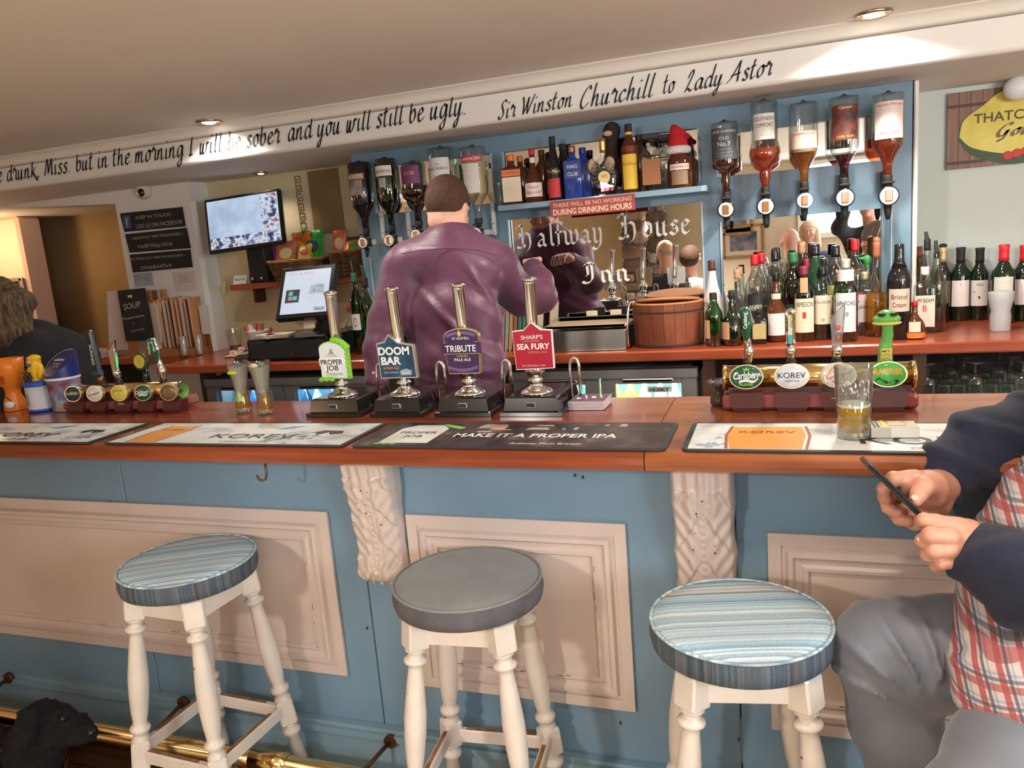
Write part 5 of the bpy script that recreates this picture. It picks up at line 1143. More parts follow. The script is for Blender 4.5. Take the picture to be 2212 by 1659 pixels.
C_(1893, 516, 52, 'squat', CLEAR, mat('tan_stopper', (.42, .16, .08), .5), 'round clear bottle of orange liqueur with ball stopper and cocktail stick', y=3.30, level=.45, liquid=ORNG, extra=pk, capspan=(.80, .97))
C_(1920, 612, 58, 'slope', CLEAR, None, 'bell-shaped clear bottle with gold band behind the green snake tap', vb=727, labels=[(.60, .66, 1.4, mat('gold_band', (.75, .45, .12), .45), []), (.06, .42, .5, CREAML, [])], level=.3, liquid=DAMB)
C_(1941, 528, 48, 'spirit', BK, BLACKG, 'dark cream-sherry bottle with tall black cap and parchment label', y=3.20, labels=[(.30, .54, .95, PL, [('Bristol', .55, .22, .7, KB), ('Cream', .2, .22, .6, KB)])], capspan=(.76, 1))
def strip(t, r, H): MB().lathe([(r*1.02, H*.03), (r*1.02, H*.18)], 20, cap=False).build('orange_strip', mat('orange_strip', (.75, .20, .03), .5), t)
C_(1975, 652, 42, 'squat', BR, RC, 'small brown triple-sec bottle with red cap, round cream label and orange strip', vb=734, labels=[(.20, .48, .55, CREAML, lines(3))], extra=strip)
def pour(h_, m_=BLACKM): return lambda t, r, H: MB().tube([(0, 0, H*.93), (0, 0, H*.99), (-.006, 0, H+h_)], [.010, .0085, .006], 10).build('pourer', m_, t)
C_(1996, 577, 42, 'square', CLEAR, WC, 'clear JIM BEAM bottle with white cap and tall black pourer', vb=721, level=.5, liquid=liq('pale', (.75, .6, .4), .8), labels=[(.10, .58, 1, mat('beam_label', (.72, .62, .52), .5), [('JIM BEAM', .78, .13, .9, BLACKP), ('B', .5, .2, .2, REDP)])], extra=pour(.05), dep=.9)
C_(1984, 533, 30, 'spirit', BR, mat('brick_cap', (.30, .09, .04), .5), 'brown-capped bottle against the white wall behind the JIM BEAM', y=3.45)
C_(2000, 517, 30, 'tall', CLEAR, BLACKM, 'clear bottle with long black spout leaning at the back', y=3.40, extra=pour(.03))
C_(2021, 545, 38, 'tall', GG if 0 else glass('pale_green_glass', (.62, .74, .62), (.2, .32, .22)), None, 'tall pale-green bottle with black pourer beside the JIM BEAM', vb=718, extra=pour(.045))
C_(2034, 533, 32, 'wine', BK, mat('gold_neck_foil', (.70, .50, .25), .4, .4), 'black bottle with gold neck foil and black stopper', vb=696, labels=[(.25, .55, .8, mat('dark_gold_label', (.15, .10, .05), .5), lines(4, m_=GOLDP))], capspan=(.80, .99), extra=lambda t, r, H: MB().ball((0, 0, H+.004), (.016, .016, .010)).build('stopper', BLACKM, t))
Gw = 'wine bottles by the white wall'
WGd = mat('wine_green_glass', (.007, .016, .007), .08, coat=.5)
RED2 = mat('bright_red_foil', (.65, .02, .03), .35)
C_(2072, 535, 42, 'wine', WGd, BLACKM, 'wine bottle with plain cream label and small red emblem', vb=694, capspan=(.80, 1), labels=[(.20, .56, .85, PINKL, [('Y', .78, .12, .1, RL)]+lines(1, z0=.45))], group=Gw)
C_(2113, 536, 40, 'wine', WGd, BLACKM, 'wine bottle with zigzag dark-and-white label', vb=692, capspan=(.80, 1), labels=[(.20, .56, .85, PINKL, [('YEN', .78, .10, .4, BLACKP)]+[('V', .28, .3, .8, BLACKP)])], group=Gw)
C_(2164, 529, 46, 'wine', WGd, RED2, 'wine bottle with bright red foil behind the frosted glass', vb=700, capspan=(.80, 1), labels=[(.30, .60, .85, mat('sage_white_label', (.62, .62, .52), .5), lines(3))], group=Gw)
C_(2209, 530, 48, 'wine', WGd, RED2, 'red-foiled wine bottle cut by the frame edge', vb=694, capspan=(.80, 1), labels=[(.22, .56, .85, PINKL, lines(3))], group=Gw)
C_(2262, 528, 48, 'wine', WGd, BLACKM, 'black-foiled wine bottle standing past the frame edge', vb=694, capspan=(.80, 1), group=Gw)
# frosted upturned pint glass
p, H, r = place(2160, base_y(2160, 717, CT, 44), 630, 47, CT); t = thing('frosted_glass', 'frosted beer glass standing on the counter before the wine bottles', 'glass', p)
FR = mat('frosted_glass_white', (.82, .86, .88), .35, trans=.55, ior=1.2)
MB().lathe([(r*.80, 0), (r*.82, .004), (r*.86, H*.35), (r*.78, H*.52), (r*1.0, H*.78), (r*1.04, H*.97), (r*1.02, H), (r*.96, H*.97), (r*.9, H*.78), (r*.7, H*.52), (r*.76, .03)], 28, cap=False).build('glass_body', FR, t)
# bottles between till and bartender
SG = 'bottles beside the till'
C_(784, 590, 32, 'spirit', GM, mat('green_cap', (.03, .16, .08), .4), 'green bottle with round white label by the till', y=3.30, labels=[(.30, .5, .7, WHITEP, [('O', .2, .6, .35, REDP)])], group=SG, rz=0, extra=pour(.06))
C_(806, 600, 32, 'spirit', GM, BLACKM, 'second green bottle half behind the bartender', y=3.22, group=SG, extra=pour(.06))
C_(765, 662, 44, 'squat', CLEAR, RC, 'dark sloe gin flask with red cap and round pink label', vb=752, level=.5, liquid=PURP, labels=[(.12, .46, .6, RL, [('O', .15, .7, .5, PINKL)])], group=SG, rz=.1)
C_(792, 668, 42, 'squat', CLEAR, RC, 'second red-capped dark flask next to the bartender sleeve', vb=752, level=.5, liquid=PURP, group=SG)
# ---------------- optics: inverted spirits on wall measures ----------------
def optic(uc, vc, rpx, lab, bx, clear=False, amberw=(.30, .14, .05)):
    c = onY(uc, vc, 3.235); r = rpx*depth(c)/F
    t = thing('optic_measure', lab, 'optic', c.to_tuple(), 0, 'spirit optics on the blue unit')
    MB().lathe([(r*.95, 0), (r, .003), (r, .012), (r*.9, .014)], 28, Matrix.Rotation(pi/2, 4, 'X')).build('bezel', CLEAR if clear else BLACKG, t)
    b = MB(); b.cyl((0, -.0145, 0), (0, -.016, 0), r*.84, 28); f = b.build('dial', mat('pale_dial', (.74, .66, .60), .4), t)
    MB().box((0, -.018, 0), (r*.72, .006, r*1.1), bev=.002).build('measure_window', mat('amber_window_%d' % int(amberw[0]*99), amberw, .1, coat=.4), f)
    MB().box((0, .03, 0), (r*1.2, .04, r*1.4), bev=.005).build('body', BLACKM, t)
    b = MB(); b.tube([(0, .03, r*.9), (0, .03, r*1.75)], [r*.55, r*.45], 12); b.box((0, .0, r*1.35), (r*1.15, .03, .008), bev=.002); b.build('collar', BLACKM, t)
    b = MB(); b.tube([(0, .02, -r*.9), (0, .015, -r*1.7), (0, .012, -r*2.4)], [r*.42, r*.35, r*.18], 12); b.build('spout', BLACKM, t)
    q_ = 0. if uc > 1300 else 1.4; hb = 3.2 if uc > 1300 else 5.5
    b = MB(); b.box((r*q_, .125, r*(hb-1.1)/2), (r*.7, .02, r*hb), bev=.003); b.box((r*q_/2, .085, .0), (r*max(q_, .6), .09, r*.8)); b.build('wall_bracket', mat('white_bracket', (.62, .64, .66), .35) if q_ else BLACKM, t)
    b = MB(); [b.cyl((r*q_, .114, r*z), (r*q_, .118, r*z), .003, 8) for z in (-.1, 1.4, hb-1.4)]; b.build('screw', BLACKM, t)
    return c, r
def ob(c, r, vt, wpx, shape, gm, lab, liquid, level, labels, H=None, capm=BLACKM, **k):
    x = c.x; y = c.y+.03; z = c.z+r*1.5; H = zAt(x, y, vt)-z; rr = wpx*depth((x, y, z+.1))/F/2
    P = 'o_'+lab; SH[P] = shape
    return bottle((x, y, z), H, rr, P, gm, capm, lab, liquid=liquid, level=level, labels=labels, inv=True, capspan=(.93, 1.0), rz=0, group='upturned spirits on the optics', extra=lambda t, r_, H_: MB().lathe([(r_*.5, H_+.001), (r_*.3, H_+.004), (.002, H_+.012)], 14).build('base_knob', BLACKM, t), **k)
SHSP = [(.95, 0), (1, .015), (1, .55), (.9, .62), (.5, .72), (.32, .80), (.28, 1)]
SHJD = [(.97, 0), (1, .02), (1, .55), (.95, .60), (.42, .64), (.30, .70), (.36, .78), (.28, .84), (.24, 1)]
SHSC = [(.80, 0), (.88, .02), (.84, .42), (1.0, .52), (1.02, .58), (.9, .66), (.42, .71), (.36, .76), (.40, .82), (.26, .90), (.24, 1)]
SHGL = [(.72, 0), (.82, .02), (.80, .28), (.98, .40), (1.0, .47), (.88, .56), (.5, .64), (.27, .70), (.26, 1)]
fl_ = lambda *a: [(z0/100, z1/100, ha, m_, tx) for z0, z1, ha, m_, tx in a]
c, r = optic(1568.5, 453, 18, 'black-ringed optic under the square JACK DANIELS bottle', 0)
jd = ob(c, r, 265, 56, SHJD, CLEAR, 'upturned square black-labelled JACK DANIELS bottle on the optic nearest the shelf', DAMB, .50, fl_((8, 50, 1.2, mat('grey_black_label', (.07, .075, .09), .4), [('JACK DANIELS', .84, .08, .85, PINKL), ('OLD', .62, .10, .3, PINKL), ('No.7', .42, .14, .4, PINKL)]+lines(3, m_=PINKL, z0=.1, z1=.3))))
c, r = optic(1654, 446, 19, 'black-ringed optic under the SOUTHERN COMFORT bottle', 0)
ob(c, r, 220, 64, SHSC, CLEAR, 'upturned bulbous SOUTHERN COMFORT bottle with red-amber liquor', RUM, .50, fl_((14, 42, .85, mat('off_white_label', (.74, .68, .62), .5), [('SOUTHERN', .72, .16, .9, BLACKP), ('COMFORT', .48, .16, .85, BLACKP), ('____', .18, .12, .7, RL)])))
c, r = optic(1738, 433, 18, 'clear-ringed optic under the grouse whisky bottle', 0, True)
ob(c, r, 223, 58, SHSP, CLEAR, 'upturned whisky bottle with game-bird label and amber liquor', AMB, .46, fl_((34, 56, 1.1, mat('peach_label', (.72, .50, .40), .5), [('FAMOUS', .80, .12, .7, REDP)]), (54, 58, 1.1, mat('olive_band', (.16, .11, .05), .5), [])))
c, r = optic(1825, 427, 20, 'black-ringed optic under the nearly empty dark-labelled rum', 0)
ob(c, r, 210, 60, SHSP, CLEAR, 'upturned nearly empty dark rum bottle with black and red label', liq('dark_rum', (.16, .01, .02), .3), .66, fl_((10, 50, 1.0, mat('black_red_label', (.05, .02, .02), .5, noise=.6, nscale=30, col2=(.22, .05, .03)), [('Captain', .88, .08, .45, CREAML), ('Morgan', .88, .08, .01, CREAML), ('DARK RUM', .06, .07, .6, GOLDP)])))
c, r = optic(1919, 423, 21, 'black-ringed optic under the spiced rum nearest the white wall', 0)
ob(c, r, 203, 64, SHSP, CLEAR, 'upturned spiced rum bottle with pale label and red figure, nearest the white wall', RUM, .42, fl_((10, 52, 1.0, mat('pale_pink_label', (.72, .60, .56), .5), [('Captain Morgan', .88, .08, .9, REDP), ('SPICED', .12, .07, .6, REDP)])),)
# small red figure silhouettes on three labels (generic shapes)
c, r = optic(787, 524, 13, 'black-ringed optic under the cream liqueur bottle', 0)
ob(c, r, 352, 50, SHSP, BK, 'upturned dark brown cream-liqueur bottle with arched tan label', None, None, fl_((16, 24, .8, mat('tan_arch_label', (.40, .20, .10), .5), [('BAILEYS', .25, .5, .85, CREAML)]), (25, 46, .6, mat('dim_scene_label', (.28, .22, .20), .6, noise=.5, nscale=30), [])))
c, r = optic(843, 519, 14, 'black-ringed optic under the green gin bottle', 0)
ob(c, r, 344, 46, SHSP, GG, 'upturned bright green gin bottle with white name label', liq('gin_green', (.04, .35, .06), .7), .55, fl_((10, 24, 1.0, PINKL, [('Gordons', .3, .45, .9, BLACKP)]), (27, 40, .35, mat('silver_boar', (.35, .40, .38), .4), [])))
c, r = optic(901, 508, 14, 'black-ringed optic under the globe-shaped purple bottle', 0)
ob(c, r, 352, 62, SHGL, CLEAR, 'upturned globe-shaped bottle of dark red liqueur with purple label', PURP, .37, fl_((6, 34, .9, mat('purple_label', (.16, .03, .13), .5), [('SLOE', .5, .2, .5, GOLDP)]+lines(3, m_=PINKL, z0=.1, z1=.35))))
c, r = optic(962, 500, 13, 'optic hidden mostly behind the bartender head', 0)
ob(c, r, 320, 54, SHSP, glass('cool_clear', (.80, .92, .90), (.35, .50, .48)), 'upturned clear BACARDI rum bottle above the bartender head', None, None, fl_((14, 46, 1.0, mat('white_rum_label', (.72, .72, .70), .5), [('BACARDI', .5, .12, .85, BLACKP), ('RUM', .2, .07, .4, REDP), ('.', .72, .25, .2, RL)])))
c, r = optic(1031, 503, 13, 'black-ringed optic above the bartender collar', 0)
ob(c, r, 318, 54, SHSP, CLEAR, 'upturned clear vodka bottle with red band right above the bartender ear', None, None, fl_((12, 20, 1.0, RL, [('SMIRNOFF', .25, .5, .9, WHITEP)]), (22, 60, .7, mat('pinkish_white_label', (.70, .66, .62), .5), lines(3, m_=REDP))))
# black hygrometer-like bracket by the optics
p = onY(1062, 530, 3.36); tag(MB().box((p.x, 3.37, p.z), (.055, .03, .045), bev=.004).build('black_clip', BLACKG), 'small glossy black clip on the blue unit beside the middle mirror', 'clip')
# ---------------- ice bucket, steel trough, files ----------------
xc = xAt(1442, 3.24, CT+.1); t = thing('ice_bucket', 'oval staved wooden tub with dark hoops on the back counter', 'bucket', (xc, 3.25, CT+.001))
W1 = ramp_mat('stave_wood', lambda t_, co: ramp(t_, noise(t_, co, 4, (6, 6, 1), 6), [(.3, (.12, .030, .012)), (.7, (.26, .068, .026))]), .55); RIM = mat('pale_stave_end', (.50, .20, .08), .7)
bw = 152*depth((xc, 3.24, 1.15))/F/2; bh = zAt(xc, 3.12, 660)-CT; dd = .125
ns = 20
for i in range(ns):
    a0, a1 = 2*pi*i/ns+.006, 2*pi*(i+1)/ns-.006; b = MB(); vs = []
    for z, k in ((0, .93), (bh*.5, .98), (bh, 1.0)):
        for a, f in ((a0, 1), (a1, 1), (a1, .90), (a0, .90)): vs.append((bw*k*f*cos(a), dd*k*f*sin(a), z))
    b.add(vs, [(0, 3, 2, 1), (8, 9, 10, 11)]+[(r_*4+j, r_*4+(j+1) % 4, r_*4+4+(j+1) % 4, r_*4+4+j) for r_ in (0, 1) for j in range(4)]); b.build('stave', W1, t)
for z0, z1, k in ((bh*.80, bh*.86, .995), (bh*.02, bh*.10, .945)):
    MB().lathe([(k, z0), (k+.012, z0+.002), (k+.015, z1-.002), (k+.004, z1)], 40, cap=False, sx=bw, sy=dd).build('hoop', mat('dark_iron_hoop', (.07, .03, .02), .6), t)
MB().lathe([(1.0, bh), (1.0, bh+.006), (.90, bh+.006), (.90, bh-.03), (.05, bh-.035)], 40, cap=False, sx=bw, sy=dd).build('rim', RIM, t)
MB().lathe([(1.0, 0), (1.0, .012)], 40, Matrix.Translation((0, .02, bh*1.0)) @ Matrix.Rotation(-.16, 4, 'X'), sx=bw*.9, sy=dd*.82).build('inner_lid', RIM, t)
tg = thing('ice_tongs', 'chrome ice tongs hooked over the rim of the wooden tub', 'tongs', (xc-bw*1.0, 3.17, CT+.001))
MB().tube([(.028, .01, bh+.00), (.024, 0, bh+.018), (.01, -.004, bh+.016), (.0, -.01, bh-.01), (-.006, -.02, bh*.5), (-.004, -.025, .01)], [.004, .004, .005, .006, .005, .004], 8).build('arm', CHROME, tg)
# stainless trough
xa, xb = xAt(1168, 3.12, CT+.04), xAt(1352, 3.12, CT+.04); zt_ = zAt((xa+xb)/2, 3.12, 715); t = thing('steel_trough', 'stainless steel chopping trough between the bartender and the wooden tub', 'trough', ((xa+xb)/2, 3.12, CT+.001)); w = xb-xa; hz = zt_-CT
MB().box((0, 0, hz/2), (w, .006, hz), bev=.002).build('front', STEEL, t); MB().box((w/2-.003, .1, hz/2), (.006, .2, hz)).build('side', STEEL, t); MB().box((-w/2+.003, .1, hz/2), (.006, .2, hz)).build('side', STEEL, t)
MB().box((0, .1, hz*.9), (w-.012, .19, .008)).build('tray', STEEL, t); MB().box((.01, .10, hz+.016), (w*.98, .19, .014), bev=.006).build('chopping_board', mat('tan_board', (.50, .34, .22), .5), t)
MB().box((.02, .2, hz+.03), (w*.98, .02, .02), bev=.008).build('back_rim', STEEL, t)
for i, (m_, n_) in enumerate([(RL, 'red'), (mat('grey_file', (.25, .30, .33), .5), 'grey'), (mat('ochre_file', (.45, .32, .10), .5), 'ochre'), (mat('orange_file', (.50, .14, .04), .5), 'rust-orange'), (mat('teal_file', (.04, .22, .24), .5), 'teal'), (mat('green_file', (.05, .25, .12), .5), 'green'), (mat('slate_file', (.16, .22, .28), .5), 'slate'), (RL, 'second red')]):
    x = xAt(1088+i*9, 3.25, CT+.08); t = thing('ring_file', n_+' thin file leaning in the row behind the bartender elbow', 'file', (x, 3.28, CT+.001), rot=(0, .12, 0), group='files behind the bartender')
    MB().box((0, 0, .09+.004*(i % 3)), (.009, .16, .18+.008*(i % 3))).build('cover', m_, t); MB().box((.0055, 0, .09), (.002, .15, .17)).build('page_edge', CREAML, t)
p = onY(1290, 672, 3.30)
for i, u in enumerate((1278, 1330)):
    x = xAt(u, 3.32, CT+.12); tag(MB().box((x, 3.33, CT+.075), (.05, .004, .15), bev=.001).build('price_card', CREAML), 'small blank cream card leaning on the mirror %s' % ('behind the trough' if i == 0 else 'at the tub rim'), 'card', 'cream cards at the mirror')
# ---------------- hand pumps ----------------
BZ = BT+.001
SILV = mat('cast_silver_frame', (.62, .60, .55), .3, .8)
FIT = {'badge_proper': (.100, .106, .98, .74, .002), 'badge_doom': (.092, .102, 1.0, .79, .006), 'badge_tribute': (.095, .112, .95, .76, .004), 'badge_fury': (.098, .119, .88, .78, .010)}
def pump(x0, x1, vtop, uh, lab, badge):
    x0 -= .002; x1 += .006; w = x1-x0; cx = (x0+x1)/2; y0 = 1.868; t = thing('hand_pump', lab, 'beer pump', (cx, y0, BZ), 0, 'chrome hand pumps on the bar')
    b = MB(); d = .225
    o = [(-w/2, 0, 0), (w/2, 0, 0), (w/2, d, 0), (-w/2, d, 0), (-w/2, 0, .010), (w/2, 0, .010), (w/2, d, .010), (-w/2, d, .010), (-w/2+.009, .008, .013), (w/2-.009, .008, .013), (w/2-.009, d-.008, .013), (-w/2+.009, d-.008, .013), (-w/2+.014, .014, .046), (w/2-.014, .014, .046), (w/2-.014, d-.012, .046), (-w/2+.014, d-.012, .046), (-w/2+.02, .02, .050), (w/2-.02, .02, .050), (w/2-.02, d-.02, .050), (-w/2+.02, d-.02, .050)]
    b.add(o, [(3, 2, 1, 0), (16, 17, 18, 19)]+[(k*4+j, k*4+(j+1) % 4, k*4+4+(j+1) % 4, k*4+4+j) for k in range(4) for j in range(4)]); base = b.build('base', BLACKG, t)
    MB().box((0, .0085, .029), (.026, .004, .014), Matrix.Identity(4), bev=.001).build('maker_plate', SILV, base); MB().box((0, .0058, .029), (.022, .0015, .010)).build('plate_inset', BLACKM, base)
    yc = .068; P = [(.044, .050), (.045, .053), (.040, .058), (.028, .064), (.018, .070), (.015, .076), (.020, .082), (.021, .087), (.016, .091), (.018, .096), (.026, .106), (.029, .116), (.026, .127), (.018, .137), (.0135, .145), (.012, .16)]
    MB().lathe(P, 28, c=(0, yc, 0)).build('pedestal', CHROME, t)
    top = zAt(cx, y0+yc-.03, vtop)-BZ; dl = top-.15; tip = Vector((xAt(uh, y0+yc-.035, BZ+top)-cx, yc-.030, top)); a0 = Vector((0, yc, .15)); ax = (tip-a0); L = ax.length; M = Matrix.Translation(a0) @ ax.to_track_quat('Z', 'Y').to_matrix().to_4x4()
    MB().lathe([(.012, 0), (.0145, .02), (.0155, L*.3), (.0165, L*.93), (.0175, L*.94), (.0165, L*.955), (.019, L*.965), (.020, L*.975), (.0185, L*.99), (.012, L)], 24, M).build('handle', CHROME, t)
    sx = w/2+.012; b = MB(); pts = [(sx, .10, -.0), (sx, .10, .09)]+[(sx+.0, .10+.016-.016*cos(a), .09+.026*sin(a)) for a in [pi*k/8 for k in range(1, 8)]]+[(sx, .132, .09), (sx, .132, .0)]
    pts = [(sx-.018+.0, .13, .0), (sx-.018, .13, .105)]+[(sx-.018+.013*(1-cos(a)), .13, .105+.026*sin(a)) for a in [pi*k/8 for k in range(1, 8)]]+[(sx+.008, .13, .105), (sx+.008, .13, .012)]
    b.tube(pts, .0042, 10); b.build('swan_neck', CHROME, t); MB().ball((sx+.008, .13, .010), (.006, .006, .010)).build('nozzle', mat('cream_nozzle', (.7, .62, .5), .4), t)
    # clip of the badge
    g = Vector((0, yc-.036, 0)); badge(t, g)
    c = next(k for k in t.children if k.name.startswith('pump_clip')); z0, zn, sx_, sz_, dx = FIT[badge.__name__]; c.scale = (sx_, 1, sz_); c.location = (dx, 0, zn-sz_*z0); return t
def outline_arch(w, h_, rise): return [(-w/2, 0), (w/2, 0), (w/2, h_-rise)]+[(w/2*cos(a), h_-rise+rise*sin(a)) for a in [pi*k/14 for k in range(1, 14)]]+[(-w/2, h_-rise)]
def ins(o, k, cz): return [(p[0]*k, cz+(p[1]-cz)*k) for p in o]
def ptxt(par, y, items):
    by = {}
    for s, x, z, h_, w, m_, bo in items: by.setdefault(m_.name, (m_, MB())); put_text(by[m_.name][1], s, x, z, h_, w, y, bo)
    for m_, b in by.values(): b.build('lettering', m_, par)
def badge_proper(t, g):
    w, h_ = .098, .150; z0 = .100; R = Matrix.Translation((.006, g.y, z0))
    c = MB().prism(outline_arch(w, h_, .030), .010, R, 0).build('pump_clip', mat('lime_badge', (.30, .62, .06), .4), t)
    MB().prism([(p[0]*.92-.002, p[1]*.94+.004) for p in outline_arch(w, h_, .030)], .002, R, -.0022).build('clip_face', mat('pale_badge_face', (.72, .77, .76), .35), c)
    HG = mat('lime_hops', (.25, .62, .04), .5, bump=.6, bscale=120)
    for q, rr_ in [((w*.12+k/7*w*.42, g.y-.002, z0+h_+.003-.028*(k/7)**2), (.011, .010, .012)) for k in range(8)]+[((-w*.45+k*.009, g.y-.002, z0-.002+.003*(k % 2)), (.009, .008, .009)) for k in range(5)]+[((w*.5, g.y+.002, z0+.012+k*.017), (.006, .008, .010)) for k in range(7)]:
        MB().ball(q, rr_, 10, 7).build('hop_cone', HG, c)
    y = g.y-.0028; b = MB(); b.box((-.002, y+.0003, z0+.068), (w*.86, .0008, .030)); b.box((-.002, y+.0003, z0+.0415), (w*.55, .0008, .0229)); b.build('white_band', WHITEP, c)
    ptxt(c, y-.0008, [('PROPER', -.002, z0+.057, .021, .074, BLACKP, .02), ('JOB', -.002, z0+.034, .021, .042, BLACKP, .02), ('CORNISH IPA', .003, z0+.014, .011, .058, mat('olive_print', (.35, .45, .12), .5), .01), ('5.5% ABV', 0, z0+.006, .005, .022, mat('grey_print', (.3, .33, .33), .5), 0), ('ST AUSTELL', 0, z0+.088, .008, .04, mat('grey_print', (.3, .33, .33), .5), 0)])
    b = MB(); b.ball((0, y, z0+.112), (.005, .001, .007)); b.prism([(-.010, .098), (.010, .098), (.006, .106), (-.006, .106)], .0008, Matrix.Translation((0, y, z0))); b.build('crest', mat('grey_print', (.3, .33, .33), .5), c)
def shield(w, h_, peak): return [(-w/2*.93, 0), (w/2*1.0, 0), (w/2, h_*.80), (w*.20, h_*.84), (0, h_), (-w*.20, h_*.84), (-w/2, h_*.80)]
def badge_doom(t, g):
    w, h_ = .122, .160; z0 = .092; R = Matrix.Translation((-.004, g.y, z0)) @ Matrix.Rotation(.03, 4, 'Y')
    o = [(-w*.44, .0), (w*.50, .004), (w*.44, h_*.76), (w*.05, h_*.82), (-w*.18, h_*1.0), (-w*.28, h_*.84), (-w/2, h_*.80)]
    c = MB().prism(o, .014, R, 0).build('pump_clip', SILV, t); MB().prism(ins(o, .93, h_*.42), .002, R, -.0022).build('clip_face', mat('dark_navy_face', (.012, .035, .06), .3, noise=.6, nscale=18, col2=(.02, .10, .20)), c)
    ptxt(c, g.y-.0032, [('DOOM', -.007, z0+.088, .028, .096, WHITEP, .05), ('BAR', -.018, z0+.053, .028, .062, WHITEP, .05), ('AMBER ALE', -.020, z0+.036, .009, .050, mat('orange_print', (.75, .20, .05), .5), .02), ('ROCK, CORNWALL', -.020, z0+.022, .005, .046, WHITEP, 0)])
    b = MB(); b.prism([(.012, .014), (.046, .014), (.046, .030), (.030, .037), (.012, .030)], .001, Matrix.Translation((-.004, g.y-.0034, z0))); s = b.build('small_shield', mat('grey_shield', (.35, .42, .48), .4), c); b = MB(); put_text(b, "Sharp's", .025, z0+.019, .007, .026, g.y-.0042, .01); b.build('lettering', WHITEP, s)
def badge_tribute(t, g):
    w, h_ = .116, .165; z0 = .095; R = Matrix.Translation((0, g.y, z0)); PU = mat('tribute_purple', (.055, .022, .085), .3)
    o = [(-w*.40, 0), (w*.42, 0), (w*.46, h_*.45), (w*.47, h_*.82)]+[(w*.47*cos(a), h_*.82+h_*.18*sin(a)) for a in [pi*k/12 for k in range(1, 12)]]+[(-w*.47, h_*.82), (-w*.46, h_*.45)]
    c = MB().prism(o, .014, R, 0).build('pump_clip', mat('gold_clip_edge', (.50, .38, .18), .3, .7), t); MB().prism(ins(o, .95, h_*.5), .002, R, -.0022).build('clip_face', PU, c)
    b = MB(); b.add([(-w*.53+w*1.06*u, g.y-.006-.004*sin(pi*u), z0+h_*(.44+.05*sin(pi*u)+.24*v)) for v in (0, 1) for u in [k/10 for k in range(11)]], [(k, k+1, k+12, k+11) for k in range(10)]); bn = b.build('banner', PU, c)
    b = MB(); b.box((0, g.y-.0068, z0+h_*.45), (w*.95, .001, .0018)); b.box((0, g.y-.0068, z0+h_*.70), (w*.9, .001, .0018)); b.build('banner_rule', GOLDP, bn)
    b = MB(); put_text(b, 'TRIBUTE', 0, z0+h_*.50, .024, .094, g.y-.0115, .02); b.build('lettering', WHITEP, bn)
    LV = mat('lilac_ribbon', (.16, .09, .26), .4); b = MB()
    for zz, s in ((.80, 1), (.12, -1)): b.add([((u-.5)*w*.78, g.y-.0030, z0+h_*(zz+s*(.07*sin(pi*u)))+v*.011) for v in (0, 1) for u in [k/10 for k in range(11)]], [(k, k+1, k+12, k+11) for k in range(10)])
    b.build('ribbon', LV, c); b = MB(); b.ball((-.004, g.y-.004, z0+h_*.87), (.006, .002, .010)); b.ball((-.004, g.y-.004, z0+h_*.94), (.003, .002, .004)); b.build('gold_crest', GOLDP, c)
    ptxt(c, g.y-.0036, [('ST AUSTELL', 0, z0+h_*.755, .009, .052, WHITEP, .01), ('CORNISH', 0, z0+h_*.375, .007, .035, GOLDP, .01), ('PALE ALE', 0, z0+h_*.285, .011, .050, WHITEP, .01)])
def badge_fury(t, g):
    w, h_ = .124, .170; z0 = .098; R = Matrix.Translation((0, g.y, z0)); o = [(-w*.47, 0), (w*.49, .004), (w/2, h_*.76), (w*.16, h_*.80), (-.0, h_*.90), (-w*.18, h_*1.0) if 0 else (-w*.06, h_*.93), (-w*.22, h_*.80), (-w/2, h_*.77)]
    o = [(-w*.46, 0), (w*.50, .003), (w*.50, h_*.78), (w*.22, h_*.80), (.0, h_*.95), (-w*.20, h_*.80), (-w/2, h_*.78)]
    c = MB().prism(o, .010, R, 0).build('pump_clip', WHITEP, t); MB().prism(ins(o, .955, h_*.42), .002, R, -.0022).build('clip_face', mat('fury_red', (.42, .012, .035), .3), c)
    SP = mat('silver_print', (.5, .55, .55), .4)
    ptxt(c, g.y-.0030, [("SHARP'S", .0, z0+.104, .014, .068, PINKL, .02), ('SEA FURY', .002, z0+.070, .020, .102, WHITEP, .035), ('SPECIAL ALE', .014, z0+.057, .006, .060, GOLDP, 0), ('ROCK CORNWALL', 0, z0+.096, .004, .05, SP, 0), ('ESTABLISHED 1994', 0, z0+.012, .005, .07, PINKL, 0)])
pump(-1.312, -1.140, 630, 711, 'hand pump with white and lime PROPER JOB clip and hop cones', badge_proper)
pump(-1.100, -.944, 620, 843, 'hand pump with navy DOOM BAR clip', badge_doom)
pump(-.900, -.742, 612, 987, 'hand pump with purple arched TRIBUTE clip', badge_tribute)
pump(-.708, -.545, 599, 1141, 'hand pump with red SEA FURY clip', badge_fury)
# beer mats
p = onZ(1264, 889, BT)
for k in range(9):
    t = thing('beer_mat', 'purple-topped beer mat, topmost of the pile beside the SEA FURY pump' if k == 8 else '%s white-edged beer mat up from the bar in the pile beside the SEA FURY pump' % ORD[k], 'beer mat', (p.x+random.uniform(-.002, .002), p.y+.062+random.uniform(-.002, .002), BZ+k*.0026), random.uniform(-.03, .03), 'pile of beer mats')
    MB().box((0, 0, .0012), (.098, .098, .0022), bev=.0004).build('card', mat('mat_edge', (.60, .50, .52), .7), t)
    if k == 8: b = MB(); b.box((0, 0, .0026), (.095, .095, .0004)); tp = b.build('printed_top', mat('mat_purple', (.13, .06, .09), .5), t); b = MB(); [b.box((-.03+.02*j, .01*(j % 2), .0030), (.004 if j % 2 else .012, .05 if j % 2 else .02, .0004), Matrix.Rotation(.3, 4, 'Z')) for j in range(4)]; b.build('pale_print', PINKL, tp)
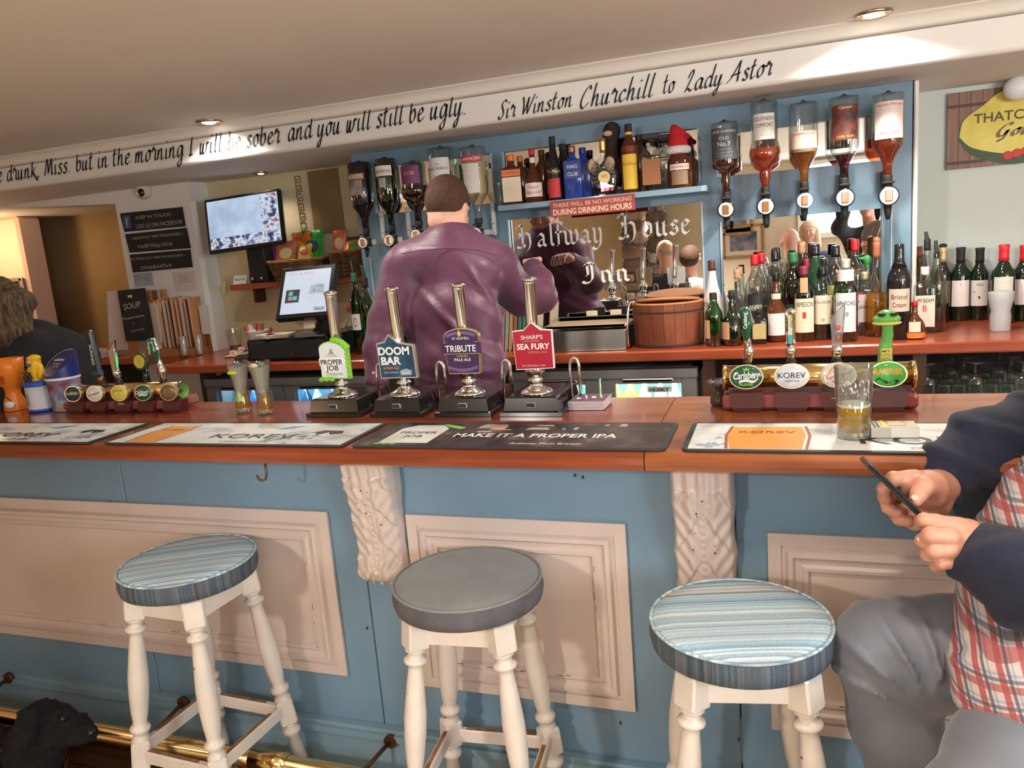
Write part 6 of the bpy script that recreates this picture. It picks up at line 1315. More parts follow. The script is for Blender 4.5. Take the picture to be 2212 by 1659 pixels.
# ---------------- cocktails ----------------
def cocktail(u, vb, lab, lime):
    p = onZ(u, vb, BT); p.y += .02; H = zAt(p.x, p.y, 781)-BT; t = thing('cocktail_glass', lab, 'drink', (p.x, p.y, BZ), 0, 'iced drinks on the bar')
    G = [(.023, 0), (.025, .004), (.025, H*.10), (.021, H*.28), (.019, H*.40), (.024, H*.62), (.031, H*.85), (.0345, H*.97), (.0345, H)]
    def tw(r_): return MB().lathe([(a*r_, z) for a, z in G], 28, cap=False)
    o = tw(1).build('glass_body', CLEAR, t); MB().lathe([(.001, .001), (.024, .001), (.024, .012), (.001, .014)], 24).build('thick_base', mat('glass_base', (.85, .82, .72), .05, trans=.9), t)
    b = MB()
    for k in range(4): a0 = k*pi/2; b.tube([(G[0][0]*1.0*cos(a0+z*18)*(.95+z*2.2), G[0][0]*sin(a0+z*18)*(.95+z*2.2), .012+z) for z in [H*.05*j for j in range(9)]], .0012, 5)
    b.build('twist_ridge', CLEAR, o)
    MB().lathe([(.021, .015), (.0225, H*.10), (.019, H*.28), (.0172, H*.40)], 24).build('amber_syrup', cloudy('syrup', (.98, .75, .35), (.85, .50, .12), .35), t)
    MB().lathe([(.0172, H*.40), (.0218, H*.62), (.029, H*.86), (.031, H*.90)], 24).build('cloudy_drink', cloudy('cloudy_drink', (.90, .90, .84), (.82, .80, .70), .55), t)
    b = MB(); rr = random.Random(int(u))
    for k in range(6): b.box((rr.uniform(-.014, .014), rr.uniform(-.014, .014), H*rr.uniform(.84, .93)), (.016, .016, .016), Matrix.Identity(4), bev=.003)
    b.build('ice', mat('ice', (.9, .92, .92), .1, trans=.85, ior=1.2), t)
    if lime: MB().ball((-.004, -.025, H*.80), (.019, .008, .007), 16, 8).build('lime_wedge', mat('lime', (.50, .75, .04), .35), t)
    else: MB().ball((-.008, -.018, H*.93), (.015, .010, .007), 16, 8).build('lemon_wedge', mat('lemon_flesh', (.80, .78, .42), .35), t)
cocktail(519, 893, 'tall iced drink with lime wedge and amber bottom', True); cocktail(566, 896, 'tall iced drink with pale lemon wedge and amber bottom', False)
# ---------------- keg fonts ----------------
MAR = mat('maroon_enamel', (.085, .018, .020), .22, coat=.5); MARL = mat('maroon_lip', (.30, .075, .075), .25, coat=.4)
def oval(b, rx, rz, y0, y1, n=40): 
    vs = [(rx*cos(2*pi*i/n), y0, rz*sin(2*pi*i/n)) for i in range(n)]+[(rx*cos(2*pi*i/n), y1, rz*sin(2*pi*i/n)) for i in range(n)]
    return b.add(vs, [tuple(range(n)), tuple(range(2*n-1, n-1, -1))]+[(i, i+n, (i+1) % n+n, (i+1) % n) for i in range(n)])
def badge_face(par, loc, rx, rz, m_, items, deco=None, rimm=None, tilt=0., yaw=0.):
    rim = MB(); oval(rim, rx, rz, -.004, .012); o = rim.build('badge', rimm or mat('gold_rim', (.80, .66, .40), .25, .8), par, loc, (tilt, 0, yaw))
    f = MB()
    n = 36; vs = [(0, -.0085, 0)]
    for k, s in ((1, .5), (2, .85), (3, .92)):
        for i in range(n): a = 2*pi*i/n; vs.append((rx*s*cos(a), [-.0078, -.0062, -.0045][k-1], rz*s*sin(a)))
    f.add(vs, [(0, 1+i, 1+(i+1) % n) for i in range(n)]+[(1+k*n+i, 1+(k+1)*n+i, 1+(k+1)*n+(i+1) % n, 1+k*n+(i+1) % n) for k in (0, 1) for i in range(n)], True); f.build('badge_face', m_, o)
    for s, x, z, h_, w, mm, bo, sl, ro in items: b = MB(); put_text(b, s, x, z, h_, w, -.0092, bo, slant=sl, rot=ro); b.build('badge_lettering', mm, o)
    if deco: deco(o)
    return o
CG = mat('carlsberg_green', (.008, .10, .05), .2, coat=.5); LG = mat('light_green_print', (.30, .60, .12), .5)
KS = ramp_mat('korev_face', lambda t_, co: ramp(t_, noise(t_, co, 22, (1, 1, 1), 2), [(.4, (.60, .66, .72)), (.55, (.75, .79, .83)), (.7, (.42, .50, .57))]), .25)
YG = ramp_mat('orchard_face', lambda t_, co: ramp(t_, noise(t_, co, 25), [(.35, (.62, .50, .06)), (.6, (.78, .62, .12)), (.75, (.20, .28, .05))]), .25)
def swoosh(o, s=1., m_=None): b = MB(); pts = spline([(-.018*s, -.012*s), (.0, -.0085*s), (.016*s, -.012*s), (.026*s, -.006*s), (.027*s, .0)], 5); pen(b, pts, .006*s, radians(70), .001, lambda p: (p[0], -.0094, p[1])); b.build('swoosh', m_ or WHITEP, o)
def carls(o): swoosh(o, .95); b = MB(); b.prism([(-.006, .016), (.006, .016), (.008, .023), (.003, .019), (0, .025), (-.003, .019), (-.008, .023)], .001, None, -.0095); b.build('crown', LG, o)
def sm(o):
    b = MB(); b.ball((0, -.0075, .002), (.022, .002, .022), 28, 8); b.build('gold_disc', mat('tan_disc', (.60, .38, .16), .4), o)
    b = MB(); b.ball((0, -.0085, .002), (.018, .002, .018), 28, 8); b.build('pale_disc', mat('pale_disc', (.74, .68, .60), .4), o)
    b = MB(); b.box((0, -.0106, 0), (.064, .001, .014), Matrix.Rotation(-.28, 4, 'Y')); b.build('white_banner', WHITEP, o)
    b = MB(); put_text(b, 'San', -.017, -.009, .011, .02, -.0118, .01, rot=.28, slant=.2); b.build('red_lettering', REDP, o); b = MB(); put_text(b, 'Miguel', .012, -.001, .011, .034, -.0118, .01, rot=.28, slant=.2); b.build('grey_lettering', mat('dark_grey_print', (.15, .14, .15), .5), o)
def coil(o):
    b = MB(); pen(b, spline([(-.028, -.014), (-.018, -.008), (-.010, -.014), (-.002, -.020)], 6), .004, .8, .002, lambda p: (p[0], -.0078, p[1])); pen(b, spline([(.002, -.020), (.010, -.013), (.020, -.017), (.012, -.022)], 6), .004, .8, .002, lambda p: (p[0], -.0076, p[1])); b.build('coil_print', BLACKP, o)
ORP = mat('rattler_orange', (.85, .42, .04), .45)
def font_(cx, y0, w, lab, badges, small=1.):
    t = thing('keg_font', lab, 'beer font', (cx, y0, BZ), 0, 'brass keg fonts'); zb = .073*small; R_ = .031*small
    b = MB(); b.cyl((-w/2, .05, zb), (w/2, .05, zb), R_, 32); b.cyl((-w/2-.004, .05, zb), (-w/2+.006, .05, zb), R_*1.05, 32); b.cyl((w/2-.006, .05, zb), (w/2+.004, .05, zb), R_*1.05, 32); b.build('brass_barrel', BRASS, t)
    MB().box((0, .06, .020), (w+.01, .12, .036*small), bev=.006).build('plinth', MARL, t); MB().box((-.0, .05, .045), (w*.96, .07, .02)).build('cradle', MAR, t)
    k = len(badges)
    for i, (bx, fn) in enumerate(badges):
        b = MB(); fw = w/k*.72; pr = [(0, .000), (-.016, .0), (-.017, .010), (-.010, .028), (-.004, .045), (.03, .045), (.03, 0)]
        vs = []
        for s, kx in ((-1, 0), (1, 0)):
            for (yy, zz) in pr: ww = fw/2*(1 if zz > .02 else .8+.2*zz/.02); vs.append((bx+s*ww, yy, zz*small))
        n = len(pr); b.add(vs, [tuple(range(n-1, -1, -1)), tuple(range(n, 2*n))]+[(j, (j+1) % n, (j+1) % n+n, j+n) for j in range(n)]); b.build('curved_foot', MAR, t)
        MB().cyl((bx, .05-R_*.6, zb+.0), (bx, .0, zb+.008), .010, 14).build('badge_boss', BRASS, t)
        fn(t, bx, zb)
    MB().box((.045*small, -.008, .026), (.026, .003, .011)).build('maker_plate', SILV, t)
    return t
fx0, fx1 = xAt(1566, 1.97, BT+.07), xAt(1974, 1.97, BT+.07); fcx = (fx0+fx1)/2; fw = fx1-fx0; fy = 1.925
def bpos(u): return xAt(u, fy-.01, BT+.085)-fcx
def tap_carl(t, x, z, s=1.):
    b = MB(); b.lathe([(.010, 0), (.012, .01), (.009, .02), (.011, .03)], 16, c=(x, .05, z+.02)); b.build('tap_collar', BLACKG, t)
    P = [(x+.004, .05, z+.045), (x+.006, .048, z+.065), (x+.002, .045, z+.09), (x+.0, .042, z+.115), (x+.004, .038, z+.14), (x-.001, .035, z+.165)]
    h = sdf_obj('tap_handle', union([cap_(a, b_, ra, rb) for a, b_, ra, rb in zip(P[:-1], P[1:], (.010, .011, .008, .009, .014), (.011, .008, .009, .014, .014))], .006), (x-.03, .01, z+.03), (x+.03, .08, z+.19), .0025, CHROME, t)
    Q = [(x+.001, .034, z+.10), (x+.003, .028, z+.135), (x-.001, .024, z+.166)]
    sdf_obj('green_inlay', union([cap_(Q[0], Q[1], .006, .0125), cap_(Q[1], Q[2], .0125, .0125)], .004), (x-.03, .0, z+.08), (x+.03, .06, z+.19), .0025, CG, t)
    b = MB(); put_text(b, 'Carlsberg', 0, 0, .009, .038, 0, .02, rot=pi/2); 
    v = [(x+p[0]+.004, .0105-0.0, z+.147+p[2]) for p in b.v]; b2 = MB(); b2.add(v, b.f); b2.build('handle_lettering', WHITEP, t)
def tap_korev(t, x, z):
    MB().lathe([(.011, 0), (.013, .012), (.009, .025)], 16, c=(x, .05, z+.02)).build('tap_collar', BLACKG, t)
    MB().tube([(x, .05, z+.045), (x, .046, z+.065), (x, .045, z+.08)], [.009, .012, .008], 16).build('tap_neck', CHROME, t)
    R = Matrix.Translation((x, .040, z+.122)) @ Matrix.Rotation(.06, 4, 'X')
    MB().box((0, 0, 0), (.022, .016, .092), R, bev=.005).build('tap_handle', CHROME, t); MB().box((-.001, -.009, -.0), (.010, .001, .066), R).build('inlay', mat('cream_inlay', (.70, .66, .50), .4), t); MB().box((-.001, -.0096, -.026), (.009, .001, .022), R).build('teal_inlay', mat('teal_inlay', (.05, .42, .42), .4), t)
    b = MB(); put_text(b, 'KOREV', 0, 0, .007, .030, 0, .02, rot=-pi/2); v = [(x+p[0]-.001, .0278, z+.138+p[2]) for p in b.v]; b2 = MB(); b2.add(v, b.f); b2.build('handle_lettering', mat('gold_dark_print', (.30, .22, .04), .4), t)
def tap_blade(t, x, z, par_clear=True, s=1.):
    MB().lathe([(.011, 0), (.013, .012), (.009, .025)], 16, c=(x, .05, z+.02)).build('tap_collar', BLACKG, t)
    MB().tube([(x, .05, z+.045), (x+.002, .047, z+.06), (x, .045, z+.078)], [.010, .013, .011], 16).build('tap_neck', CHROME, t)
    o = [(-.010, .072), (.010, .072), (.019, .175), (-.014, .142), (-.012, .11)]
    m_ = mat('acrylic_blade', (.80, .82, .84), .08, trans=.75, ior=1.2) if par_clear else CHROME
    MB().prism(o, .010, Matrix.Translation((x, .04, z)), 0).build('tap_handle', m_, t)
    b = MB(); b.tube([(x-.014, .038, z+.142), (x+.019, .038, z+.175), (x+.010, .038, z+.075)], .0014, 6); b.build('bright_edge', CHROME, t)
    if par_clear: b = MB(); b.ball((x+.002, .039, z+.118), (.007, .002, .006)); b.ball((x+.003, .039, z+.095), (.005, .002, .006)); b.build('red_emblem', mat('soft_red_print', (.65, .12, .08), .4), t)
def tap_snake(t, x, z):
    GN = mat('snake_green', (.16, .55, .12), .28, coat=.4); YB = mat('snake_yellow', (.75, .72, .18), .35, coat=.3)
    P = [(x, .05, z+.030), (x, .046, z+.065), (x+.004, .042, z+.095), (x+.003, .036, z+.120)]
    sdf_obj('snake_neck', union([cap_(P[0], P[1], .017, .014), cap_(P[1], P[2], .014, .011), cap_(P[2], P[3], .011, .012)], .006), (x-.04, .0, z), (x+.04, .09, z+.15), .003, GN, t)
    sdf_obj('snake_head', union([ell((x, .028, z+.136), (.030, .026, .012)), ell((x, .030, z+.147), (.018, .018, .010))], .008), (x-.05, -.02, z+.10), (x+.05, .08, z+.18), .0025, GN, t)
    sdf_obj('snake_jaw', union([ell((x, .024, z+.127), (.032, .024, .006))], .005), (x-.05, -.02, z+.10), (x+.05, .08, z+.18), .0025, YB, t)
    b = MB(); b.ball((x-.013, .008, z+.148), (.009, .005, .0045)); b.ball((x+.013, .008, z+.148), (.009, .005, .0045)); b.build('snake_eyes', BLACKG, t)
    MB().box((x, .028, z+.052), (.024, .006, .030), bev=.004).build('belly_plate', YB, t); b = MB(); [put_text(b, s, x, z+.058-.009*i, .006, .018, .0245, .02) for i, s in enumerate(('MY', 'LITTLE', 'RATTLE'))]; b.build('plate_lettering', mat('olive_dark_print', (.25, .20, .02), .5), t)
rx, rz = .040, .030
def mk(face, items, deco, tap):
    def fn(t, x, z): badge_face(t, (x, -.006, z+.012), rx, rz, face, items, deco, tilt=-.12); tap(t, x, z)
    return fn
font_(fcx, fy, fw, 'brass keg font with Carlsberg, KOREV, San Miguel and RATTLER badges', [
 (bpos(1612), mk(CG, [('Carlsberg', 0, -.004, .018, .062, WHITEP, .03, .15, .04), ('PILSNER', 0, -.021, .006, .032, LG, .02, 0, 0)], carls, tap_carl)),
 (bpos(1710), mk(KS, [('KOREV', 0, -.004, .014, .062, BLACKP, .0, 0, 0), ('CORNISH LAGER', 0, -.013, .004, .036, mat('slate_print', (.12, .16, .2), .5), 0, 0, 0)], None, tap_korev)),
 (bpos(1811), mk(mat('ivory_face', (.74, .72, .66), .2, coat=.5), [], sm, tap_blade)),
 (bpos(1919), mk(mat('rattler_green', (.08, .50, .08), .2, coat=.5), [('RATTLER', 0, .000, .014, .060, ORP, .06, 0, 0)], coil, tap_snake))])
# small glass valve beside the font
p = onZ(1540, 885, BT); t = thing('sparkler_glass', 'small dark glass fitting on the bar beside the brass font', 'fitting', (p.x+.01, p.y+.05, BZ)); MB().lathe([(.016, 0), (.02, .006), (.02, .02), (.010, .026), (.010, .045), (.018, .05), (.018, .056)], 20).build('body', mat('smoky_glass', (.08, .06, .05), .1, trans=.4), t); MB().lathe([(.022, .058), (.030, .062), (.022, .066)], 20).build('flange', CLEAR, t)
# far font by the charity tins
gx0, gx1 = xAt(150, 2.00, BT+.05), xAt(392, 2.00, BT+.05); gcx = (gx0+gx1)/2; gw = gx1-gx0
def mk2(u, face, items, deco, tap):
    def fn(t, x, z): badge_face(t, (x, -.012, z+.004), .030, .027, face, items, deco, tilt=-.1, yaw=.22); tap(t, x+.03, z)
    return (xAt(u, 1.95, BT+.07)-gcx, fn)
def tap_bar(t, x, z):
    MB().lathe([(.012, 0), (.013, .02), (.010, .03)], 16, c=(x, .08, z+.02)).build('tap_collar', mat('copper_collar', (.30, .13, .07), .3, .8), t); R = Matrix.Translation((x-.006, .075, z+.13)) @ Matrix.Rotation(-.07, 4, 'Y')
    MB().box((0, 0, 0), (.030, .018, .16), R, bev=.004).build('tap_handle', mat('black_handle', (.018, .025, .025), .35, coat=.2), t); MB().box((0, -.0, -.07), (.031, .019, .016), R).build('teal_cuff', mat('dark_teal', (.02, .10, .13), .4), t)
    b = MB(); put_text(b, 'GUINNESS', 0, 0, .011, .072, 0, .03, rot=-pi/2); v = [(x+p[0]-.008, .0645, z+.125+p[2]) for p in b.v]; b2 = MB(); b2.add(v, b.f); b2.build('handle_lettering', WHITEP, t)
def tap_round(t, x, z):
    MB().tube([(x, .08, z+.02), (x, .08, z+.07)], [.014, .009], 14).build('tap_collar', BLACKG, t); MB().cyl((x, .062, z+.095), (x, .078, z+.095), .028, 28).build('round_holder', mat('dark_olive', (.05, .06, .02), .3), t); MB().cyl((x, .0605, z+.097), (x, .062, z+.097), .023, 28).build('round_badge', YG, t)
tapc = lambda t, x, z: tap_carl(t, x, z)
lf = font_(gcx, 1.955, gw, 'smaller brass keg font with GUINNESS and Carlsberg badges near the charity tins', [
 mk2(162, mat('guinness_face', (.010, .035, .05), .2, coat=.5), [('GUINNESS', 0, -.003, .009, .044, CREAML, .02, 0, 0)], None, tap_bar),
 mk2(209, mat('ivory_face', (.74, .72, .66), .2, coat=.5), [('San Miguel', 0, -.004, .007, .040, REDP, .02, .15, .25)], None, lambda t, x, z: tap_blade(t, x+.015, z, False)),
 mk2(262, YG, [('THATCHERS', 0, .006, .005, .032, mat('brown_print', (.2, .11, .06), .5), .01, 0, 0)], None, tap_round),
 mk2(313, CG, [('Carlsberg', 0, -.003, .012, .046, WHITEP, .03, .15, .04)], lambda o: swoosh(o, .7), tapc),
 mk2(368, mat('plain_bronze_disc', (.22, .14, .08), .3, .5), [], None, lambda t, x, z: None)], .85)
# ---------------- charity tins ----------------
def tin(u, vb, lab, build): p = onZ(u, vb, BT); build(thing('charity_box', lab, 'charity box', (p.x, p.y+.05, BZ), 0, 'charity boxes on the bar'), p)
def orange(t, p):
    OR = mat('charity_orange', (.85, .22, .02), .35); H = zAt(p.x, p.y+.05, 775)-BT
    MB().lathe([(r*.82, z) for r, z in [(.045, 0), (.047, .004), (.042, .035), (.030, .06), (.034, .085), (.055, .10), (.060, H*.80), (.066, H), (.058, H), (.052, H*.92)]], 28, cap=False).build('body', OR, t)
    MB().lathe([(.0, H*.925), (.044, H*.93)], 28).build('paper_lining', mat('inner_paper', (.6, .5, .42), .7), t)
    MB().ball((.018, -.035, .025), (.022, .012, .014)).build('white_sticker', WHITEP, t)
    b = MB(); [b.box((-.02+.02*k, -.046, H*.62+.01*(k % 2)), (.012, .004, .03), Matrix.Identity(4)) for k in range(3)]; b.build('red_scrawl', mat('rust_print', (.45, .08, .01), .5), t)
    MB().tube([(-.05, -.025, H*.5), (.0, -.045, H*.38), (.04, -.032, H*.12)], .0015, 5).build('cord', BLACKM, t)
tin(8, 892, 'orange waisted collecting cup at the end of the bar', orange)
def fisher(t, p):
    BL = mat('charity_blue', (.02, .10, .50), .35); H = zAt(p.x, p.y+.05, 823)-BT
    MB().lathe([(.044, 0), (.046, .003), (.046, .008), (.047, H*.9)], 28).build('tub', mat('tub_white', (.70, .68, .70), .4), t); MB().lathe([(.044, 0), (.0485, .002), (.0485, .010)], 28).build('blue_foot', BL, t); MB().lathe([(.050, H*.86), (.052, H*.9), (.050, H), (.03, H+.004)], 28).build('blue_lid', BL, t)
    b = MB(); 
    for (xx, w_, zc, hh_) in ((-.018, .030, .045, .038),): b.grid(lambda u, v: (.0482*sin((xx-w_/2+w_*u)/.048), -.0482*cos((xx-w_/2+w_*u)/.048), zc-hh_/2+hh_*v), 6, 1)
    b.build('grey_text_panel', mat('grey_panel_print', (.12, .12, .14), .5, noise=.6, nscale=160, col2=(.5, .5, .5)), t)
    YC = mat('oilskin_yellow', (.85, .50, .02), .35); z0 = H
    sdf_obj('oilskin_coat', union([cap_((0, 0, z0+.0), (0, .0, z0+.045), .032, .024), ell((0, .0, z0+.072), (.019, .020, .022)), cap_((-.02, 0, z0+.045), (-.035, -.02, z0+.018), .011, .010), cap_((.02, 0, z0+.045), (.035, -.015, z0+.018), .011, .010), ell((0, -.002, z0+.083), (.022, .024, .008))], .008), (-.06, -.06, z0-.03), (.06, .06, z0+.11), .003, YC, t)
    MB().ball((-.004, -.019, z0+.068), (.012, .008, .012)).build('face', mat('toy_skin', (.70, .36, .25), .5), t); MB().ball((-.004, -.022, z0+.060), (.011, .008, .008)).build('beard', mat('grey_beard', (.16, .14, .13), .7), t)
    b = MB(); c = Vector((0, -.038, z0+.018)); b.tube([(c.x+.018*cos(a), c.y, c.z+.018*sin(a)) for a in [2*pi*k/20 for k in range(20)]], .0025, 6, True); [b.cyl(c, (c.x+.026*cos(a), c.y, c.z+.026*sin(a)), .0018, 6) for a in [2*pi*k/8 for k in range(8)]]; b.build('ships_wheel', BLACKM, t)
tin(68, 893, 'blue-lidded tub topped by a yellow-oilskin fisherman at a ship wheel', fisher)
def slopetin(t, p):
    BL = mat('charity_deep_blue', (.02, .035, .22), .3, coat=.3); H = zAt(p.x, p.y+.05, 758)-BT; R_ = .055
    MB().lathe([(.044, 0), (.048, .004), (.054, H*.55)], 28).build('picture_wrap', ramp_mat('collage_print', lambda t_, co: ramp(t_, noise(t_, co, 15), [(.34, (.10, .02, .04)), (.43, (.30, .10, .14)), (.50, (.14, .24, .45)), (.58, (.36, .46, .62)), (.66, (.45, .34, .12))]), .4), t)
    n = 28; vs = []; 
    for i in range(n): a = 2*pi*i/n; vs.append((R_*cos(a), R_*sin(a), H*.55))
    for i in range(n): a = 2*pi*i/n; vs.append((R_*1.03*cos(a), R_*1.03*sin(a), H*.80+H*.20*sin(a)+.012*cos(a)))
    MB().add(vs, [(i, (i+1) % n, (i+1) % n+n, i+n) for i in range(n)], True).add([vs[n+i] for i in range(n)], [tuple(range(n))]).build('sloped_lid', BL, t)
    MB().lathe([(R_*1.02, H*.53), (R_*1.03, H*.57)], 28, cap=False).build('white_seam', WHITEP, t)
    ang = atan((H*.40)/(2*R_)); M = Matrix.Translation((0, 0, H*.80+.001)) @ Matrix.Rotation(ang, 4, 'X')
    b = MB(); vs = [(R_*.93*cos(2*pi*i/n), R_*.93/cos(ang)*sin(2*pi*i/n), .001) for i in range(n)]+[(R_*.88*cos(2*pi*i/n), R_*.88/cos(ang)*sin(2*pi*i/n), .001) for i in range(n)]; b.add(vs, [(i, (i+1) % n, (i+1) % n+n, i+n) for i in range(n)], False, M); b.build('silver_ring', mat('lilac_silver', (.45, .45, .62), .4), t)
    b = MB(); put_text(b, 'Lifeboats', 0, .006, .012, .062, 0, .03, fn=lambda q: tuple(M @ Vector((q[0], q[2], .0015)))); b.build('white_lettering', WHITEP, t); b = MB(); [put_text(b, s, 0, -.012-.013*i, .009, w_, 0, .01, fn=lambda q: tuple(M @ Vector((q[0], q[2], .0015)))) for i, (s, w_) in enumerate((('Saving lives', .05), ('at sea', .025)))]; b.build('gold_lettering', mat('pale_gold_print', (.7, .62, .25), .5), t)
tin(122, 892, 'deep blue slope-topped Lifeboats collecting tin with picture wrap', slopetin)
# ---------------- half-drunk pint and cigarette packet ----------------
p = onZ(1847, 957, BT); p.y += .031; H = zAt(p.x, p.y, 795)-BT; t = thing('pint_glass', 'straight glass of half-drunk lager on the white runner', 'drink', (p.x, p.y, BZ+.004)); a_, b_ = .0315, .0375
MB().lathe([(a_*.96, 0), (a_, .003), (b_, H), (b_-.0015, H), (a_-.003, .014)], 32, cap=False).build('glass_body', CLEAR, t); MB().lathe([(.001, .0), (a_*.95, .001), (a_*.93, .013), (.001, .014)], 32).build('thick_base', mat('clear_base', (.92, .92, .88), .04, trans=.9), t)
r1 = a_+(b_-a_)*.46-.0025; MB().lathe([(a_-.004, .0145), (r1, H*.44)], 32).build('lager', cloudy('lager', (1, .82, .22), (1.0, .62, .08), .6), t); MB().lathe([(r1, H*.44), (r1+.0005, H*.475), (r1*.6, H*.478)], 32).build('foam', mat('beer_foam', (.88, .82, .68), .8, bump=.3, bscale=300), t)
b = MB(); rr = random.Random(5)
for k in range(40):
    a = -pi/2+rr.uniform(-.8, .8); z = H*rr.uniform(.62, .82)*1.0; r_ = a_+(b_-a_)*z/H+.0004; d = rr.uniform(.02, .10)
    b.add([(r_*cos(a), r_*sin(a), z), (r_*cos(a+d), r_*sin(a+d), z-.002), (r_*cos(a+d*.8), r_*sin(a+d*.8), z+.004), (r_*cos(a+d*.1), r_*sin(a+d*.1), z+.003)], [(0, 1, 2, 3)])
b.build('etched_crest', mat('frosted_print', (.62, .56, .52), .7), t)
p = onZ(1932, 952, BT); t = thing('cigarette_packet', 'flat white and olive cigarette packet with yellow stripe beside the pint', 'packet', (p.x, p.y+.03, BZ+.004), .04)
MB().box((0, 0, .011), (.088, .055, .022), bev=.001).build('carton', mat('olive_white_carton', (.50, .48, .40), .5), t); MB().box((.018, -.028, .011), (.050, .001, .020)).build('side_panel', mat('silver_white_panel', (.72, .72, .70), .4), t); MB().box((-.018, .0, .0226), (.006, .053, .001)).build('yellow_stripe', mat('yellow_stripe', (.85, .68, .02), .5), t)
MB().box((.008, .004, .0226), (.034, .036, .001)).build('photo_panel', mat('tan_photo', (.72, .56, .36), .5, noise=.3, nscale=60), t); b = MB(); [b.box((-.036+.007*k, 0, .0226), (.004, .05, .001)) for k in range(2)]; b.build('warning_print', BLACKP, t)
# ---------------- stools ----------------
def _stripe(dark):
    def f(t, co):
        sp = t.nodes.new('ShaderNodeSeparateXYZ'); t.links.new(co, sp.inputs[0]); cb = t.nodes.new('ShaderNodeCombineXYZ')
        wob = noise(t, co, 5); ad = t.nodes.new('ShaderNodeMath'); ad.operation = 'MULTIPLY_ADD'; ad.inputs[1].default_value = .012 if not dark else .002; t.links.new(wob, ad.inputs[0]); t.links.new(sp.outputs['X' if dark else 'Y'], ad.inputs[2]); t.links.new(ad.outputs[0], cb.inputs[0])
        a = noise(t, cb.outputs[0], 15 if not dark else 26, (1, 0, 0), 5); b = noise(t, cb.outputs[0], 110, (1, 0, 0), 2)
        c = ramp(t, a, [(.32, (.07, .15, .29)), (.39, (.22, .40, .56)), (.44, (.52, .74, .84)), (.48, (.84, .88, .86)), (.51, (.30, .50, .65)), (.55, (.60, .77, .82)), (.60, (.75, .73, .68)), (.66, (.18, .31, .46))])
        c = mixc(t, c, ramp(t, b, [(.42, (.30, .36, .42)), (.58, (1, 1, 1))]), .55, 'MULTIPLY'); w = noise(t, co, 260, (1, 1, 1), 2)
        c = mixc(t, c, ramp(t, w, [(.35, (.7, .72, .74)), (.65, (1, 1, 1))]), .6, 'MULTIPLY')
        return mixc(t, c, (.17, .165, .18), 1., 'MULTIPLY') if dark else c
    return f
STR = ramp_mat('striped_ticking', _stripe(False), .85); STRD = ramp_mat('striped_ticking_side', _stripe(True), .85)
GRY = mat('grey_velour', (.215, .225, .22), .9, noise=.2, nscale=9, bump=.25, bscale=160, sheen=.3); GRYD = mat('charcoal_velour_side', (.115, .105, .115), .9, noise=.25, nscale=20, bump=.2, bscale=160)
def leg_mesh(top, bot):
    a, b_ = Vector(top), Vector(bot); ax = (b_-a); L = ax.length; M = Matrix.Translation(a) @ ax.to_track_quat('Z', 'Y').to_matrix().to_4x4(); b = MB()
    b.box((0, 0, .035), (.050, .050, .07), M, bev=.004); U = .54*L; h_ = U-.07
    P = [(.021, 0), (.024, .02), (.017, .035), (.0165, .06), (.025, .075), (.027, .09), (.025, .105), (.017, .12), (.0165, .15), (.020, .25), (.0255, .48), (.025, .62), (.021, .78), (.018, .84), (.017, .87), (.024, .885), (.026, .905), (.024, .925), (.0165, .94), (.020, .97), (.023, 1)]
    b.lathe([(r, .068+z*h_) for r, z in P], 20, M, cap=False); z0 = U
    b.box((0, 0, z0+.036), (.046, .046, .076), M, bev=.004); z1 = z0+.072; R_ = L-z1
    b.lathe([(.022, z1), (.016, z1+.010), (.024, z1+.020), (.026, z1+.030), (.016, z1+.042), (.022, z1+R_*.45), (.019, z1+R_*.8), (.015, L)], 18, M); return b
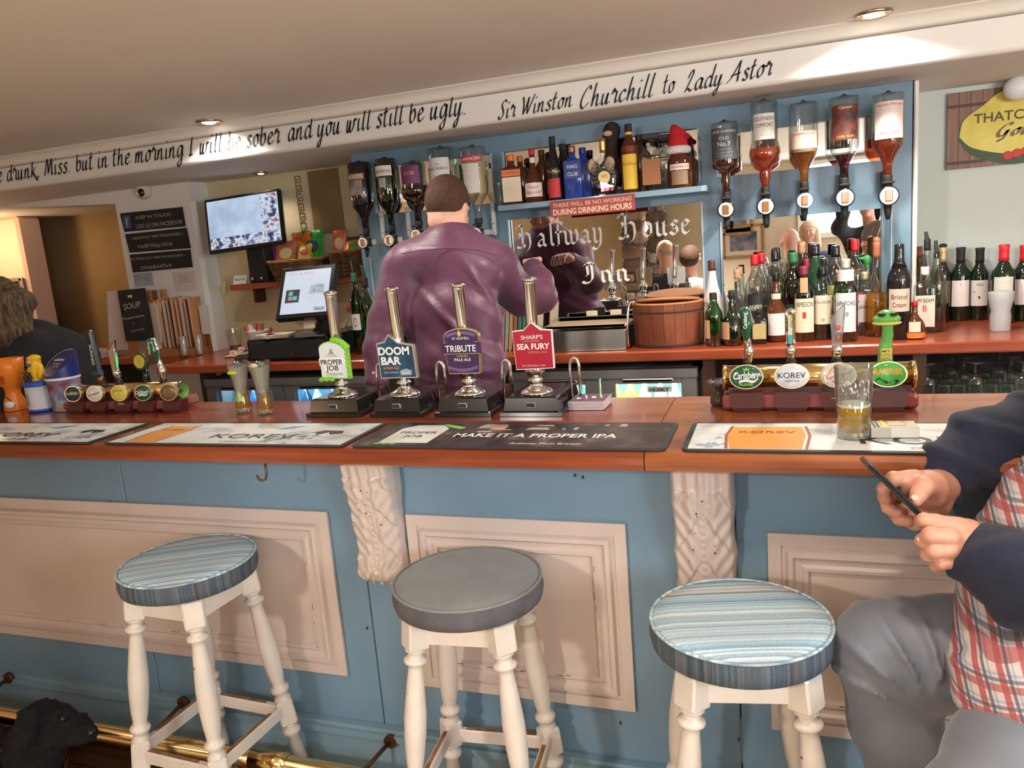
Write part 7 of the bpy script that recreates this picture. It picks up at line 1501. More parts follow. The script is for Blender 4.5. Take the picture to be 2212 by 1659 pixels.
def stool(x, y, H, R, rz, lab, top, side, srz=0., th=.055):
    t = thing('bar_stool', lab, 'stool', (x, y, 0), rz, 'turned-leg bar stools'); zt = H-th
    s = MB(); s.lathe([(R*.3, H+.004), (R*.75, H+.003), (R*.93, H+.000), (R*.985, H-.006)][::-1]+[(.001, H+.0045)], 48, cap=False); se = s.build('seat', top, t, (0, 0, 0), (0, 0, srz-rz))
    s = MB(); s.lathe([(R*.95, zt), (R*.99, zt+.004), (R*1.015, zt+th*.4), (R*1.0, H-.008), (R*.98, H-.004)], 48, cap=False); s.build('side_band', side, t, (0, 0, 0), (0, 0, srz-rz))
    b = MB(); b.tube([(R*.99*cos(2*pi*i/72), R*.99*sin(2*pi*i/72), H-.004) for i in range(72)], .0032, 6, True); b.build('piping', top, t, (0, 0, 0), (0, 0, srz-rz))
    MB().lathe([(.0, zt-.012), (R*.8, zt-.012), (R*.9, zt), (.0, zt+.001)], 40, cap=False).build('seat_board', STOOLW, t)
    r0, r1 = .135, .222; C0 = [Vector((r0*cos(pi/4+k*pi/2), r0*sin(pi/4+k*pi/2), zt-.004)) for k in range(4)]; C1 = [Vector((r1*cos(pi/4+k*pi/2), r1*sin(pi/4+k*pi/2), 0)) for k in range(4)]
    for a, b_ in zip(C0, C1):
        lg = leg_mesh(a, b_).build('leg', STOOLW, t); c = MB()
        for k in range(7):
            f_ = random.uniform(.2, .95); q = a+(b_-a)*f_; an = random.uniform(0, 6.3); c.box((q.x+.019*cos(an), q.y+.019*sin(an), q.z), (random.uniform(.003, .006), random.uniform(.003, .006), random.uniform(.003, .010)))
        c.build('paint_chip', CHIP, lg)
    for k in range(4):
        a, b_ = C0[k], C0[(k+1) % 4]; m_ = (a+b_)/2; d = b_-a; M = Matrix.Translation((m_.x, m_.y, zt-.035)) @ Matrix.Rotation(atan2(d.y, d.x), 4, 'Z'); MB().box((0, 0, 0), (d.length-.03, .02, .055), M).build('apron', STOOLW, t)
        f_ = .595; a, b_ = C0[k].lerp(C1[k], f_-.02*(k % 2)), C0[(k+1) % 4].lerp(C1[(k+1) % 4], f_-.02*(k % 2)); m_ = (a+b_)/2; d = b_-a; M = Matrix.Translation(m_) @ Matrix.Rotation(atan2(d.y, d.x), 4, 'Z')
        st = MB().box((0, 0, 0), (d.length-.026, .019, .036), M, bev=.003).build('stretcher', STOOLW, t); MB().box((random.uniform(-.03, .03), 0, .0185), (d.length*.7, .010, .001), M).build('worn_edge', mat('bare_worn_wood', (.30, .15, .07), .7, noise=.5, nscale=30), st)
    return t
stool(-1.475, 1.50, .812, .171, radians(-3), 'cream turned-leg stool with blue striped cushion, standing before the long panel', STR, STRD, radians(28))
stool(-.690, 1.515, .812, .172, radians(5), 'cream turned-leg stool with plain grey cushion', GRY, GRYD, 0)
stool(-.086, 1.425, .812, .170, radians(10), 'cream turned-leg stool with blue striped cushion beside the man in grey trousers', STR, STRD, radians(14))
# ---------------- people ----------------
def K(u, v, d, r): return (atD(u, v, d), r*d/F)
def chain(pts): return [cap_(a[0], b[0], a[1], b[1]) for a, b in zip(pts[:-1], pts[1:])]
def bbox(pts, pad=.02):
    lo = [min(p[0][i]-p[1] for p in pts)-pad for i in range(3)]; hi = [max(p[0][i]+p[1] for p in pts)+pad for i in range(3)]; return lo, hi
SKIN = mat('skin', (.62, .30, .205), .45, noise=.12, nscale=30, bump=.12, bscale=160); SKINP = mat('rosy_skin', (.66, .36, .27), .5, noise=.1, nscale=20)
def head_fns(c, R, s=1.):
    P = lambda x, y, z: Vector(c)+R @ Vector((x*s, y*s, z*s))
    E = lambda x, y, z, a, b, d: ell(P(x, y, z), (a*s, b*s, d*s), R)
    skin = [E(0, -.012, .022, .074, .094, .094), E(0, .022, -.045, .056, .064, .066), cap_(P(0, .086, .018), P(0, .106, -.014), .008*s, .012*s), E(0, .078, -.048, .024, .014, .009), E(0, .070, -.088, .022, .020, .018), E(0, .072, .034, .052, .018, .010), E(.035, .060, -.02, .024, .024, .022), E(-.035, .060, -.02, .024, .024, .022)]
    ears = [E(sx*.078, -.008, -.006, .010, .020, .031) for sx in (-1, 1)]
    hair = E(0, -.020, .030, .082, .101, .100); nz = R @ Vector((0, .62, -.78)); cut = plane_(P(0, .02, .022), nz)
    return skin, ears, hair, cut, P
def head(par, c, R, skinm, hairm, s=1., bald=False, neck=None, extra_hair=None, res=.005):
    skin, ears, hair, cut, P = head_fns(c, R, s); c = Vector(c); base = union(skin, .018*s)
    if neck: nk = chain(neck)
    f = lambda X, Y, Z: smin(smin(base(X, Y, Z), np.minimum(ears[0](X, Y, Z), ears[1](X, Y, Z)), .006*s), (union(nk, .02)(X, Y, Z) if neck else 9), .02)
    pts = [(c, .13*s)]+(neck or []); lo, hi = bbox(pts, .01); o = sdf_obj('head', f, lo, hi, res, skinm, par)
    b = MB()
    for sx in (-1, 1): b.ball(P(sx*.030, .077, .012), .0115*s, 12, 8)
    b.build('eyes', mat('eye_white', (.75, .72, .68), .2), o); b = MB()
    for sx in (-1, 1): b.ball(P(sx*.030, .0845, .012), .0055*s, 10, 6)
    b.build('pupils', mat('dark_iris', (.05, .03, .02), .2), o); b = MB(); b.add([P(-.022, .0925, -.050), P(.022, .0925, -.050), P(.015, .0925, -.053), P(-.015, .0925, -.053)], [(0, 1, 2, 3)]); b.ball(P(0, .084, -.050), (.022*s, .008*s, .005*s)); b.build('lips', mat('lips', (.45, .15, .12), .5), o)
    if hairm is not None:
        hf = (lambda X, Y, Z: np.maximum(hair(X, Y, Z), cut(X, Y, Z))+.0015*np.sin(X*700)*np.sin(Y*650)*np.sin(Z*600)) if not bald else (lambda X, Y, Z: np.maximum(np.maximum(hair(X, Y, Z)+.002, cut(X, Y, Z)), plane_(P(0, 0, .045), R @ Vector((0, -.45, 1)))(X, Y, Z)))
        h2 = (lambda X, Y, Z: smin(hf(X, Y, Z), union(extra_hair(P), .02)(X, Y, Z)+.003*np.sin(X*240+Z*90)*np.sin(Y*260), .02)) if extra_hair else hf
        pd = .14*s if not extra_hair else .30*s
        sdf_obj('hair', h2, [c[i]-pd for i in range(3)], [c[i]+pd for i in range(3)], res, hairm, par)
    return o
def rotm(yaw, pitch=0., roll=0.): return (Matrix.Rotation(yaw, 3, 'Z') @ Matrix.Rotation(pitch, 3, 'X') @ Matrix.Rotation(roll, 3, 'Y'))
# --- bartender, seen from behind ---
SHIRT = mat('plum_shirt', (.098, .027, .062), .45, noise=.12, nscale=6, bump=.5, bscale=11, sheen=.15, spec=.4)
hc = atD(969, 453, 2.95); t = thing('person', 'person in plum shirt standing with back turned behind the hand pumps', 'person', (0, 0, 0))
Rb = rotm(radians(-6), radians(-22), radians(4))
HB = mat('short_brown_hair', (.085, .035, .018), .75, noise=.35, nscale=60, bump=.5, bscale=220)
head(t, hc, Rb, SKINP, HB, .98, neck=[K(976, 492, 2.93, 36), (hc+Rb @ Vector((0, -.02, -.05)), .062)])
Rt = rotm(radians(-12))
tor = [ell(atD(972, 600, 2.93), (.225, .125, .13), Rt), ell(atD(978, 700, 2.88), (.210, .130, .17), Rt), ell(atD(990, 790, 2.84), (.200, .135, .14), Rt), ell(atD(995, 870, 2.84), (.185, .13, .12), Rt)]+chain([K(975, 524, 2.94, 44), K(972, 560, 2.93, 75)])
tor += chain([K(885, 578, 2.93, 50), K(1065, 578, 2.94, 50)])+chain([K(973, 536, 2.94, 52), K(895, 572, 2.93, 50)])+chain([K(973, 536, 2.94, 52), K(1060, 572, 2.93, 50)])
la = [K(872, 592, 2.92, 48), K(838, 690, 2.86, 42), K(818, 760, 2.80, 34), K(815, 822, 2.74, 26)]
ra = [K(1080, 598, 2.95, 48), K(1128, 640, 3.02, 42), K(1165, 640, 3.08, 38), K(1165, 610, 3.13, 31), K(1152, 582, 3.20, 24)]
b1 = atD(985, 700, 2.80)
def wr_b(X, Y, Z):
    w = np.clip((1.50-Z)*4, 0, 1)
    d = (X+1.1)*.8+(Z-1.25)*1.1
    f1 = np.sin(d*38+np.sin(X*9+Z*7)*1.4); f2 = np.sin((X+1.1)*-30+(Z)*42+np.sin(X*14)*1.2)
    a1 = (X-b1[0])*RT.x+(Y-b1[1])*RT.y; c1 = Z-b1[2]
    g1 = np.exp(-((a1*.75+c1*.75)/.018)**2)*np.exp(-((a1*.7-c1*.7)/.13)**2)      # the long diagonal fold below the shoulder blades
    a2 = a1-.10; c2 = c1-.14; g2 = np.exp(-((a2*.85+c2*.6)/.016)**2)*np.exp(-((a2*.6-c2*.8)/.09)**2)
    return .0045*w*np.maximum(f1, 0)**2*(c1 < .2)-.018*g1-.013*g2+.003*np.sin((Z-1.12)*120+X*14)*np.clip((1.16-Z)*14, 0, 1)
arms = union(chain(la), .02); arms2 = union(chain(ra), .02); tt = union(tor, .05)
col_ = [K(976, 506, 2.93, 37), K(976, 514, 2.935, 39)]
shirtf = lambda X, Y, Z: smin(smin(smin(tt(X, Y, Z), arms(X, Y, Z), .035), arms2(X, Y, Z), .035), union(chain(col_), .01)(X, Y, Z), .012)+wr_b(X, Y, Z)
lo, hi = bbox(la+ra+[K(985, 880, 2.84, 130), K(975, 500, 2.94, 60)], .02); lo[1] -= .08; hi[1] += .05
hemz = onY(990, 838, 2.72).z
sdf_obj('shirt', lambda X, Y, Z: np.maximum(shirtf(X, Y, Z), hemz-Z), lo, hi, .0075, SHIRT, t)
# yoke and sleeve seams
MB().tube([tuple(atD(u, v, 2.79)) for u, v in ((868, 548), (905, 541), (970, 536), (1035, 541), (1072, 552))], .0012, 5).build('yoke_seam', mat('seam_plum', (.05, .015, .04), .6), t)
hips = [K(992, 850, 2.84, 100), K(992, 930, 2.84, 102)]
JE = mat('navy_jeans', (.035, .05, .09), .8, noise=.3, nscale=40)
hl = [cap_((atD(950, 900, 2.84)), (atD(950, 900, 2.84).x, 2.70, .5), .105, .075), cap_((atD(950, 900, 2.84).x, 2.70, .5), (atD(950, 900, 2.84).x, 2.72, .08), .075, .055), cap_((atD(1040, 900, 2.84)), (atD(1040, 900, 2.84).x, 2.72, .5), .105, .075), cap_((atD(1040, 900, 2.84).x, 2.72, .5), (atD(1040, 900, 2.84).x, 2.74, .08), .075, .055)]
h0 = atD(992, 860, 2.84)
sdf_obj('trousers', lambda X, Y, Z: np.maximum(union([ell(h0, (.185, .125, .13), Rt)]+hl, .04)(X, Y, Z), Z-hemz-.012), (h0.x-.32, 2.45, .03), (h0.x+.32, 3.0, 1.2), .014, JE, t)
b = MB(); n = 60; zz = hemz-.008
b.tube([(h0.x+.192*cos(2*pi*i/n), h0.y+.132*sin(2*pi*i/n), zz-.02) for i in range(n)], .012, 6, True); b.build('studded_belt', mat('worn_belt', (.10, .08, .07), .5, noise=.8, nscale=90, col2=(.35, .32, .30)), t)
b = MB(); [b.box((h0.x+s*.1, 2.76+.02, .045), (.10, .27, .08), bev=.02) for s in (-.8, .8)]; b.build('shoes', BLACKM, t)
def hand(par, W, Dr, Up, s=1., curl=.5, skinm=SKIN, res=.003, name='hand'):
    """palm and five fingers from the wrist W along Dr, back of the hand towards Up"""
    W, Dr, Up = Vector(W), Vector(Dr).normalized(), Vector(Up); Up = (Up-Dr*Up.dot(Dr)).normalized(); Sd = Dr.cross(Up); P = lambda a, b_, c: W+(Dr*a+Sd*b_+Up*c)*s
    fs = [cap_(P(-.02, 0, 0), P(.03, 0, 0), .026*s, .026*s)]
    for k in range(4): y = -.030+.020*k; fs.append(cap_(P(.02, y*.6, 0), P(.085, y, 0), .015*s, .0115*s))
    pal = union(fs, .012); fin = []
    for k, L in enumerate((.9, 1.0, .95, .78)):
        y = -.030+.020*k; a = P(.085, y, 0); c1 = curl*.7; j1 = a+(Dr*cos(c1)-Up*sin(c1))*.040*L*s; c2 = curl*1.7; j2 = j1+(Dr*cos(c2)-Up*sin(c2))*.026*L*s; c3 = curl*2.4; j3 = j2+(Dr*cos(c3)-Up*sin(c3))*.020*L*s
        fin.append(union([cap_(a, j1, .0098*s, .0088*s), cap_(j1, j2, .0088*s, .0080*s), cap_(j2, j3, .0080*s, .0068*s)], .003))
    t0 = P(.025, -.030, -.006); t1 = P(.055, -.058, -.016); t2 = P(.080, -.066, -.030); fin.append(union([cap_(t0, t1, .014*s, .0105*s), cap_(t1, t2, .0105*s, .008*s)], .004))
    def f(X, Y, Z):
        d = pal(X, Y, Z)
        g = fin[0](X, Y, Z)
        for q in fin[1:]: g = np.minimum(g, q(X, Y, Z))
        return smin(d, g, .008)
    c = P(.07, -.01, -.02); sdf_obj(name, f, [c[i]-.12*s for i in range(3)], [c[i]+.12*s for i in range(3)], res, skinm, par)
w = ra[-1][0]; hand(t, w, Vector((-.25, .75, .35)), Vector((0, -.3, 1)), 1.0, .7, SKINP)
w = la[-1][0]; hand(t, w, Vector((.1, .1, -1)), Vector((-1, -.3, 0)), 1.0, .5, SKINP)
# --- man at the bar with a phone ---
NAVY = mat('navy_fleece', (.016, .021, .048), .9, noise=.3, nscale=12, bump=.2, bscale=160, sheen=.08)
TRS = mat('grey_stretch_trousers', (.165, .18, .215), .5, noise=.08, nscale=5, bump=.05, bscale=90, sheen=.2)
def _plaid(t, co):
    c = (.70, .64, .58)
    sp = t.nodes.new('ShaderNodeSeparateXYZ'); mp = t.nodes.new('ShaderNodeMapping'); mp.inputs['Rotation'].default_value = (0, radians(18), radians(10)); t.links.new(co, mp.inputs[0]); t.links.new(mp.outputs[0], sp.inputs[0])
    out = None
    for ax, ph in (('X', 0.), ('Z', .3)):
        m1 = t.nodes.new('ShaderNodeMath'); m1.operation = 'MULTIPLY_ADD'; m1.inputs[1].default_value = 31.; m1.inputs[2].default_value = ph+40; t.links.new(sp.outputs[ax], m1.inputs[0])
        fr = t.nodes.new('ShaderNodeMath'); fr.operation = 'FRACT'; t.links.new(m1.outputs[0], fr.inputs[0])
        r = ramp(t, fr.outputs[0], [(0, (.70, .64, .60)), (.20, (.50, .03, .045)), (.48, (.70, .64, .60)), (.58, (.08, .10, .20)), (.72, (.70, .64, .60)), (.82, (.40, .46, .58)), (.92, (.70, .64, .60))], 'CONSTANT')
        out = r if out is None else mixc(t, out, r, .9, 'MULTIPLY')
    return mixc(t, out, (1, 1, 1), .10, 'ADD')
PLAID = ramp_mat('red_white_plaid', _plaid, .8)
m_ = thing('person', 'seated person in navy fleece, red plaid shirt and grey trousers looking at a phone', 'person', (0, 0, 0))
# body skin: head, neck and both hands
hcm = atD(2440, 640, 1.32); Rm_ = rotm(radians(75), radians(-30))
head(m_, hcm, Rm_, SKIN, mat('greying_hair', (.16, .13, .11), .8), 1.0, neck=[(atD(2450, 800, 1.34), .065), (hcm+Rm_ @ Vector((0, -.02, -.05)), .06)], res=.008)
ht = thing_hand = None
far_h = [K(2050, 1045, 1.43, 36), K(2005, 1058, 1.39, 40), K(1970, 1052, 1.375, 33)]
ff = [[K(1975, 1035, 1.38, 20), K(1930, 1034, 1.365, 16), K(1909, 1056, 1.375, 13.5), K(1915, 1078, 1.385, 12)],
      [K(1960, 1060, 1.41, 19), K(1912, 1072, 1.41, 15), K(1918, 1097, 1.40, 13), K(1938, 1108, 1.385, 12)],
      [K(1975, 1085, 1.42, 18), K(1930, 1103, 1.41, 14.5), K(1942, 1122, 1.39, 13), K(1962, 1127, 1.375, 12)],
      [K(1990, 1100, 1.41, 17), K(1958, 1122, 1.40, 14), K(1975, 1134, 1.38, 12), K(1993, 1134, 1.365, 11)]]
th = [K(2018, 1050, 1.37, 27), K(1996, 1050, 1.345, 21), K(1984, 1068, 1.335, 17.5), K(1977, 1081, 1.33, 14)]
palm = union(chain(far_h)+chain([K(2000, 1080, 1.41, 30), K(1975, 1090, 1.41, 24)])+chain([K(2020, 1085, 1.41, 34), K(1985, 1105, 1.40, 26)]), .012)
fing = [union(chain(q), .004) for q in ff]+[union(chain(th), .006)]
def hf1(X, Y, Z):
    g = fing[0](X, Y, Z)
    for q in fing[1:]: g = smin(g, q(X, Y, Z), .0022)
    return smin(palm(X, Y, Z), g, .010)
lo, hi = bbox([p for q in ff for p in q]+far_h+th, .015); h1 = sdf_obj('hand', hf1, lo, hi, .0024, SKIN, m_)
NAIL = mat('fingernail', (.74, .45, .36), .25, coat=.3)
def nail(par, p, n_, s=.007):
    p, n_ = Vector(p), Vector(n_).normalized(); MB().ball((0, 0, 0), (s, s*.85, s*.35), 12, 6, Matrix.Translation(p) @ n_.to_track_quat('Z', 'Y').to_matrix().to_4x4()).build('nail', NAIL, par)
tp = atD(1976, 1077, 1.33); nail(h1, tp+(CAM-tp).normalized()*.0095+Vector((0, 0, .001)), CAM-tp)
near_h = [K(2125, 1192, 1.27, 50), K(2085, 1172, 1.27, 48), K(2055, 1165, 1.27, 42)]
nf = [[K(2065, 1142, 1.265, 25), K(2025, 1131, 1.262, 19), K(1997, 1124, 1.268, 16), K(1988, 1128, 1.285, 13)],
      [K(2050, 1160, 1.245, 22), K(2010, 1156, 1.243, 18), K(1993, 1168, 1.26, 15), K(2003, 1172, 1.29, 12)],
      [K(2055, 1186, 1.245, 21), K(2018, 1188, 1.245, 17.5), K(2003, 1198, 1.262, 14.5), K(2014, 1200, 1.29, 12)],
      [K(2065, 1210, 1.25, 19), K(2035, 1215, 1.252, 15.5), K(2022, 1222, 1.27, 13), K(2032, 1224, 1.29, 11)]]
nth = [K(2060, 1140, 1.31, 24), K(2020, 1128, 1.325, 18), K(1990, 1120, 1.335, 14)]
palm2 = union(chain(near_h)+chain([K(2080, 1200, 1.27, 44), K(2060, 1195, 1.27, 36)]), .014); fing2 = [union(chain(q), .004) for q in nf]+[union(chain(nth), .005)]
def hf2(X, Y, Z):
    g = fing2[0](X, Y, Z)
    for q in fing2[1:]: g = smin(g, q(X, Y, Z), .0022)
    return smin(palm2(X, Y, Z), g, .010)
lo, hi = bbox([p for q in nf for p in q]+near_h+nth, .015); h2 = sdf_obj('hand', hf2, lo, hi, .0024, SKIN, m_)
for q, s in ((nf[1][2], .006),): nail(h2, q[0]+(CAM-q[0]).normalized()*q[1]*.9+Vector((-.004, 0, .002)), (CAM-q[0]), .005)
def folds(p0, ax, freq, amp, ang=0.):
    ax = Vector(ax).normalized(); o = ax.orthogonal().normalized(); q = ax.cross(o)
    def f(X, Y, Z):
        x, y, z = X-p0[0], Y-p0[1], Z-p0[2]; s = x*ax.x+y*ax.y+z*ax.z; a = x*o.x+y*o.y+z*o.z; b_ = x*q.x+y*q.y+z*q.z
        ph = s*freq+1.9*np.sin(a*17+1)+1.7*np.sin(b_*15)+.8*np.sin(s*23)
        return -amp*(np.maximum(np.sin(ph), 0)**1.5)+amp*.5
    return f
fs_ = [K(2038, 1046, 1.43, 49), K(2062, 1008, 1.445, 62), K(2130, 962, 1.465, 80), K(2240, 945, 1.49, 96), K(2420, 900, 1.44, 120)]
sl1 = union(chain(fs_), .03); fo = folds(fs_[1][0], (fs_[3][0]-fs_[1][0]).normalized()+UP*.5, 62, .009)
lo, hi = bbox(fs_[:4]+[K(2400, 900, 1.45, 120)], .02); sdf_obj('fleece_sleeve', lambda X, Y, Z: sl1(X, Y, Z)+fo(X, Y, Z), lo, hi, .006, NAVY, m_)
ns_ = [K(2112, 1196, 1.265, 66), K(2150, 1216, 1.24, 80), K(2235, 1268, 1.18, 96), K(2340, 1290, 1.13, 108), K(2440, 1130, 1.14, 118), K(2500, 900, 1.22, 125)]
sl2 = union(chain(ns_), .03); fo2 = folds(ns_[0][0], (ns_[2][0]-ns_[0][0]).normalized()-UP*.4, 58, .008)
lo, hi = bbox(ns_, .02); sdf_obj('fleece_sleeve', lambda X, Y, Z: sl2(X, Y, Z)+fo2(X, Y, Z), lo, hi, .006, NAVY, m_)
jk = [K(2455, 880, 1.34, 175), K(2440, 1050, 1.34, 190), K(2430, 1250, 1.33, 190), K(2420, 1380, 1.32, 190)]
tors = [K(2440, 850, 1.34, 140), K(2402, 1000, 1.36, 158), K(2335, 1180, 1.34, 192), K(2300, 1330, 1.31, 208), K(2275, 1430, 1.27, 200), K(2262, 1520, 1.20, 190)]
hem = plane_(atD(2150, 1545, 1.2), -UP-RT*.10)
flap = chain([K(2062, 1348, 1.40, 30), K(2130, 1345, 1.40, 62), K(2220, 1350, 1.38, 100)]); fp = folds(tors[3][0], RT+UP*.3, 60, .008)
tf = union(chain(tors)+flap, .018); lo, hi = bbox(tors+[K(2062, 1348, 1.40, 30)], .02)
sdf_obj('plaid_shirt', lambda X, Y, Z: np.maximum(tf(X, Y, Z)+fp(X, Y, Z), hem(X, Y, Z)), lo, hi, .007, PLAID, m_)
jf = union(chain(jk), .05); lo, hi = bbox(jk, .02); sdf_obj('fleece_body', jf, lo, hi, .014, NAVY, m_)
far_l = [K(2300, 1440, 1.36, 150), K(2150, 1412, 1.385, 122), K(2010, 1410, 1.40, 110), K(1912, 1402, 1.41, 99)]
far_s = [K(1908, 1405, 1.41, 97), K(1932, 1560, 1.45, 88), K(1968, 1720, 1.52, 72), K(2010, 1900, 1.62, 52)]
near_l = [K(2330, 1520, 1.27, 175), K(2210, 1660, 1.16, 140), K(2120, 1790, 1.08, 128), K(2085, 1860, 1.06, 118)]
near_s = [K(2085, 1865, 1.06, 116), K(2160, 2100, 1.15, 90), K(2220, 2350, 1.3, 60)]
lgs = [union(chain(far_l), .04), union(chain(far_s), .03), union(chain(near_l), .04), union(chain(near_s), .03)]
kn = far_l[3][0]
def kf(X, Y, Z):   # stretched creases fanning from the back of the knee
    o_ = atD(1985, 1545, 1.36); dx = (X-o_.x)*RT.x+(Y-o_.y)*RT.y+(Z-o_.z)*RT.z; dz = (X-o_.x)*UP.x+(Y-o_.y)*UP.y+(Z-o_.z)*UP.z
    a = np.arctan2(dz, dx); r_ = np.sqrt(dx*dx+dz*dz); s = np.sin(a*17+np.sin(r_*30)*.6)
    return -.016*np.maximum(s, 0)**2.5*np.exp(-((r_-.12)/.06)**2)*np.clip((a-.6)*4, 0, 1)*np.clip((2.85-a)*4, 0, 1)
gf = lambda X, Y, Z: smin(smin(lgs[0](X, Y, Z), lgs[1](X, Y, Z), .03)+kf(X, Y, Z), smin(lgs[2](X, Y, Z), lgs[3](X, Y, Z), .03), .02)
lo, hi = bbox(far_l+far_s+near_l+near_s, .02); lo[2] = max(lo[2], .06); sdf_obj('trousers', gf, lo, hi, .0075, TRS, m_)
for q in (far_s[-1], near_s[-1]):
    p = q[0]; sdf_obj('shoe', union([ell((p.x-.05, p.y, max(.05, p.z-.06)), (.13, .05, .045)), cap_((p.x, p.y, p.z), (p.x, p.y, max(.06, p.z-.05)), .045, .045)], .02), (p.x-.22, p.y-.1, max(.0, p.z-.16)), (p.x+.12, p.y+.1, p.z+.08), .01, mat('brown_shoe', (.10, .05, .03), .5), m_)
seatp = atD(2360, 1560, 1.27); stool(seatp.x, seatp.y-.02, .79, .17, .3, 'grey-cushioned turned-leg stool under the person with the phone', GRY, GRYD)
# phone
pa, pb = atD(1876, 1003, 1.325), atD(1988, 1112, 1.315); L_ = .150; c = (pa+pb)/2; lx_ = (pb-pa).normalized(); wd = (c-CAM).normalized(); wd = (wd-lx_*wd.dot(lx_)).normalized(); up_ = lx_.cross(wd)
M = Matrix((lx_, wd, up_)).transposed().to_4x4(); M.translation = c+wd*.030
ph = thing('phone', 'black smartphone held in two hands, seen edge-on', 'phone', tuple(c)); M.translation = wd*.030
MB().box((0, 0, 0), ((pb-pa).length, .072, .0095), M, bev=.003).build('case', mat('phone_case', (.02, .02, .022), .3, coat=.3), ph); MB().box((0, 0, -.0050 if up_.x > 0 else .0050), ((pb-pa).length-.008, .066, .0008), M).build('screen', BLACKG, ph)
# --- woman bending at the far end ---
t = thing('person', 'person with loose fair hair in a black top bending down beyond the charity tins', 'person', (0, 0, 0))
hw = atD(-2, 668, 3.05); HF = mat('fair_hair', (.17, .10, .045), .7, noise=.6, nscale=14, col2=(.025, .014, .010), bump=.5, bscale=120, stretch=(6, 6, 1))
head(t, hw, rotm(radians(110), radians(-55)), SKINP, HF, 1., neck=[(atD(60, 735, 3.12), .055), (hw, .06)], extra_hair=lambda P: chain([(P(.05, -.03, .04), .05), (P(.085, .03, -.05), .035), (P(.07, .05, -.12), .02)])+chain([(P(-.05, -.03, .04), .05), (P(-.085, .03, -.05), .035), (P(-.07, .06, -.14), .02)])+chain([(P(0, -.05, .02), .07), (P(.0, -.08, -.08), .04)])+chain([K(38, 650, 3.0, 30), K(42, 715, 2.97, 24), K(22, 790, 2.95, 18)])+chain([K(0, 660, 2.95, 30), K(5, 740, 2.93, 26)]), res=.007)
bk = [K(75, 745, 3.12, 58), K(120, 790, 3.15, 82), K(110, 880, 3.1, 110), K(80, 1000, 3.1, 115)]; ar = [K(60, 760, 3.0, 50), K(10, 850, 2.9, 42), K(-20, 930, 2.8, 32)]
f = union(chain(bk)+chain(ar), .05); lo, hi = bbox(bk+ar, .02); sdf_obj('black_top', lambda X, Y, Z: f(X, Y, Z)+.004*np.sin(X*40+Z*55), lo, hi, .01, mat('black_knit', (.012, .011, .014), .9), t)
p = bk[-1][0]; sdf_obj('trousers', union([cap_((p.x, p.y, p.z), (p.x-.05, p.y, .5), .15, .09), cap_((p.x-.05, p.y, .5), (p.x-.04, p.y+.03, .08), .09, .06), cap_((p.x, p.y, p.z), (p.x+.10, p.y, .5), .15, .09), cap_((p.x+.10, p.y, .5), (p.x+.12, p.y+.03, .08), .09, .06)], .04), (p.x-.3, p.y-.25, .0), (p.x+.3, p.y+.25, p.z+.2), .018, BLACKM, t)
hand(t, ar[-1][0], (-.3, -.2, -1), (0, -1, 0), 1., .5, SKINP, .005)
# --- black curly dog ---
FUR = mat('black_curly_fur', (.008, .007, .008), .95, noise=.5, nscale=30, bump=.9, bscale=60)
t = thing('dog', 'black curly-haired dog in a red collar standing by the brass foot rail', 'dog', (0, 0, 0))
q = lambda u, v, d, r: K(u, v, d-.08, r)
hd = atD(100, 1556, 2.20); gx = lambda a, b_, c: Vector((hd.x+a, hd.y+b_, max(hd.z+c, .02)))
S1 = [q(92, 1560, 2.28, 47), q(128, 1568, 2.27, 38), q(168, 1577, 2.26, 26), q(190, 1582, 2.25, 20)]
S2 = [q(95, 1580, 2.28, 50), q(78, 1620, 2.29, 54), q(55, 1665, 2.32, 62)]
ch = S2[-1][0]; tail = ch+Vector((-.42, .06, .0))
S3 = [(ch, .095), (ch+Vector((-.2, .03, -.01)), .085), (tail, .085)]
LG_ = []
for bx, s in ((ch, 1), (tail, -1)):
    for sy in (-.045, .045):
        b0 = Vector((bx.x, bx.y+sy, bx.z-.04)); z = b0.z
        if s > 0: LG_ += [cap_(b0, (b0.x+.01, b0.y, z*.55), .040, .028), cap_((b0.x+.01, b0.y, z*.55), (b0.x, b0.y, .03), .028, .022), cap_((b0.x, b0.y, .025), (b0.x+.03, b0.y, .022), .024, .022)]
        else: LG_ += [cap_(b0, (b0.x+.05, b0.y, z*.60), .050, .036), cap_((b0.x+.05, b0.y, z*.60), (b0.x-.03, b0.y, z*.33+.01), .034, .024), cap_((b0.x-.03, b0.y, z*.33+.01), (b0.x-.02, b0.y, .03), .023, .020), cap_((b0.x-.02, b0.y, .025), (b0.x+.02, b0.y, .022), .023, .021)]
er = [q(60, 1548, 2.20, 20), q(48, 1590, 2.17, 24)]; er2 = [q(128, 1552, 2.36, 18), q(132, 1590, 2.38, 20)]
df = union(chain(S1)+chain(S2)+chain(S3)+LG_+chain(er)+chain(er2)+chain([(tail+Vector((-.05, 0, .03)), .03), (tail+Vector((-.13, 0, .12)), .02)]), .025)
fur = lambda X, Y, Z: df(X, Y, Z)-.007*np.sin(X*190+np.sin(Z*70)*2)*np.sin(Y*180+np.sin(X*60)*2)*np.sin(Z*170)-.003*np.sin(X*95+Y*60)*np.sin(Z*85+X*40)
sdf_obj('body', fur, (tail.x-.2, ch.y-.2, .0), (S1[-1][0].x+.06, ch.y+.35, hd.z+.12), .0065, FUR, t)
b = MB(); nb = S1[-1][0]; b.ball((nb.x+.018, nb.y-.004, nb.z+.006), (.011, .012, .010)); b.build('nose', BLACKG, t)
b = MB(); [b.ball(atD(135, 1553, 2.145+.09*k), .008) for k in (0, 1)]; b.build('eyes', BLACKG, t)
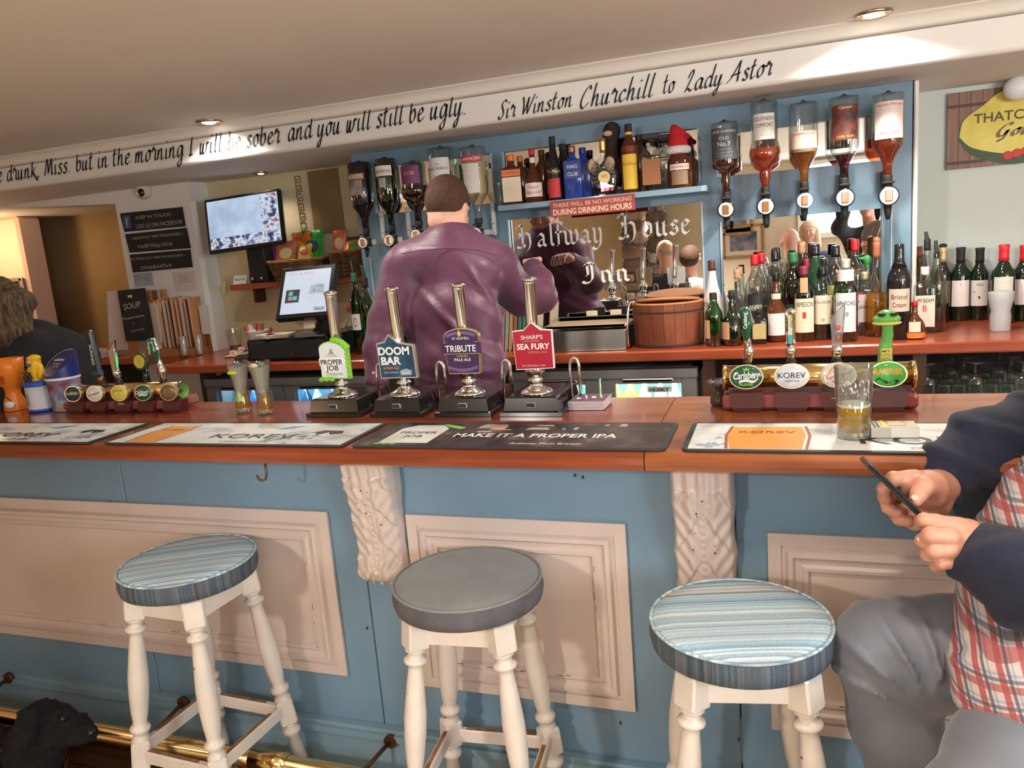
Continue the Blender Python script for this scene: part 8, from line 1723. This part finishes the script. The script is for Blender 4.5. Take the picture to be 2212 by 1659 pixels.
c = atD(70, 1645, 2.22); M = Matrix.Translation(c) @ (S2[0][0]-S2[2][0]).to_track_quat('Z', 'Y').to_matrix().to_4x4(); MB().lathe([(.088, -.010), (.090, -.006), (.090, .008), (.088, .010)], 30, M, cap=False).build('collar', mat('red_collar', (.50, .05, .05), .6), t)
# ---------------- the seating side, seen in the mirrors ----------------
MY = 3.409*2
def mir(u, v, y): p = onY(u, v, MY-y); return Vector((p.x, y, p.z))
def sitter(hu, hv, y, lab, topm, hairm, yaw, bald=False, s=1., extra=None, tilt=-.15):
    c = mir(hu, hv, y); t = thing('person', lab, 'person', (0, 0, 0)); R = rotm(yaw, tilt)
    head(t, c, R, SKINP, hairm, s, bald, neck=[(c+Vector((0, 0, -.2)), .06), (c+R @ Vector((0, -.02, -.05)), .058)], res=.009, extra_hair=extra)
    Ry = rotm(yaw); V = lambda a, b_, d: c+Ry @ Vector((a, b_, 0))+Vector((0, 0, d))
    fs = [ell(V(0, -.02, -.36), (.20, .13, .17), Ry), ell(V(0, 0, -.58), (.18, .15, .20), Ry)]+chain([(V(-.17, -.01, -.28), .07), (V(-.24, .03, -.52), .055), (V(-.12, .24, -.60), .042)])+chain([(V(.17, -.01, -.28), .07), (V(.24, .03, -.52), .055), (V(.12, .24, -.60), .042)])
    sdf_obj('top', union(fs, .06), [c.x-.42, c.y-.42, c.z-.85], [c.x+.42, c.y+.42, c.z-.14], .015, topm, t)
    zs = c.z-.74; fs = []
    for sx in (-.10, .10): k0 = V(sx, 0, -.74); k1 = V(sx*1.2, .40, -.72); k2 = Vector((k1.x, k1.y, .08)); fs += chain([(k0, .10), (k1, .07), (k2, .055)])+chain([(k2, .05), (k2+Ry @ Vector((0, .12, -.02)), .045)])
    sdf_obj('trousers', union(fs, .04), [c.x-.6, c.y-.6, .01], [c.x+.6, c.y+.6, zs+.14], .02, mat('dark_trousers', (.03, .03, .045), .9), t)
    for sx in (-1, 1): hand(t, V(sx*.12, .25, -.60), Ry @ Vector((-sx*.4, 1, 0)), (0, 0, 1), 1., .4, SKINP, .007)
    return t, c, zs
BN = mat('black_jumper', (.014, .015, .022), .9); NV = mat('navy_jumper', (.03, .04, .08), .9); GH = mat('grey_fringe_hair', (.35, .30, .27), .8)
seats = []
seats.append(sitter(1436, 545, -.75, 'older person with receding hair in a black jumper, seen in the middle mirror', BN, GH, 2.4, True))
seats.append(sitter(1494, 556, -1.50, 'person with dark wavy hair, seen at the edge of the middle mirror', mat('pale_blouse', (.60, .62, .64), .8), mat('dark_wavy_hair', (.05, .025, .015), .8, bump=.5, bscale=60), -2.2, extra=lambda P: [ell(P(0, -.03, 0), (.10, .11, .11))]))
seats.append(sitter(1707, 522, -1.10, 'bald person in a dark jumper, seen in the mirror over the spirits', BN, None, 3.0, True, 1.05))
seats.append(sitter(1748, 500, -1.98, 'person with long fair hair in navy, seen in the mirror behind the bald person', NV, mat('blond_hair', (.62, .48, .30), .7), .15, extra=lambda P: chain([(P(.06, -.03, .03), .04), (P(.085, .02, -.15), .035)])+chain([(P(-.06, -.03, .03), .04), (P(-.085, .02, -.15), .035)])))
for i, (t_, c, zs) in enumerate(seats):
    tt_ = thing('pub_chair', ['leather chair of the person in the black jumper', 'leather chair of the person with wavy hair', 'leather chair of the bald person', 'leather chair of the person with long fair hair'][i], 'chair', (c.x, c.y, 0), [2.4, -2.2, 3.0, .15][i], 'leather pub chairs')
    LE = mat('tan_leather', (.30, .10, .05), .5)
    MB().box((0, .10, zs-.12), (.44, .44, .07), bev=.015).build('seat', LE, tt_); MB().box((0, -.20, zs+.12), (.44, .06, .46), bev=.015).build('backrest', LE, tt_)
    for sx in (-.19, .19):
        for sy in (-.09, .29): MB().cyl((sx, sy, 0), (sx*.95, sy*.95, zs-.15), .016, 10).build('leg', DARKW, tt_)
# the photographer: dark clothes, one arm raised with the phone
t = thing('person', 'standing person in black whose back-bar mirror image shows dark clothes and a raised elbow', 'person', (0, 0, 0)); bx = mir(1882, 520, -.42).x
head(t, (bx-.04, -.40, 1.64), rotm(radians(6), -.1), SKIN, mat('dark_hair_p', (.04, .025, .02), .8), 1., neck=[((bx, -.44, 1.44), .062), ((bx-.02, -.42, 1.58), .058)], res=.009)
el = mir(1812, 492, -.28)
f = union([ell((bx, -.45, 1.30), (.21, .13, .17)), ell((bx, -.45, 1.08), (.20, .14, .20))]+chain([(Vector((bx-.17, -.45, 1.38)), .07), (el, .055), (el+Vector((.10, .08, .30)), .04)])+chain([(Vector((bx+.18, -.45, 1.38)), .07), (Vector((bx+.25, -.42, 1.12)), .055), (Vector((bx+.22, -.28, .92)), .045)]), .05)
sdf_obj('black_top', f, (-.25, -.75, .82), (bx+.42, .0, 1.86), .013, BN, t)
sdf_obj('trousers', union([cap_((bx-.09, -.45, .92), (bx-.10, -.44, .5), .11, .08), cap_((bx-.10, -.44, .5), (bx-.10, -.46, .08), .08, .055), cap_((bx+.09, -.45, .92), (bx+.11, -.44, .5), .11, .08), cap_((bx+.11, -.44, .5), (bx+.12, -.46, .08), .08, .055)], .04), (bx-.3, -.7, .02), (bx+.3, -.25, 1.1), .018, BLACKM, t)
hand(t, el+Vector((.10, .08, .31)), (-.3, .1, .8), (0, -1, .2), 1., .5, SKIN, .006); hand(t, (bx+.22, -.27, .91), (0, .2, -1), (1, 0, 0), 1., .4, SKIN, .006)
# framed photographs on the rear wall, and stone piers
def frame_r(u, v, w, h_, lab, k):
    c = mir(u, v, -2.345); t = thing('framed_photo', lab, 'picture', (c.x, -2.345, c.z), pi, 'framed photographs on the rear wall')
    b = MB()
    for s in (-1, 1): b.box((s*(w/2-.012), 0, 0), (.03, .025, h_), bev=.004); b.box((0, 0, s*(h_/2-.012)), (w, .025, .03), bev=.004)
    b.build('frame', mat('gilt_frame', (.45, .26, .12), .35, .4), t); MB().box((0, .006, 0), (w-.04, .006, h_-.04)).build('mount', mat('cream_mount', (.72, .62, .48), .7), t)
    MB().box((0, .001, 0), (w*.66, .006, h_*.58)).build('photograph', mat('faded_group_photo', (.30, .30, .36), .5, noise=.8, nscale=9, col2=(.03, .04, .09)), t)
frame_r(1606, 521, .44, .36, 'gilt-framed group photograph on the rear wall, seen in the mirror over the spirits', 0)
frame_r(1586, 476, .40, .32, 'gilt-framed photograph higher on the rear wall, mostly hidden by the mirror frame', 1)
STN = [mat('stone_%d' % i, c, .9, noise=.4, nscale=9, bump=.4, bscale=30) for i, c in enumerate(((.24, .17, .13), (.33, .25, .20), (.17, .12, .10), (.38, .28, .22)))]
for (u, y, w, lab) in ((1372, -2.1, .26, 'rough stone pier in the seating side, seen in the middle mirror'), (1422, -2.2, .22, 'second stone pier further along the rear wall')):
    c = mir(u, 560, y); t = thing('stone_pier', lab, 'pier', (c.x, y, 0)); rr = random.Random(u)
    MB().box((0, -.02, 1.09), (w*.86, .18, 2.18)).build('mortar_core', mat('mortar', (.40, .34, .28), .95), t)
    z = .0; k = 0
    while z < 2.12:
        h_ = rr.uniform(.10, .17); h_ = min(h_, 2.17-z); n = rr.choice((1, 2)); x = -w/2
        for j in range(n): ww = w/n-.008; MB().box((x+w/n/2, rr.uniform(-.008, .008), z+h_/2), (ww, .24, h_-.012), bev=.018).build('stone', STN[rr.randrange(4)], t); x += w/n
        z += h_; k += 1
slab('wall_rear_cream', mir(1545, 560, -2.38).x, 2.39, -2.399, -2.36, 0, CEIL-.002, mat('rear_cream_wall', (.74, .66, .52), .8))

for i, (x, y, z) in enumerate(ADDED_SCONCES):  # lamp bodies for the added wall lights
    ax = (0, -1) if y < -2 else ((-1, 0) if x < 0 else (1, 0)); t = thing('added_sconce', 'added warm glass wall lamp on the seating side, %s' % ('by the far corner', 'between the stone piers and the bar end', 'on the wall by the far end', 'above the window seat')[i], 'lamp', (x+ax[0]*.0, y+ax[1]*.0, z), 0, 'added wall lamps of the seating side')
    MB().lathe([(.05, -.05), (.09, .02), (.10, .09)], 24, cap=False).build('shade', glass('opal_shade', (.98, .90, .78), (.9, .8, .65), .05), t)
    MB().tube([(0, 0, -.06), (ax[0]*.08, ax[1]*.08, -.10), (ax[0]*.19, ax[1]*.19, -.08)], .008, 8).build('arm', BRASS, t)
